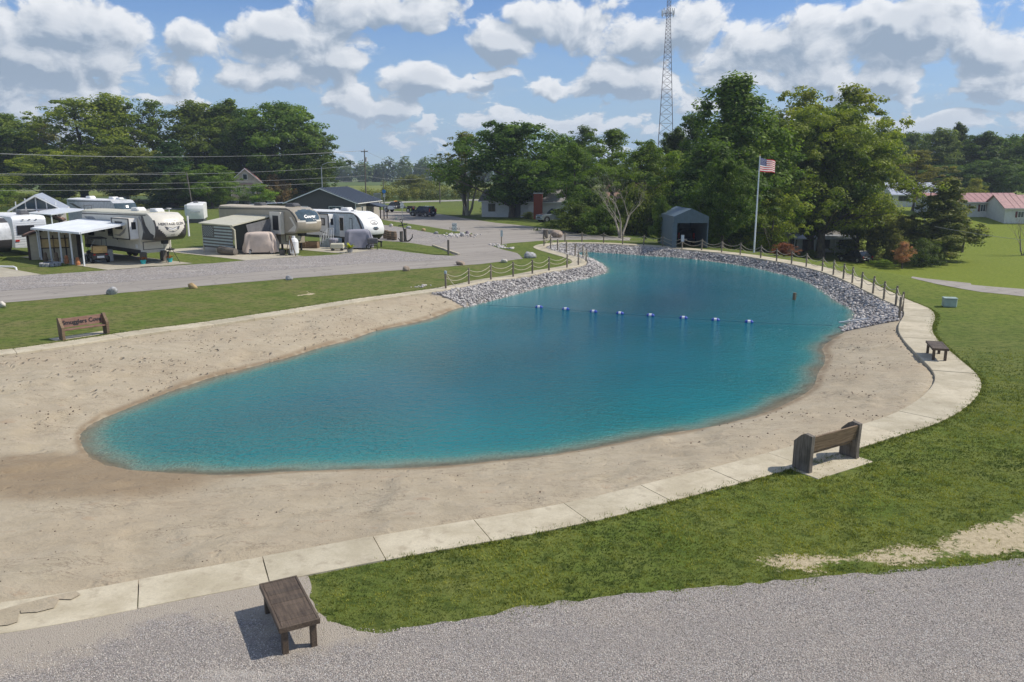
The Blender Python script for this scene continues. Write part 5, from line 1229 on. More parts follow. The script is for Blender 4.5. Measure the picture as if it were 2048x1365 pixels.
# dark slate building
B0 = Vector((-22.3, 115.2)); LW = 10.2; rzb = R(-6); c_, s_ = math.cos(rzb), math.sin(rzb)
cen = (B0.x - LW / 2 * c_ - 6.2 * s_, B0.y - LW / 2 * s_ + 6.2 * c_, 0)
bl = gable_house('office_building', 'dark slate sided building with a dark blue metal roof behind the white trailer', 'building', cen, rzb, LW, 12.4, 2.7, 1.95, SLATE, NAVYROOF, .4, 1.2)
for x in (-3.0, 2.2): window(bl, (x, -6.2, 1.55), 2.0, 1.15, '-y', WHITE, GLASSB)
m = MB(); m.box((5.108, 0, 1.3), (.02, 12.3, 2.55), BEIGE); m.build('side_cladding', bl)
window(bl, (5.12, 1.2, 1.5), .5, 1.6, '+x', WHITE, GLASS, False); window(bl, (5.12, -3.2, 1.5), .7, 1.1, '+x', WHITE, GLASS, False)
m = MB(); m.prism([(5.0, 2.05), (7.4, 1.85), (7.4, 1.95), (5.0, 2.6)], -1.0, 3.2, NAVYROOF); m.build('porch_roof', bl)
for yy in (-.8, 1.2, 3.0): MB().box((7.2, yy, .95), (.14, .14, 1.9), BRTRIM).build('porch_post', bl)
for z in np.arange(.35, 2.6, .32): pass
# canopy shed left of the office
p = AT(556, 122); t = thing('open_shed', 'low open shed with a pale metal roof left of the dark slate building', 'shed', p, R(-6)); MB().prism([(-3.4, 2.2), (3.4, 2.55), (3.4, 2.65), (-3.4, 2.3)], -2.2, 2.2, PALEROOF).build('roof', t)
for x in np.linspace(-3.2, 3.2, 6): MB().box((x, -2.1, 1.1), (.1, .1, 2.2), DGREY).build('post', t)
MB().box((0, 2.0, 1.1), (6.4, .08, 2.2), BEIGE).build('back_wall', t)
# farmhouse
p = AT(497, 176); t = gable_house('farmhouse', 'cream farmhouse with a faded red metal roof among the left trees', 'house', p, R(14), 6, 9, 5.2, 2.6, pm('cream_siding', (.5, .42, .33), .8), REDR, .4)
window(t, (0, -4.5, 6.1), .8, 1.1, '-y', WHITE, GLASS, False); window(t, (-1.5, -4.5, 3.4), .8, 1.2, '-y', WHITE, GLASS); window(t, (1.5, -4.5, 3.4), .8, 1.2, '-y', WHITE, GLASS)
m = MB(); m.prism([(-4.6, 4.7), (0, 6.9), (4.6, 4.7), (4.6, 4.55), (-4.6, 4.55)], -1.5, 1.5, REDR, axis='x'); m.build('cross_roof', t)
# white ranch house with brick chimney
WS = pm('white_siding', (.62, .63, .63), .7, var=.05, dirt=.15)
p = AT(1050, 131); t = gable_house('ranch_house', 'white ranch house with grey roof and brick chimney behind the big maple', 'house', (p.x, p.y, 0), R(78), 8, 12.5, 2.6, 1.5, WS, GREYR, .45)
for y in (-4.6, -1.2): window(t, (-4.0, y * -1, 1.5), 1.0, 1.1, '-x', DGREY, GLASS)
MB().box((-4.02, .4, 1.05), (.06, .95, 2.1), DGREY).build('door', t)
window(t, (-4.0, -4.0, 1.5), 1.4, 1.2, '-x', WHITE, GLASS)
p = AT(1076, 122.5); m = MB(); m.box((0, 0, 1.9), (1.3, .8, 3.8), BRICK); t = thing('chimney_stack', 'broad red brick chimney on the front of the white ranch house', 'chimney', (p.x, p.y, 0), R(-8)); m.build('stack', t); MB().box((0, 0, 3.86), (1.45, .95, .12), LGREY).build('cap', t)
for k in range(14):
    MB().box((0, -.405, .13 + k * .26), (1.3, .014, .235), BRICK).build('brick_course', t)
p = AT(1108, 127); t = gable_house('garage', 'white garage wing with grey shingle roof right of the brick chimney', 'garage', (p.x, p.y + 1, 0), R(80), 7, 7, 2.5, 1.4, WS, GREYR, .35)
# brown roofed house deep in the trees
p = AT(1285, 128); t = gable_house('brown_roof_house', 'house with a brown shingle roof hidden behind the locust trees', 'house', p, R(84), 8.5, 11, 3.4, 3.0, TANW, pm('brown_roof', (.33, .20, .15), .9, var=.15), .4)
window(t, (-4.25, 1, 1.8), 1.0, 1.2, '-x', WHITE, GLASS)
# carport
p = P3(1378, 497); t = thing('carport', 'blue grey metal carport with an open front in the shade', 'carport', (p.x, p.y + 3, p.z), R(2))
m = MB(); w = 1.6; m.prism([(-w, -.3), (-w, 2.9), (0, 3.6), (w, 2.9), (w, -.3), (w - .08, -.3), (w - .08, 2.85), (0, 3.52), (-w + .08, 2.85), (-w + .08, -.3)], -3, 3, BLUEGREY); m.build('shell', t)
m = MB(); m.prism([(-w, 2.3), (w, 2.3), (w, 2.9), (0, 3.6), (-w, 2.9)], -3.04, -2.98, BLUEGREY); m.build('gable_panel', t)
m = MB(); m.box((-1.5, -3.0, 1.08), (.42, .05, 2.45), BLUEGREY); m.build('front_panel', t); MB().box((0, 2.95, 1.4), (3.4, .05, 3.0), BLUEGREY).build('back_panel', t)
rp = MB()
for k in range(13):
    x = -1.5 + .25 * k; rp.box((x, -3.05, 2.62 + (.6 * (1 - abs(x) / w)) / 2), (.04, .03, .56 + .6 * (1 - abs(x) / w)), BLUEGREY)
rp.build('panel_ribs', t)
# rusty roofed shed
p = P3(1508, 489); t = thing('low_shed', 'low shed with a rust streaked pale roof behind the flagpole', 'shed', (p.x, p.y, p.z), R(3)); MB().box((0, 0, 1.0), (3.4, 2.4, 2.0), BLUEP).build('wall', t)
MB().prism([(-1.4, 1.9), (1.4, 2.35), (1.4, 2.45), (-1.4, 2.0)], -1.9, 1.9, RUST, axis='x').build('roof', t)
# low house behind the walnut
p = P3(1650, 514); t = gable_house('low_house', 'low pale house with an awning roof behind the walnut tree', 'house', (p.x, p.y + 8, p.z), R(86), 7, 13, 2.4, 1.7, WS, GREYR, .4)
for y, w_ in ((4.6, 1.0), (2.6, .9), (-1.6, 1.6), (-4.4, 1.2)): window(t, (-3.5, y, 1.35), w_, 1.2, '-x', DGREY, GLASS)
MB().box((-3.52, .8, 1.0), (.05, .95, 2.0), BRTRIM).build('door', t)
MB().prism([(-5.6, 2.1), (-3.5, 2.55), (-3.5, 2.65), (-5.6, 2.2)], -5.6, 3.0, PALEROOF).build('porch_roof', t)
for y in (-5.4, -2.6, .2, 2.9): MB().box((-5.5, y, 1.05), (.1, .1, 2.1), WHITE).build('porch_post', t)
# white houses at the right
p = AT(1843, 168); t = gable_house('pale_roof_house', 'white house with a pale blue metal roof on the far right lawn', 'house', (p.x, p.y + 4, 0), R(90), 8, 12.5, 2.6, 2.2, WS, PALEROOF, .4, 1.0)
window(t, (-4, 4.0, 1.7), 1.8, .9, '-x', DGREY, GLASS); window(t, (-4, .6, 1.7), 1.3, .9, '-x', DGREY, GLASS)
MB().box((-4.02, -3.4, 1.05), (.05, 1.1, 2.1), BRTRIM).build('door', t); MB().box((-4.6, -3.2, .15), (1.2, 3.0, .3), BRICK).build('porch_step', t)
p = AT(1942, 140); t = gable_house('red_roof_house', 'long white house with a faded red metal roof and maroon shutters', 'house', (p.x + 1, p.y + 3.5, p.z), R(88), 7, 15, 2.6, 1.3, WS, REDR, .4, 1.0)
for y in (2.0, -1.0, 5.6): window(t, (-3.5, y, 1.55), .8, 1.1, '-x', WHITE, GLASSB, True, MAROON)
p = AT(2052, 134); t = gable_house('red_roof_wing', 'nearer white wing with a faded red roof at the right picture edge', 'house', (p.x + 1.0, p.y + 3.5, p.z), R(88), 7, 9, 2.6, 1.9, WS, REDR, .35, 1.0)
window(t, (-3.5, 1.9, 1.5), .9, .9, '-x', WHITE, GLASSB, True, MAROON)
# entrance board and billboard
p = AT(252, 128); t = thing('entrance_board', 'tall dark board with a pale blue picture panel by the highway', 'sign', p, R(-10)); h = ztop(393, 128)
MB().box((0, 0, h / 2 + .4), (1.9, .2, h - .8), CHAR).build('panel', t); MB().box((-.2, -.11, h - 1.0), (1.2, .03, 1.5), BLUEP, bev=.01).build('picture', t)
for z in (h - .6, h - 1.1, h - 1.6, h - 2.1): MB().box((.72, -.11, z), (.18, .03, .22), WHITE).build('symbol', t)
for x in (-.8, .8): MB().box((x, .1, .4), (.14, .14, .8), CHAR).build('leg', t)
p = AT(755, 172); t = thing('roadside_billboard', 'grey slatted billboard beside the highway seen over the office roof', 'sign', p, R(-4)); h = ztop(386, 172)
for k in range(4): MB().box((0, 0, h - .2 - k * .36), (1.6, .08, .31), MGREY).build('slat', t)
for x in (-.7, .7): MB().box((x, .1, h / 2), (.12, .1, h), BRTRIM).build('post', t)
text_mb('WELCOME', .24, WHITE, t, 'lettering', fn=lambda x, y, z: (x, -.045 - z, h - .2 + y), extr=.001)
p = AT(769, 176); t = thing('road_sign', 'round blue road sign above a white plate by the highway', 'sign', p, 0); MB().tube([(0, 0, 0), (0, 0, 3.4)], .07, STEEL, 8).build('post', t)
MB().tube([(0, -.08, 3.0), (0, -.12, 3.0)], .42, SIGNB, 16).build('disc', t); MB().box((0, -.1, 2.1), (.5, .03, .55), WHITE).build('plate', t)
MB().box((0, -.12, 2.1), (.1, .01, .35), BLACK).build('symbol', t)
# ---------------------------------------------------------------- vehicles
def wheel(parent, x, y, r, w=.22, name='wheel'):
    s = 1 if y > 0 else -1; o = MB().tube([(x, y - s * w / 2, r), (x, y - s * w * .3, r), (x, y + s * w * .3, r), (x, y + s * w / 2, r)], [r * .93, r, r, r * .93], TYRE, 18).build(name, parent)
    MB().tube([(x, y + s * (w / 2 - .01), r), (x, y + s * (w / 2 + .015), r)], [r * .62, r * .58], RIM, 14).build('rim', o); return o
def rprism(mb, poly, W, ins, m, y=0):
    cx = sum(p[0] for p in poly) / len(poly); cz = sum(p[1] for p in poly) / len(poly); n = len(poly); vs = []; ys = [-W / 2, -W / 2 + ins, W / 2 - ins, W / 2]
    for q, yy in enumerate(ys):
        for (px, pz) in poly:
            if q in (0, 3): d = math.hypot(px - cx, pz - cz); k = 1 - ins * .9 / d; vs.append((cx + (px - cx) * k, y + yy, cz + (pz - cz) * k))
            else: vs.append((px, y + yy, pz))
    fs = [tuple(range(n)), tuple(3 * n + k for k in range(n))[::-1]]
    for q in range(3): fs += [(q * n + i, (q + 1) * n + i, (q + 1) * n + (i + 1) % n, q * n + (i + 1) % n) for i in range(n)]
    mb.add(vs, fs, m)
def car(label, loc, rz, L, W, Ht, paint, kind='suv', cat='car', name='parked_car', group='cars and trucks parked about the site'):
    t = thing(name, label, cat, loc, rz, group); x = L / 2; r = .34 if kind != 'truck' else .40
    belt = Ht * .56; hood = Ht * (.56 if kind != 'hatch' else .54); cl = .24
    if kind == 'truck': low = [(-x, .5), (-x + .05, Ht * .58), (x - 1.9, Ht * .60), (x - 1.6, Ht * .61), (x - .15, Ht * .56), (x, Ht * .45), (x, .42), (x - .1, .35), (-x + .1, .42)]
    else: low = [(-x, .42), (-x + .02, belt * .85), (-x + .12, belt), (x * .38, belt), (x - .25, belt * .82), (x, belt * .62), (x, .35), (x - .15, cl), (-x + .15, cl)]
    m = MB(); rprism(m, low, W, .09, paint); m.build('body', t)
    if kind == 'suv': b0_, b1_, r0, r1 = -x + .1, x * .42, -x + .42, x * .10
    elif kind == 'hatch': b0_, b1_, r0, r1 = -x + .12, x * .40, -x + .85, x * .02
    else: b0_, b1_, r0, r1 = -x * .30, x * .42, -x * .25, x * .16
    zb, zt = (belt if kind != 'truck' else Ht * .60), Ht; wb, wt = W / 2 - .06, W / 2 - .24
    vs = [(b0_, -wb, zb), (b1_, -wb, zb), (b1_, wb, zb), (b0_, wb, zb), (r0, -wt, zt - .05), (r1, -wt, zt - .05), (r1, wt, zt - .05), (r0, wt, zt - .05)]
    g = MB(); g.add(vs, [(3, 2, 1, 0), (4, 5, 6, 7), (0, 1, 5, 4), (1, 2, 6, 5), (2, 3, 7, 6), (3, 0, 4, 7)], GLASS); g.build('windows', t)
    MB().box(((r0 + r1) / 2, 0, zt - .02), (r1 - r0 + .08, 2 * wt + .06, .08), paint, bev=.035).build('roof', t)
    pl = MB()
    for s in (-1, 1):
        for (a, b) in (((b0_, zb), (r0, zt)), ((b1_, zb), (r1, zt)), (((b0_ + b1_) / 2 - .05, zb), ((r0 + r1) / 2 - .05, zt))): pl.bar((a[0], s * (wb + .004), a[1] - .03), (b[0], s * (wt + .012), b[1] - .03), .045, .075, paint)
    pl.build('pillars', t)
    for sx_ in (-1, 1):
        for s in (-1, 1):
            wx = sx_ * (x - .82); MB().tube([(wx, s * (W / 2 - .3), r), (wx, s * (W / 2 + .003), r)], r * 1.22, BLACK, 18).build('wheel_arch', t); wheel(t, wx, s * (W / 2 - .085), r)
    for s in (-1, 1):
        MB().box((x - .06, s * (W / 2 - .28), belt * .70), (.14, .36, .15), HEADL, bev=.03).build('headlight', t)
        MB().box((-x + .04, s * (W / 2 - .15), belt * (.92 if kind != 'suv' else 1.12)), (.14, .16, .22 if kind != 'suv' else .55), REDL, bev=.03).build('tail_light', t)
        MB().box((x * .30, s * (W / 2 + .07), zb + .07), (.12, .16, .13), paint, bev=.03).build('mirror', t)
    MB().box((x - .01, 0, belt * .62), (.05, W * .5, .2), GRILLE, bev=.02).build('grille', t); MB().box((x + .01, 0, .42), (.12, W - .2, .16), MGREY if kind == 'truck' else paint, bev=.04).build('front_bumper', t)
    MB().box((-x - .01, 0, .45), (.14, W - .2, .18), MGREY if kind == 'truck' else paint, bev=.04).build('rear_bumper', t); MB().box((-x - .085, 0, .62), (.02, .32, .16), WHITE).build('licence_plate', t)
    if kind == 'truck':
        q = MB(); q.box((-x * .64, 0, Ht * .60), (x * .62, W - .36, .04), BLACK); q.build('bed_liner', t)
    return t
p = onplane(846, 433); car('dark blue estate car standing on the road by the grass island', (*p, 0), R(142), 4.5, 1.8, 1.62, NAVY)
p = onplane(1103, 445); car('silver blue pickup truck parked under the locust tree', (p[0] + .8, p[1] + 1.2, 0), R(205), 5.8, 2.0, 1.9, SILVER, 'truck', 'pickup truck', 'pickup_truck')
p = P3(1709, 524); car('black hatchback parked on the grass below the walnut tree', (p.x, p.y, p.z), R(112), 4.3, 1.8, 1.48, BLACKP, 'hatch')
p = P3(1385, 489); car('dark car parked in the shade in front of the carport', (p.x, p.y, p.z), R(60), 4.4, 1.8, 1.6, NAVY)
q0 = h0 - hn * 3.0
for px, lab, pc in ((466, 'leftmost of the four distant cars by the highway', NAVY), (488, 'second of the four distant cars by the highway', CHAR), (515, 'third of the four distant cars by the highway', NAVY), (533, 'rightmost pale car of the four by the highway', CARW)):
    p = AT(px, 158); car(lab, (p.x, p.y, 0), R(250), 4.4, 1.8, 1.55, pc)
p = AT(1112, 84 + 60); 
# white flatbed truck
p = onplane(800, 425); t = thing('flatbed_truck', 'white tow truck with a black flatbed and amber light bar on the road', 'truck', (*p, 0), R(158), 'cars and trucks parked about the site')
m = MB(); rprism(m, [(.4, .55), (.4, 1.15), (1.6, 1.18), (2.75, 1.12), (2.95, .95), (2.95, .5), (2.7, .42)], 2.0, .1, CARW); m.build('body', t)
m = MB(); m.add([(.45, -.9, 1.15), (1.95, -.9, 1.15), (1.95, .9, 1.15), (.45, .9, 1.15), (.5, -.75, 1.82), (1.35, -.75, 1.82), (1.35, .75, 1.82), (.5, .75, 1.82)], [(4, 5, 6, 7), (0, 1, 5, 4), (1, 2, 6, 5), (2, 3, 7, 6), (3, 0, 4, 7)], GLASS); m.build('windows', t)
MB().box((.92, 0, 1.85), (.95, 1.6, .08), CARW, bev=.03).build('roof', t); MB().box((.9, 0, 1.95), (.25, 1.0, .12), AMBER, bev=.03).build('light_bar', t)
m = MB(); m.box((-1.3, 0, .82), (3.9, 2.2, .14), BLACK, bev=.02); m.build('flatbed', t)
m = MB()
for y in (-1.0, 1.0): m.box((.3, y, 1.35), (.1, .1, 1.1), BLACK)
m.box((.3, 0, 1.9), (.1, 2.1, .1), BLACK); m.box((.3, 0, 1.5), (.08, 2.0, .08), BLACK); m.build('headache_rack', t)
m = MB(); m.box((-.4, .2, 1.05), (1.0, 1.3, .32), DGREY, bev=.05); m.box((-2.2, -.2, 1.02), (1.1, 1.2, .26), BRTRIM, bev=.05); m.tube([(-.8, .3, 1.1), (-.6, .3, 1.6), (.1, .2, 1.4)], .06, BLACK, 6); m.build('crane_gear', t)
for x in (2.15, -2.2):
    for s in (-1, 1): wheel(t, x, s * .88, .40, .26)
for s in (-1, 1): MB().box((2.9, s * .78, .88), (.12, .34, .18), HEADL, bev=.03).build('headlight', t); MB().box((-3.27, s * .95, .8), (.04, .2, .12), REDL).build('tail_light', t)

# ---------------------------------------------------------------- recreational vehicles
def frame(o, a):
    c, s = math.cos(a), math.sin(a); return lambda x, y, z=0.: (o[0] + x * c - y * s, o[1] + x * s + y * c, z)
def rv(label, name, o, a, L, prof, W, zf, body, capfn, roofz, bulge=.28, cat='trailer', roofm=None, nz=26, ny=22, group='recreational vehicles parked on the pads'):
    """prof: cap profile (x,z) from bottom lip to the roof, x=0 is the lower front wall"""
    t = thing(name, label, cat, (o[0], o[1], 0), a, group)
    P = np.array(prof, float); d = np.r_[0, np.cumsum(np.hypot(*np.diff(P, axis=0).T))]; s = np.linspace(0, d[-1], nz + 1)
    X = np.interp(s, d, P[:, 0]); Z = np.interp(s, d, P[:, 1])
    for _ in range(2): X[1:-1] = (X[:-2] + 2 * X[1:-1] + X[2:]) / 4; Z[1:-1] = (Z[:-2] + 2 * Z[1:-1] + Z[2:]) / 4
    cv = lambda y: bulge * abs(2 * y / W) ** 2.4
    Y = np.linspace(-W / 2, W / 2, ny + 1); fade = lambda z, x: min(1, max(0, (x - X[-1]) / .6))
    cap = MB(); vs = []
    for i in range(nz + 1):
        for y in Y: vs.append((X[i] - cv(y) * fade(Z[i], X[i]), y, Z[i] - .05 * abs(2 * y / W) ** 4 * (Z[i] > roofz - .3)))
    k = ny + 1
    for i in range(nz):
        for j in range(ny):
            u = (Y[j] + Y[j + 1]) / W; zz = (Z[i] + Z[i + 1]) / 2
            cap.mat(capfn(u, zz)); cap.f.append([i * k + j, i * k + j + 1, (i + 1) * k + j + 1, (i + 1) * k + j]); cap.mi.append(cap.ms.index(capfn(u, zz)))
    cap.v = [tuple(v) for v in vs]; c_o = cap.build('front_cap', t, smooth=True)
    side = [(X[i] - cv(W / 2) * fade(Z[i], X[i]), Z[i] - .05 * (Z[i] > roofz - .3)) for i in range(nz + 1)]
    lowx = 0.
    poly = [(-L, zf), (lowx, zf)] + ([(lowx, side[0][1])] if side[0][1] > zf + .05 else []) + side + [(-L + .15, roofz - .14), (-L, roofz - .35)]
    b = MB(); n = len(poly)
    for s_, y in ((-1, -W / 2), (1, W / 2)):
        idx = list(range(n)); b.add([(px, y, pz) for px, pz in poly], [idx if s_ < 0 else idx[::-1]], body)
    q = MB()
    def strip(p0, p1, m): b.add([(p0[0], -W / 2, p0[1]), (p0[0], W / 2, p0[1]), (p1[0], W / 2, p1[1]), (p1[0], -W / 2, p1[1])], [(0, 1, 2, 3)], m)
    m0 = len(poly) - 3
    strip(poly[-1], poly[0], body); strip(poly[0], poly[1], BLACK); strip(poly[1], poly[2], body)
    if side[0][1] > zf + .05: strip(poly[2], poly[3], BLACK)
    b.add([(-L + .15, -W / 2, roofz - .14), (-L, -W / 2, roofz - .35), (-L, W / 2, roofz - .35), (-L + .15, W / 2, roofz - .14)], [(0, 1, 2, 3)], body)
    b.build('body', t)
    xr = X[-1]; rm = roofm or CREAM2
    r_ = MB(); r_.prism([(-W / 2 - .01, roofz - .11), (-W / 2 + .25, roofz - .02), (0, roofz + .03), (W / 2 - .25, roofz - .02), (W / 2 + .01, roofz - .11), (W / 2 + .01, roofz - .18), (-W / 2 - .01, roofz - .18)], -L + .1, xr + .02, rm, axis='x'); r_.build('roof', t)
    def front(y, z):
        zz = min(max(z, Z[0]), Z[-1]); x = float(np.interp(zz, Z, X)); return x - cv(y) * fade(zz, x)
    return t, front
def sbox(t, name, x0, x1, z0, z1, m, y=-1.25, th=.02, bev=.0, parent=None):
    return MB().box(((x0 + x1) / 2, y - th / 2 - .003, (z0 + z1) / 2), (x1 - x0, th, z1 - z0), m, bev=bev).build(name, parent or t)
def swin(t, x0, x1, z0, z1, y=-1.25, m=GLASS):
    o = sbox(t, 'window', x0 - .05, x1 + .05, z0 - .05, z1 + .05, BLACK, y, .03, .02); sbox(t, 'pane', x0, x1, z0, z1, m, y - .031, .008, 0, o); return o
def decal(t, pts, m, y=-1.25, name='stripe', th=.012): return MB().prism(pts[::-1], y - th - .003, y - .003, m).build(name, t)
def ac(t, x, z, m=WHITE, y=0, s=1.): 
    o = MB(); rprism(o, [(-.55 * s, 0), (-.5 * s, .28 * s), (.35 * s, .30 * s), (.6 * s, .12 * s), (.6 * s, 0)], .7 * s, .08, m)
    o.v = [(v[0] + x, v[1] + y, v[2] + z) for v in o.v]; return o.build('air_conditioner', t)
A = R(-38)
# T1 cream fifth wheel
o1 = (-27.75, 62.3)
capf = lambda u, z: (CHAR if z < 2.05 + 1.25 * abs(u) ** 2.6 or abs(u) > .93 and z < 3.3 else CREAM)
P1 = [(2.0, 1.78), (2.35, 1.88), (2.62, 2.2), (2.72, 2.6), (2.66, 3.0), (2.45, 3.4), (2.05, 3.7), (1.4, 3.84)]
t1, fr1 = rv('cream fifth wheel trailer with a dark swoosh and lettered nose, behind the white patio roof', 'fifth_wheel_trailer', o1, A, 9.2, P1, 2.5, .72, CREAM, capf, 3.85)
text_mb('HERITAGE GLEN', .27, CHAR, t1, 'lettering', fn=lambda x, y, z: (fr1(x, 3.02 + y) + .012 + z, x, 3.02 + y), bold=.006)
text_mb('WILDWOOD', .13, MGREY, t1, 'lettering', fn=lambda x, y, z: (fr1(x, 3.24 + y) + .012 + z, x, 3.24 + y))
text_mb('LTZ', .16, CHAR, t1, 'lettering', fn=lambda x, y, z: (fr1(x, 2.2 + y) + .012 + z, x, 2.2 + y), italic=.3)
def emblem(front, pts, m, t, off=.012, name='emblem'):
    mb = MB(); n = len(pts); c = (sum(p[0] for p in pts) / n, sum(p[1] for p in pts) / n); mb.add([(front(y, z) + off, y, z) for y, z in pts], [tuple(range(n))], m); return mb.build(name, t)
for s in (-1, 1):
    emblem(fr1, [(0, 2.70), (s * .25, 2.78), (s * .62, 2.86), (s * .50, 2.62), (s * .25, 2.46), (0, 2.40)], DGREY, t1); emblem(fr1, [(0, 2.66), (s * .25, 2.74), (s * .42, 2.79), (s * .26, 2.66), (0, 2.56)], WHITE, t1, .02)
# side graphics, windows, slide
decal(t1, [(.35, 1.8), (2.05, 1.8), (2.2, 2.2), (1.7, 2.35), (1.1, 2.9), (.8, 3.6), (.45, 3.6), (.75, 2.6)], CHAR); decal(t1, [(.1, 3.5), (.45, 3.1), (.7, 2.3), (.9, 2.3), (.6, 3.2), (.3, 3.6)], MGREY)
decal(t1, [(-9.2, .72), (0, .72), (0, .98), (-4, 1.05), (-9.2, 1.0)], CHAR, name='lower_stripe'); decal(t1, [(-9.1, 3.45), (1.2, 3.62), (1.2, 3.68), (-9.1, 3.55)], CHAR, name='roof_trim')
for k in range(3): decal(t1, [(-8.8 + k * .5, 3.3), (-8.2 + k * .5, 3.3), (-6.4 + k * .4, 2.4), (-7.0 + k * .4, 2.4)], MGREY)
sl = MB(); sl.box((-1.35, -1.62, 2.6), (2.6, .74, 1.62), CREAM, bev=.02); so = sl.build('slide_out', t1)
for z in (1.83, 3.37): MB().box((-1.35, -2.0, z), (2.64, .05, .07), BLACK).build('trim', so)
for x in (-2.63, -.06): MB().box((x, -2.0, 2.6), (.07, .05, 1.6), BLACK).build('trim', so)
sbox(so, 'window', -2.1, -1.0, 2.55, 3.15, BLACK, -1.99, .04, .03); decal(so, [(-2.5, 2.1), (-1.6, 2.15), (-.9, 2.5), (-.4, 2.75), (-.8, 2.3), (-1.5, 2.02)], MGREY, -1.99)
MB().box((-.035, -1.62, 2.62), (.03, .62, 1.5), WHITE).build('end_panel', so); MB().box((-.012, -1.62, 2.85), (.03, .34, .55), BLACK, bev=.01).build('window', so)
swin(t1, -4.9, -4.2, 1.9, 3.0); swin(t1, -6.4, -5.5, 2.2, 3.0)
sbox(t1, 'door', -4.05, -3.3, 1.15, 3.1, CREAM, -1.25, .04, .01); swin(t1, -3.95, -3.4, 1.95, 2.95, -1.29); MB().box((-3.38, -1.33, 1.75), (.05, .06, .3), BLACK).build('door_handle', t1)
swin(t1, -8.3, -7.4, 1.8, 2.9)
sbox(t1, 'hatch', -1.9, -1.0, 1.05, 1.5, CREAM, -1.25, .02, .01); sbox(t1, 'hatch', -.7, -.35, 1.1, 1.4, WHITE, -1.25, .02, .01)
m = MB(); m.box((.015, -.2, 1.28), (.03, 1.7, .62), BLACK, bev=.01); m.build('hatch_frame', t1); MB().box((.03, -.2, 1.28), (.03, 1.6, .54), CREAM, bev=.01).build('front_hatch', t1)
ac(t1, -2.2, 3.85); ac(t1, .6, 3.85, s=.95); MB().tube([(1.3, .6, 3.8), (1.3, .6, 4.1)], .03, WHITE, 6).build('antenna', t1); MB().box((1.3, .6, 4.12), (.5, .15, .05), WHITE, bev=.02).build('antenna_head', t1)
MB().tube([(-9.0, -1.1, 3.75), (-9.0, -1.1, 4.15), (-9.0, -.5, 4.15), (-9.0, -.5, 3.75)], .025, BLACK, 5).build('ladder_rail', t1)
for s in (-1, 1): MB().box((-.25, s * 1.0, .36), (.14, .14, .72), BLACK).build('landing_leg', t1); wheel(t1, -5.6, s * 1.12, .38, .24); wheel(t1, -6.5, s * 1.12, .38, .24)
MB().box((1.35, 0, 1.62), (.5, .4, .34), BLACK, bev=.04).build('king_pin', t1)
MB().tube([(2.42, 1.42, 2.0), (2.42, 1.42, 3.55)], .07, WHITE, 8).build('rolled_awning', t1)
F1 = frame(o1, A)
def at(Fm, x, y, z=0.): return Vector(Fm(x, y, z))
# supports, pots, steps, tripod
for (px, py, lab) in ((288, 527, 'left grey timber block propping the cream trailer nose'), (328, 522.5, 'right grey timber block propping the cream trailer nose')):
    q = onplane(px, py); o = MB().box((0, 0, .42), (.5, .35, .84), GWOOD, bev=.02).build('support_block'); o.location = (*q, 0); o.rotation_euler = (0, 0, A); tagm(o, lab, 'support')
def flower_pot(px, py, lab, pm_=TEAL, s=1.):
    q = onplane(px, py); t = thing('flower_pot', lab, 'flower pot', (*q, 0)); MB().lathe([(.14 * s, 0), (.22 * s, .3 * s), (.24 * s, .33 * s), (.2 * s, .33 * s)], pm_, 14).build('pot', t)
    V, Fc = leaf_quads(rng.normal(size=(90, 3)) * (.13 * s, .13 * s, .07 * s) + (0, 0, .42 * s), rng.normal(size=(90, 3)) + (0, 0, .8), np.full(90, .05 * s), None, rng)
    c = obj('flowers', np_mesh('flowers', V, Fc, [LEAF], face_attrs=dict(tint=rng.rand(90))), t); c.color = (.22, .08, .03, 1)
flower_pot(287, 529, 'teal flower pot with reddish blooms under the cream trailer nose'); flower_pot(340, 525, 'teal flower pot beside the black tripod')
q = onplane(343, 527); t = thing('tripod_grill', 'black tripod stand in front of the cream trailer nose', 'grill', (*q, 0))
for k in range(3): a_ = k * 2.094 + .5; MB().tube([(.62 * math.cos(a_), .62 * math.sin(a_), 0), (.06 * math.cos(a_), .06 * math.sin(a_), 1.25)], .02, BLACK, 5).build('leg', t)
MB().tube([(0, 0, .9), (0, 0, 2.1)], .02, BLACK, 5).build('rod', t); MB().lathe([(.08, 1.0), (.30, 1.04), (.30, 1.12), (.05, 1.14)], BLACK, 12).build('tray', t); MB().lathe([(.05, 2.0), (.22, 2.06), (.24, 2.2), (.1, 2.34)], BLACK, 12).build('head', t)
q = at(F1, -3.7, -2.55); t = thing('entry_steps', 'grey moulded entry steps at the cream trailer door', 'steps', q, A)
for k in range(4): MB().box((-.55 + k * .3, 0, .12 + k * .115), (.32 if k < 3 else .9, 1.1, .24 + k * .23), LGREY, bev=.02).build('step', t)
MB().tube([(-.75, -.5, .2), (-.75, -.5, .95), (.35, -.5, 1.8)], .025, WHITEM, 6).build('handrail', t)
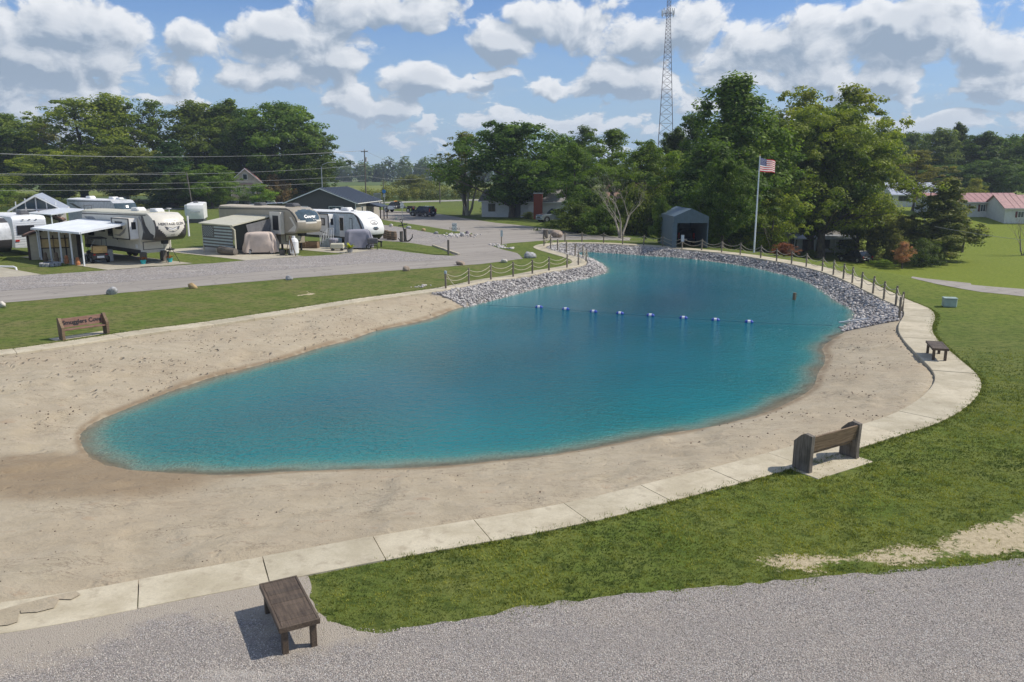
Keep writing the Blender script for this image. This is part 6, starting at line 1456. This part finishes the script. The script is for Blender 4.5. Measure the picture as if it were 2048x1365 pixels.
# patio roof over T1
pa, pb = Vector(onplane(85, 520)), Vector(onplane(169, 533)); n_ = 5; axd = (pb - pa).normalized(); ln_ = (pb - pa).length
t = thing('patio_roof', 'white ribbed metal patio roof on five posts beside the cream trailer', 'patio roof', (pb.x, pb.y, 0), A)
wd_ = 3.7; y_ = wd_
m = MB(); m.add([(-ln_ - .5, -.25, 2.48), (.5, -.25, 2.48), (.5, y_, 3.02), (-ln_ - .5, y_, 3.02), (-ln_ - .5, -.25, 2.54), (.5, -.25, 2.54), (.5, y_, 3.08), (-ln_ - .5, y_, 3.08)], [(3, 2, 1, 0), (4, 5, 6, 7), (0, 1, 5, 4), (1, 2, 6, 5), (2, 3, 7, 6), (3, 0, 4, 7)], WHITEM); rf = m.build('roof_sheet', t)
rb = MB()
for k in range(27): x = -ln_ - .4 + k * (ln_ + .8) / 26; rb.bar((x, -.24, 2.55), (x, y_ - .01, 3.09), .035, .03, WHITEM)
rb.build('ribs', rf); MB().box((-ln_ / 2, -.3, 2.47), (ln_ + 1.04, .1, .14), WHITEM).build('gutter', t); MB().bar((.53, -.25, 2.5), (.53, y_, 3.04), .05, .14, WHITEM).build('fascia', t)
for k in range(5): MB().box((-ln_ * k / 4, 0, 1.23), (.09, .09, 2.46), WHITEM).build('post', t)
MB().tube([(-ln_, -.3, 2.45), (-ln_, -.12, 2.2), (-ln_, -.1, 0.2)], .04, WHITEM, 6).build('downpipe', t)
for k in range(7): MB().lathe([(.01, 0), (.04, .04), (.04, .09), (.015, .13)], AMBER if k % 2 else WHITE, 6, (-ln_ + .7 + k * .8, .1, 2.26)).build('lantern', t)
# brown shed
q = onplane(100, 519); t = gable_house('garden_shed', 'tan shed with brown trim and brown shingle roof beside the patio roof', 'shed', (q[0] - .2, q[1] + 1.35, 0), A + R(90), 3.6, 2.6, 1.95, .55, TANW, BROOF, .22, trim=BRTRIM)
t.rotation_euler = (0, 0, A + R(90)); 
bpy.context.view_layer.update()
for s in (-1, 1):
    for k in range(5): MB().box((-1.7 + k * .85, s * 1.315, .95), (.10, .03, 1.9), BRTRIM).build('batten', t)
    for k in range(4): MB().box((s * 1.815, -1.25 + k * .83, .95), (.03, .10, 1.9), BRTRIM).build('batten', t)
for z in (.9, 1.65): MB().box((0, -1.33, z), (2.2, .03, .08), BRTRIM).build('hatch_trim', t)
MB().box((0, -1.32, 1.28), (2.1, .02, .7), YEL).build('serving_hatch', t)
for x in (-1.75, 1.75): MB().box((x, -1.33, 1.28), (.1, .03, .8), BRTRIM).build('hatch_trim', t)
t.rotation_euler = (0, 0, A + R(62)); 
# golf cart
q = onplane(186, 527); t = thing('golf_cart', 'dark golf cart with tan seats parked under the patio roof', 'golf cart', (q[0], q[1] + .8, 0), R(128))
m = MB(); rprism(m, [(-1.1, .35), (-1.1, .72), (-.2, .76), (.3, .40), (.55, .40), (.75, .9), (1.15, .82), (1.25, .45), (1.2, .3), (-1.0, .28)], 1.15, .08, CHAR); m.build('body', t)
for x in (-.35, -.95): MB().box((x, 0, .86), (.5, 1.0, .14), YEL, bev=.04).build('seat', t); MB().box((x - .2, 0, 1.12), (.1, 1.0, .4), YEL, bev=.04).build('backrest', t)
for x in (-1.1, .7):
    for s in (-1, 1): MB().tube([(x, s * .5, .8), (x * .9, s * .5, 1.85)], .02, BLACK, 6).build('roof_strut', t)
MB().box((-.15, 0, 1.88), (2.0, 1.15, .06), BLACK, bev=.02).build('canopy', t)
for x in (-.8, .85):
    for s in (-1, 1): wheel(t, x, s * .55, .26, .2)
for s in (-1, 1): MB().box((-1.12, s * .42, .68), (.05, .16, .09), REDL).build('tail_light', t)
MB().box((-1.13, 0, .5), (.03, .5, .16), WHITE).build('plate', t)
# small yard items
q = onplane(101, 532.5); m = MB()
for k in range(14): a_ = k * .449; m.box((.62 * math.cos(a_), .62 * math.sin(a_), .13), (.2, .26, .26), ST1, rz=a_, bev=.03)
o = m.build('fire_ring'); o.location = (*q, 0); tagm(o, 'round stone fire ring on the grass in front of the shed', 'fire ring')
for (px, py, h, m_, lab) in ((92, 524, .75, BWOOD, 'carved wooden figure left of the patio posts'), (114, 525.5, .8, BWOOD, 'brown stump between the second and third patio posts'), (134, 528, .65, TERRA, 'reddish stump beside the fourth patio post'), (156, 531, .6, TERRA, 'terracotta owl figure between the last two patio posts')):
    q = onplane(px, py); o = MB().lathe([(.16, 0), (.18, h * .3), (.12, h * .6), (.14, h * .75), (.10, h * .95), (.03, h)], m_, 10).build('yard_figure'); o.location = (*q, 0); tagm(o, lab, 'garden figure')
q = onplane(14, 541); t = thing('drain_pipe', 'white drain pipe lying on the pad at the left edge', 'pipe', (*q, 0), R(-8)); MB().tube([(-1.3, 0, .28), (.55, 0, .26), (.75, -.03, .2), (.8, -.05, .02)], .065, WHITE, 8).build('pipe', t)

# T2 taupe fifth wheel
o2_ = (-19.3, 70.6)
capf2 = lambda u, z: (GLASSB if (2.72 + .25 * u * u < z < 3.72 - .35 * abs(u) ** 3 and abs(u) < .9) else (CREAM if 2.58 + .2 * u * u < z < 2.8 else TAUPE))
P2_ = [(2.0, 1.72), (2.4, 1.76), (2.62, 2.0), (2.72, 2.4), (2.70, 2.75), (2.45, 3.2), (2.0, 3.6), (1.3, 3.85), (.9, 3.9)]
t2, fr2 = rv('taupe fifth wheel trailer with a grey windshield shaped nose graphic, behind the flag screen', 'fifth_wheel_trailer', o2_, A, 9.3, P2_, 2.5, .72, TAUPE, capf2, 3.9, roofm=pm('tan_roof', (.50, .44, .34), .6, var=.1))
text_mb('Cougar', .40, WHITE, t2, 'lettering', fn=lambda x, y, z: (fr2(x, 3.12 + y * .9) + .014 + z, x - .02, 3.14 + y * .9), bold=.014, italic=.3)
text_mb('XLITE', .14, WHITE, t2, 'lettering', fn=lambda x, y, z: (fr2(x, 2.86 + y) + .014 + z, x + .35, 2.86 + y), italic=.3)
decal(t2, [(-9.2, 3.5), (.9, 3.72), (1.4, 3.6), (2.1, 3.0), (2.2, 2.7), (2.35, 2.7), (2.1, 3.15), (1.4, 3.72), (.9, 3.8), (-9.2, 3.6)], CHAR, name='roof_trim')
sl = MB(); sl.box((-.2, -1.45, 2.55), (1.5, .4, 1.9), CREAM, bev=.02); so = sl.build('slide_out', t2); sbox(so, 'window', -.5, .3, 1.95, 3.2, BLACK, -1.65, .03, .03)
decal(t2, [(1.0, 1.85), (2.0, 1.9), (2.2, 2.3), (1.6, 3.1), (1.3, 3.1), (1.9, 2.4)], CREAM); swin(t2, -4.3, -3.3, 2.0, 2.9); sbox(t2, 'door', -2.6, -1.9, 1.1, 3.0, CREAM, -1.25, .04, .01)
ac(t2, .2, 3.9, DGREY, s=1.1); ac(t2, -4.5, 3.9, DGREY)
m = MB(); m.box((.015, 0, 1.22), (.03, 1.6, .62), BLACK, bev=.01); m.build('hatch_frame', t2); MB().box((.03, 0, 1.22), (.03, 1.5, .54), CREAM2, bev=.01).build('front_hatch', t2)
for s in (-1, 1): MB().box((-.25, s * 1.0, .36), (.14, .14, .72), BLACK).build('landing_leg', t2); wheel(t2, -5.6, s * 1.12, .38, .24); wheel(t2, -6.5, s * 1.12, .38, .24)
MB().box((1.3, 0, 1.58), (.7, .5, .30), BLACK, bev=.04).build('king_pin', t2)
F2 = frame(o2_, A)
# T2 awning with flag screen and mesh curtain
t = thing('patio_awning', 'cream patio awning on posts beside the taupe trailer', 'awning', at(F2, -1.4, -5.0), A); AL = 4.9; AW = 3.7
m = MB(); m.add([(-AL, -.2, 2.45), (.25, -.2, 2.40), (.25, AW, 3.05), (-AL, AW, 3.05), (-AL, -.2, 2.55), (.25, -.2, 2.50), (.25, AW, 3.13), (-AL, AW, 3.13)], [(3, 2, 1, 0), (4, 5, 6, 7), (0, 1, 5, 4), (1, 2, 6, 5), (2, 3, 7, 6), (3, 0, 4, 7)], CREAM2); m.build('roof_sheet', t)
for x in (-AL + .2, -AL / 2 - .3, -1.3): MB().box((x, .03, 1.2), (.08, .08, 2.4), CREAM2).build('post', t)
MB().tube([(.1, -.25, 2.42), (.12, -.2, 2.3), (.22, 0, 2.1), (.22, 0, 0)], .07, CREAM2, 8).build('corner_post', t)
fs_ = thing('flag_screen', 'grey privacy screen printed with stars and stripes hanging from the cream awning', 'screen', at(F2, -1.4, -5.0), A)
MB().box((-AL / 2 + .1, -.03, 1.42), (AL - .3, .02, 1.95), DGREY).build('mesh', fs_)
FG = pm('screen_pale_grey', (.42, .50, .52), .8, var=.05); x0f, x1f, z1f, hf = -AL + .3, -.1, 2.3, 1.70
for k in range(7): zc = z1f - hf * (2 * k + .5) / 13; xa = x0f + (x1f - x0f) * .40 if k < 4 else x0f; MB().box(((xa + x1f) / 2, -.046, zc), (x1f - xa, .01, hf / 13), FG).build('stripe', fs_)
st = MB()
for r_ in range(9):
    for c_ in range(6 if r_ % 2 == 0 else 5): st.box((x0f + (x1f - x0f) * .38 * (2 * c_ + (1 if r_ % 2 == 0 else 2)) / 12, -.046, z1f - .04 - hf * .52 * (r_ + .4) / 9), (.09, .01, .075), FG)
st.build('stars', fs_)
t = thing('mesh_curtain', 'grey mesh curtain hanging slanted from the end of the cream awning', 'curtain', at(F2, -1.1, -5.0), A)
vs = []; nn = 10
for i in range(nn + 1):
    for j in range(nn + 1):
        u, v = i / nn, j / nn; yt = .9 + u * 2.7; zt = 2.50 + u * .45; yb = 1.3 + u * 1.7; zb_ = .55 + u * .75; vs.append((.28 + .05 * math.sin(u * 14 + v * 3) * v + .05 * v, yt + (yb - yt) * v, zt + (zb_ - zt) * v))
MB().add(vs, [(i * (nn + 1) + j, (i + 1) * (nn + 1) + j, (i + 1) * (nn + 1) + j + 1, i * (nn + 1) + j + 1) for i in range(nn) for j in range(nn)], TARP).build('cloth', t)
o = MB().box((-2.2, 3.2, 1.2), (5.0, .06, 2.4), BLACK).build('dark_backing'); o.location = at(F2, -1.4, -5.0); o.rotation_euler = (0, 0, A); tagm(o, 'black panel standing in for the dark opening under the cream awning', 'screen')  # plain black panel stands in for the dark seen through the open awning end
q = onplane(457, 512); t = thing('log', 'thick weathered log lying at the end of the cream awning', 'log', (q[0], q[1] + .4, 0), R(-12)); MB().tube([(-1.1, .3, .42), (.3, 0, .30), (.55, -.05, .30)], [.36, .31, .29], GWOOD, 12).build('trunk', t)
# covered golf carts
def covered_cart(loc, rz, L, W, Hh, m, label, seed):
    t = thing('covered_golf_cart', label, 'golf cart', (*loc, 0), rz, 'golf carts under fabric covers'); vs = []; n, k = 56, 12
    r_ = np.random.RandomState(seed); ph = r_.uniform(0, 6.28, 6)
    for j in range(k + 1):
        v = j / k; z = .16 + (Hh - .16) * v
        f = 1.0 if v < .25 else 1 - .05 * (v - .25) / .6
        if v > .86: f *= 1 - .16 * ((v - .86) / .14) ** 2
        for i in range(n):
            a = 2 * math.pi * i / n; c, s = math.cos(a), math.sin(a); e = .34
            x = abs(c) ** e * (1 if c > 0 else -1) * L / 2; y = abs(s) ** e * (1 if s > 0 else -1) * W / 2
            if x > 0: x *= 1 - .30 * max(0, v - .45)
            wv = (.035 * math.sin(7 * a + ph[0] + 3 * v) + .030 * math.sin(13 * a + ph[1] - 5 * v) + .018 * math.sin(23 * a + ph[2] + 4 * v)) * (1 - v * .6) * 1.7
            vs.append((x * f * (1 + wv), y * f * (1 + wv * 1.6), z + .02 * math.sin(5 * a + ph[3]) * (1 - v)))
    fs = [(j * n + i, j * n + (i + 1) % n, (j + 1) * n + (i + 1) % n, (j + 1) * n + i) for j in range(k) for i in range(n)]
    vs.append((0, 0, Hh + .05)); fs += [(k * n + i, k * n + (i + 1) % n, len(vs) - 1) for i in range(n)]
    MB().add(vs, fs, m).build('cover', t, smooth=True)
    for x in (-L * .32, L * .33):
        for s in (-1, 1): wheel(t, x, s * (W / 2 - .12), .23, .18)
q = onplane(521, 509); covered_cart((q[0], q[1] + .4), R(8), 2.75, 1.35, 1.85, COVERP, 'golf cart under a pinkish beige cover in front of the taupe trailer', 3)
q = onplane(717, 499); covered_cart((q[0], q[1] + .4), R(12), 2.5, 1.3, 1.75, COVERG, 'golf cart under a grey cover in front of the white travel trailer', 5)
# propane tank, stand, stumps
q = onplane(589, 511); t = thing('propane_tank', 'upright white propane tank by the taupe trailer nose', 'propane tank', (*q, 0)); MB().lathe([(.1, .02), (.28, .05), (.38, .2), (.38, 1.15), (.28, 1.38), (.12, 1.45)], WHITE, 18).build('tank', t); MB().lathe([(.14, 1.44), (.14, 1.62), (.12, 1.62)], WHITE, 12).build('collar', t); MB().lathe([(.27, 0), (.27, .08)], STEEL, 14).build('foot_ring', t)
q = onplane(574, 513); t = thing('wooden_stand', 'thin brown wooden A-frame stand beside the propane tank', 'stand', (*q, 0)); 
for a_, b__ in (((-.1, 0, 0), (.25, .1, 1.7)), ((.75, 0, 0), (.3, .1, 1.7)), ((.3, .6, 0), (.28, .15, 1.6))): MB().bar(a_, b__, .06, .06, BWOOD).build('leg', t)
MB().bar((0, 0, .6), (.6, 0, .6), .05, .05, BWOOD).build('brace', t)
for px, py, lab in ((565, 511, 'cut log stump left of the wooden stand'), (582, 511, 'cut log stump right of the wooden stand')):
    q = onplane(px, py); o = MB().lathe([(.24, 0), (.23, .42), (.2, .44)], GWOOD, 12).build('log_stump'); o.location = (*q, 0); tagm(o, lab, 'stump')

# T3 white travel trailer
o3 = (-13.3, 75.6)
blu = pm('trailer_pale_blue', (.50, .58, .62), .35, coat=.2)
capf3 = lambda u, z: (BLACK if z < 1.18 else WHITE)
P3_ = [(.0, .62), (.45, .9), (.72, 1.3), (.74, 1.75), (.45, 2.35), (-.1, 2.85), (-.8, 3.17), (-1.4, 3.25)]
t3, fr3 = rv('white and pale blue travel trailer with a sloping nose and wolf head style ring', 'travel_trailer', o3, A, 8.6, P3_, 2.45, .62, blu, capf3, 3.25, .22, roofm=WHITE)
text_mb('CHEROKEE', .19, LGREY, t3, 'lettering', fn=lambda x, y, z: (fr3(x, 2.66 + y * .6) + .016 + z, x, 2.66 + y * .6), bold=.004)
for s in (0, 1):
    pts = []; 
    for k in range(24): a_ = k * 2 * math.pi / 24; pts.append((.48 * math.cos(a_), 2.25 + .22 * math.sin(a_)))
    rg = MB(); n = 24; rg.add([(fr3(y, z) + .016, y, z) for y, z in pts] + [(fr3(y * .78, 2.25 + (z - 2.25) * .70) + .016, y * .78, 2.25 + (z - 2.25) * .70) for y, z in pts], [(i, (i + 1) % n, (i + 1) % n + n, i + n) for i in range(n)], MGREY)
rg.build('emblem_ring', t3)
emblem(fr3, [(-.35, 2.2), (-.1, 2.28), (.2, 2.36), (.12, 2.24), (.3, 2.16), (0, 2.12)], MGREY, t3, .018)
emblem(fr3, [(-.42, 1.80), (-.28, 1.62), (0, 1.55), (.28, 1.62), (.42, 1.80), (.3, 1.74), (0, 1.70), (-.3, 1.74)], CHAR, t3); emblem(fr3, [(-.28, 1.76), (0, 1.71), (.28, 1.76), (.25, 1.86), (-.25, 1.86)], GLASSB, t3, .012, 'marker_panel')
decal(t3, [(-8.6, 3.02), (-1.2, 3.05), (-.9, 3.0), (-.9, 3.12), (-8.6, 3.14)], CHAR, -1.225, 'roof_trim'); decal(t3, [(-8.6, .62), (0, .62), (.1, .9), (-8.6, .82)], CHAR, -1.225, 'lower_stripe')
decal(t3, [(-.9, 3.0), (-.55, 2.7), (.1, 1.5), (.2, .9), (.35, .95), (.3, 1.6), (-.3, 2.75), (-.75, 3.05)], NAVY, -1.225)
sl = MB(); sl.box((-5.9, -1.6, 1.95), (4.4, .75, 2.0), WHITE, bev=.02); so = sl.build('slide_out', t3)
for x in (-8.1, -3.72): MB().box((x, -1.985, 1.95), (.09, .04, 2.0), CHAR).build('trim', so)
MB().box((-5.9, -1.985, 2.98), (4.4, .04, .1), CHAR).build('trim', so)
sbox(so, 'window', -7.7, -6.5, 1.9, 2.6, BLACK, -1.98, .03, .03); sbox(so, 'window', -5.4, -4.2, 1.9, 2.6, BLACK, -1.98, .03, .03); sbox(so, 'pane', -5.3, -4.3, 1.98, 2.52, pm('curtain', (.4, .37, .34), .8), -2.01, .01)
decal(so, [(-5.2, 1.4), (-4.0, 1.2), (-3.9, 1.1), (-5.0, 1.3)], NAVY, -1.975)
MB().box((-3.66, -1.6, 2.0), (.03, .6, 1.7), WHITE).build('end_panel', so); MB().box((-3.64, -1.6, 2.25), (.03, .32, .6), BLACK, bev=.01).build('window', so)
sbox(t3, 'door', -3.0, -2.3, .85, 2.85, WHITE, -1.225, .04, .01); swin(t3, -2.85, -2.45, 1.5, 2.6, -1.265); swin(t3, -1.5, -1.2, 1.2, 2.6, -1.225, blu)
ac(t3, -3.3, 3.27, WHITE); MB().box((-5.2, .2, 3.32), (.45, .45, .12), WHITE, bev=.03).build('roof_vent', t3); MB().box((-1.9, -.3, 3.32), (.45, .45, .10), WHITE, bev=.03).build('roof_vent', t3)
for s in (-1, 1): wheel(t3, -4.6, s * 1.1, .36, .24); wheel(t3, -5.5, s * 1.1, .36, .24)
MB().tube([(.2, -.5, .55), (1.5, 0, .5)], .05, BLACK, 6).build('hitch_arm', t3); MB().tube([(.2, .5, .55), (1.5, 0, .5)], .05, BLACK, 6).build('hitch_arm', t3); MB().box((1.35, 0, .3), (.1, .1, .6), BLACK).build('hitch_jack', t3)
F3 = frame(o3, A)
t = thing('gas_grill', 'black covered grill on a stand in front of the white trailer nose', 'grill', (*onplane(746, 500), 0), R(10)); MB().box((0, 0, .8), (.95, .55, .5), DGREY, bev=.08).build('lid', t)
for x in (-.38, .38):
    for y in (-.2, .2): MB().box((x, y, .28), (.05, .05, .56), BLACK).build('leg', t)
MB().box((.1, 0, .42), (.5, .5, .05), BLACK).build('shelf', t)
q = at(F3, -2.65, -2.6); t = thing('wooden_stairs', 'pale grey wooden stairs with balusters at the white trailer door', 'stairs', q, A)
for k in range(4): MB().box((0 - .9 + k * .28, 0, .09 + k * .1), (.3, 1.0, .18 + k * .2), BLUEP).build('step', t)
MB().box((.5, 0, .42), (.9, 1.0, .84), BLUEP).build('landing', t)
for k in range(9): x = -1.0 + k * .24; z0_ = min(.84, .1 + max(0, x + .9) * .72); MB().box((x, -.48, z0_ + .45), (.035, .035, .9), WHITEM).build('baluster', t)
MB().bar((-1.05, -.48, 1.02), (-.05, -.48, 1.75), .06, .05, WHITEM).build('handrail', t); MB().bar((-.05, -.48, 1.76), (.95, -.48, 1.76), .06, .05, WHITEM).build('handrail', t)
def crate_box(px, py, w, h, lab, dx=0, m=BWOOD):
    q = onplane(px, py); t = thing('planter_box', lab, 'planter', (q[0] + dx, q[1], 0), R(-8), 'timber planter boxes'); n = 3
    for k in range(n): MB().box((0, -.3, h * (k + .5) / n), (w, .03, h / n - .015), m).build('board', t); MB().box((0, .3, h * (k + .5) / n), (w, .03, h / n - .015), m).build('board', t)
    for s in (-1, 1): MB().box((s * w / 2, 0, h / 2), (.05, .62, h), m).build('end_board', t)
crate_box(605, 497, .8, .55, 'small planter box left of the wooden stairs'); crate_box(625, 497, 1.1, .62, 'wide planter box left of the wooden stairs')
q = onplane(675, 502); t = thing('storage_chest', 'low tan storage chest on wheels beside the grey covered cart', 'chest', (*q, 0), R(5)); MB().box((0, 0, .42), (1.2, .6, .5), CREAM2, bev=.08).build('chest', t)
for x in (-.4, .4): MB().tube([(x, -.3, .13), (x, .3, .13)], .13, BLACK, 10).build('wheel', t)
q = onplane(665, 499); o = MB().lathe([(.34, 0), (.4, .5), (.42, .85), (.3, .95)], COVERG, 12).build('covered_barrel'); o.location = (q[0], q[1] + .6, 0); tagm(o, 'pale blue covered round bin behind the tan chest', 'bin')
q = onplane(700, 506); t = thing('potted_palm', 'potted yellow green palm in front of the grey covered cart', 'plant', (*q, 0)); MB().lathe([(.2, 0), (.27, .3), (.3, .34), (.24, .34)], MGREY, 12).build('pot', t)
fv = []; ff = []
for k in range(22):
    a_ = k * 2.4; el_ = random.uniform(.5, 1.2); Lf = random.uniform(.6, 1.0)
    for i in range(7):
        s = i / 6 * Lf; r0 = s * math.cos(el_) * (1 + .3 * s); z_ = .34 + s * math.sin(el_) * 1.15 - .5 * s * s; w_ = .10 * math.sin(math.pi * (i / 6) ** .7 + .12)
        fv += [(r0 * math.cos(a_) - w_ * math.sin(a_), r0 * math.sin(a_) + w_ * math.cos(a_), z_), (r0 * math.cos(a_) + w_ * math.sin(a_), r0 * math.sin(a_) - w_ * math.cos(a_), z_)]
    b_ = len(fv) - 14; ff += [(b_ + 2 * i, b_ + 2 * i + 1, b_ + 2 * i + 3, b_ + 2 * i + 2) for i in range(6)]
c = obj('fronds', np_mesh('fronds', fv, ff, [LEAF], face_attrs=dict(tint=rng.rand(len(ff)))), t); c.color = (.20, .24, .03, 1)

# trailers and roofs further left and behind
o4 = onplane(-20, 524)
capf4 = lambda u, z: (CHAR if z < 1.6 or z > 2.95 else LGREY)
t4_, fr4 = rv('grey and black trailer nose cut by the left picture edge', 'travel_trailer', (o4[0] - .3, o4[1] + 1.2), A + R(6), 7, [(0, .6), (.35, .9), (.5, 1.5), (.45, 2.4), (.1, 3.0), (-.5, 3.3)], 2.45, .6, LGREY, capf4, 3.35, .1, roofm=WHITE)
MB().tube([(.3, -.4, .5), (1.2, 0, .45)], .05, BLACK, 6).build('hitch_arm', t4_); swin(t4_, -1.6, -.7, 1.9, 2.6, -1.225)
q = onplane(42, 520); o5 = (q[0] - 1.0, q[1] + 3.4)
t5, fr5 = rv('white ribbed trailer behind the brown roofed shed', 'travel_trailer', o5, A - R(4), 7, [(0, .7), (.03, 1.5), (.03, 2.6), (-.05, 3.15), (-.4, 3.3)], 2.5, .7, WHITEM, lambda u, z: WHITEM, 3.35, .04, roofm=WHITE)
for k in range(12): MB().box((.045, 0, .85 + k * .19), (.012, 2.45, .012), MGREY).build('seam', t5)
MB().box((.06, -.35, 2.15), (.04, 1.3, .75), BLACK, bev=.01).build('window', t5)
for y in (-.5, 0, .5): MB().box((.05, y, 3.0), (.03, .14, .07), BLACK).build('marker_light', t5)
MB().box((.05, -1.05, 1.3), (.03, .3, .15), REDL).build('tail_light', t5); ac(t5, -1.4, 3.35, DGREY)
# park model with glazed gable
p = AT(32, 84); t = gable_house('park_model_cabin', 'white park model cabin with a glazed gable and grey roof at the left', 'cabin', (p.x + .3, p.y + 4.5, 0), R(26), 4.4, 9, 3.1, 1.35, pm('grey_lap_siding', (.42, .40, .38), .7), PALEROOF, .35)
gl = MB(); xs_ = [-1.7, -.9, -.06, .06, .9, 1.7]
for a_, b__ in ((-1.75, -1.0), (-.9, -.08), (.08, .9), (1.0, 1.75)):
    za_, zb2 = 3.2 + 1.35 * (1 - abs(a_) / 2.2) * .78, 3.2 + 1.35 * (1 - abs(b__) / 2.2) * .78; MB().prism([(a_, 3.15), (b__, 3.15), (b__, zb2), (a_, za_)], -4.54, -4.50, GLASSB).build('gable_window', t); MB().box(((a_ + b__) / 2, -4.52, 2.5), (b__ - a_, .04, .95), GLASSB).build('window', t)
for x in (-1.82, -.95, 0, .95, 1.82): MB().box((x, -4.55, 2.9 + .35 * (1 - abs(x) / 2)), (.1, .06, 1.9 + .7 * (1 - abs(x) / 2)), WHITE).build('mullion', t)
MB().box((0, -4.55, 3.05), (3.8, .06, .1), WHITE).build('rail', t)
# roofs behind the cream trailer
o6 = AT(238, 92); t6, fr6 = rv('long white trailer roof visible behind the cream trailer', 'fifth_wheel_trailer', (o6.x, o6.y), A, 9.5, [(2.0, 1.75), (2.5, 2.1), (2.6, 2.8), (2.2, 3.5), (1.4, 3.85)], 2.5, .72, LGREY, lambda u, z: (GLASSB if 2.9 < z < 3.5 else LGREY), 3.88, roofm=WHITE)
MB().box((-4.6, 0, .38), (9.0, 2.3, .66), DGREY).build('skirt', t6); ac(t6, -6.0, 3.88); ac(t6, -.4, 3.88); ac(t6, 1.0, 3.88, s=.8); decal(t6, [(-9.2, 3.5), (1.2, 3.66), (1.2, 3.74), (-9.2, 3.6)], CHAR, name='roof_trim'); decal(t6, [(-9, 3.3), (-8, 3.3), (-5, 2.6), (-6, 2.6)], CHAR)
p = AT(120, 82); t = thing('patio_roof', 'second white patio roof partly hidden behind the cream trailer', 'patio roof', (p.x, p.y, 0), A); MB().add([(-3, -1.8, 2.75), (3, -1.8, 2.75), (3, 1.8, 3.15), (-3, 1.8, 3.15), (-3, -1.8, 2.83), (3, -1.8, 2.83), (3, 1.8, 3.23), (-3, 1.8, 3.23)], [(3, 2, 1, 0), (4, 5, 6, 7), (0, 1, 5, 4), (1, 2, 6, 5), (2, 3, 7, 6), (3, 0, 4, 7)], WHITEM).build('roof_sheet', t)
for x in (-2.8, 0, 2.8): MB().box((x, -1.7, 1.38), (.09, .09, 2.76), WHITEM).build('post', t)
p = AT(88, 84); t = gable_house('garden_shed', 'tan shed with a reddish brown roof left behind the cream trailer', 'shed', (p.x, p.y, 0), A + R(62), 3.6, 3.6, 2.0, .8, TANW, BROOF, .2, trim=BRTRIM)
o7 = AT(404, 112); t7, fr7 = rv('white trailer end with a roof unit seen above the cream awning', 'travel_trailer', (o7.x - .8, o7.y), R(-74), 7, [(0, .7), (.15, 1.4), (.2, 2.4), (0, 3.1), (-.5, 3.3)], 2.6, .7, WHITE, lambda u, z: WHITE, 3.35, .12, roofm=WHITE)
t7.scale = (.82, .82, .82); ac(t7, -2.0, 3.35, DGREY); MB().box((-3.4, 0, .38), (6.6, 2.3, .66), DGREY).build('skirt', t7); sbox(t7, 'slide_out', -3.4, -1.2, 1.2, 3.0, WHITEM, -1.3, .5); MB().box((.22, 0, 1.9), (.03, 1.5, .22), LGREY).build('lettering_band', t7)

# pads
def pad(name, a, b, depth): 
    a, b = np.array(onplane(*a)), np.array(onplane(*b)); d = np.array((math.cos(A), math.sin(A))); q = [tuple(a), tuple(b), tuple(b - d * depth), tuple(a - d * depth)]
    return sheet(name, q, .022, PADC, zfun=lambda V: np.zeros(len(V)), seg=1.5)
pad('concrete_pad', (216, 541), (386, 527.5), 15); pad('concrete_pad', (492, 521.5), (606, 513), 14); pad('concrete_pad', (690, 508.5), (757, 499), 13); pad('concrete_pad', (-90, 562), (84, 550), 12)
# ---------------------------------------------------------------- haze
hm = bpy.data.materials.new('haze_air'); hm.use_nodes = True; t = NT(hm.node_tree); t.n.clear()
pv = t.new('ShaderNodeVolumePrincipled'); pv.inputs['Color'].default_value = (.68, .79, .94, 1); pv.inputs['Density'].default_value = .00032; pv.inputs['Anisotropy'].default_value = .1
o = t.new('ShaderNodeOutputMaterial'); t.l.new(pv.outputs[0], o.inputs['Volume'])
hb = MB().box((0, 450, 44.2), (3100, 2400, 100), hm).build('haze', None, kind='stuff')
bpy.context.view_layer.update()
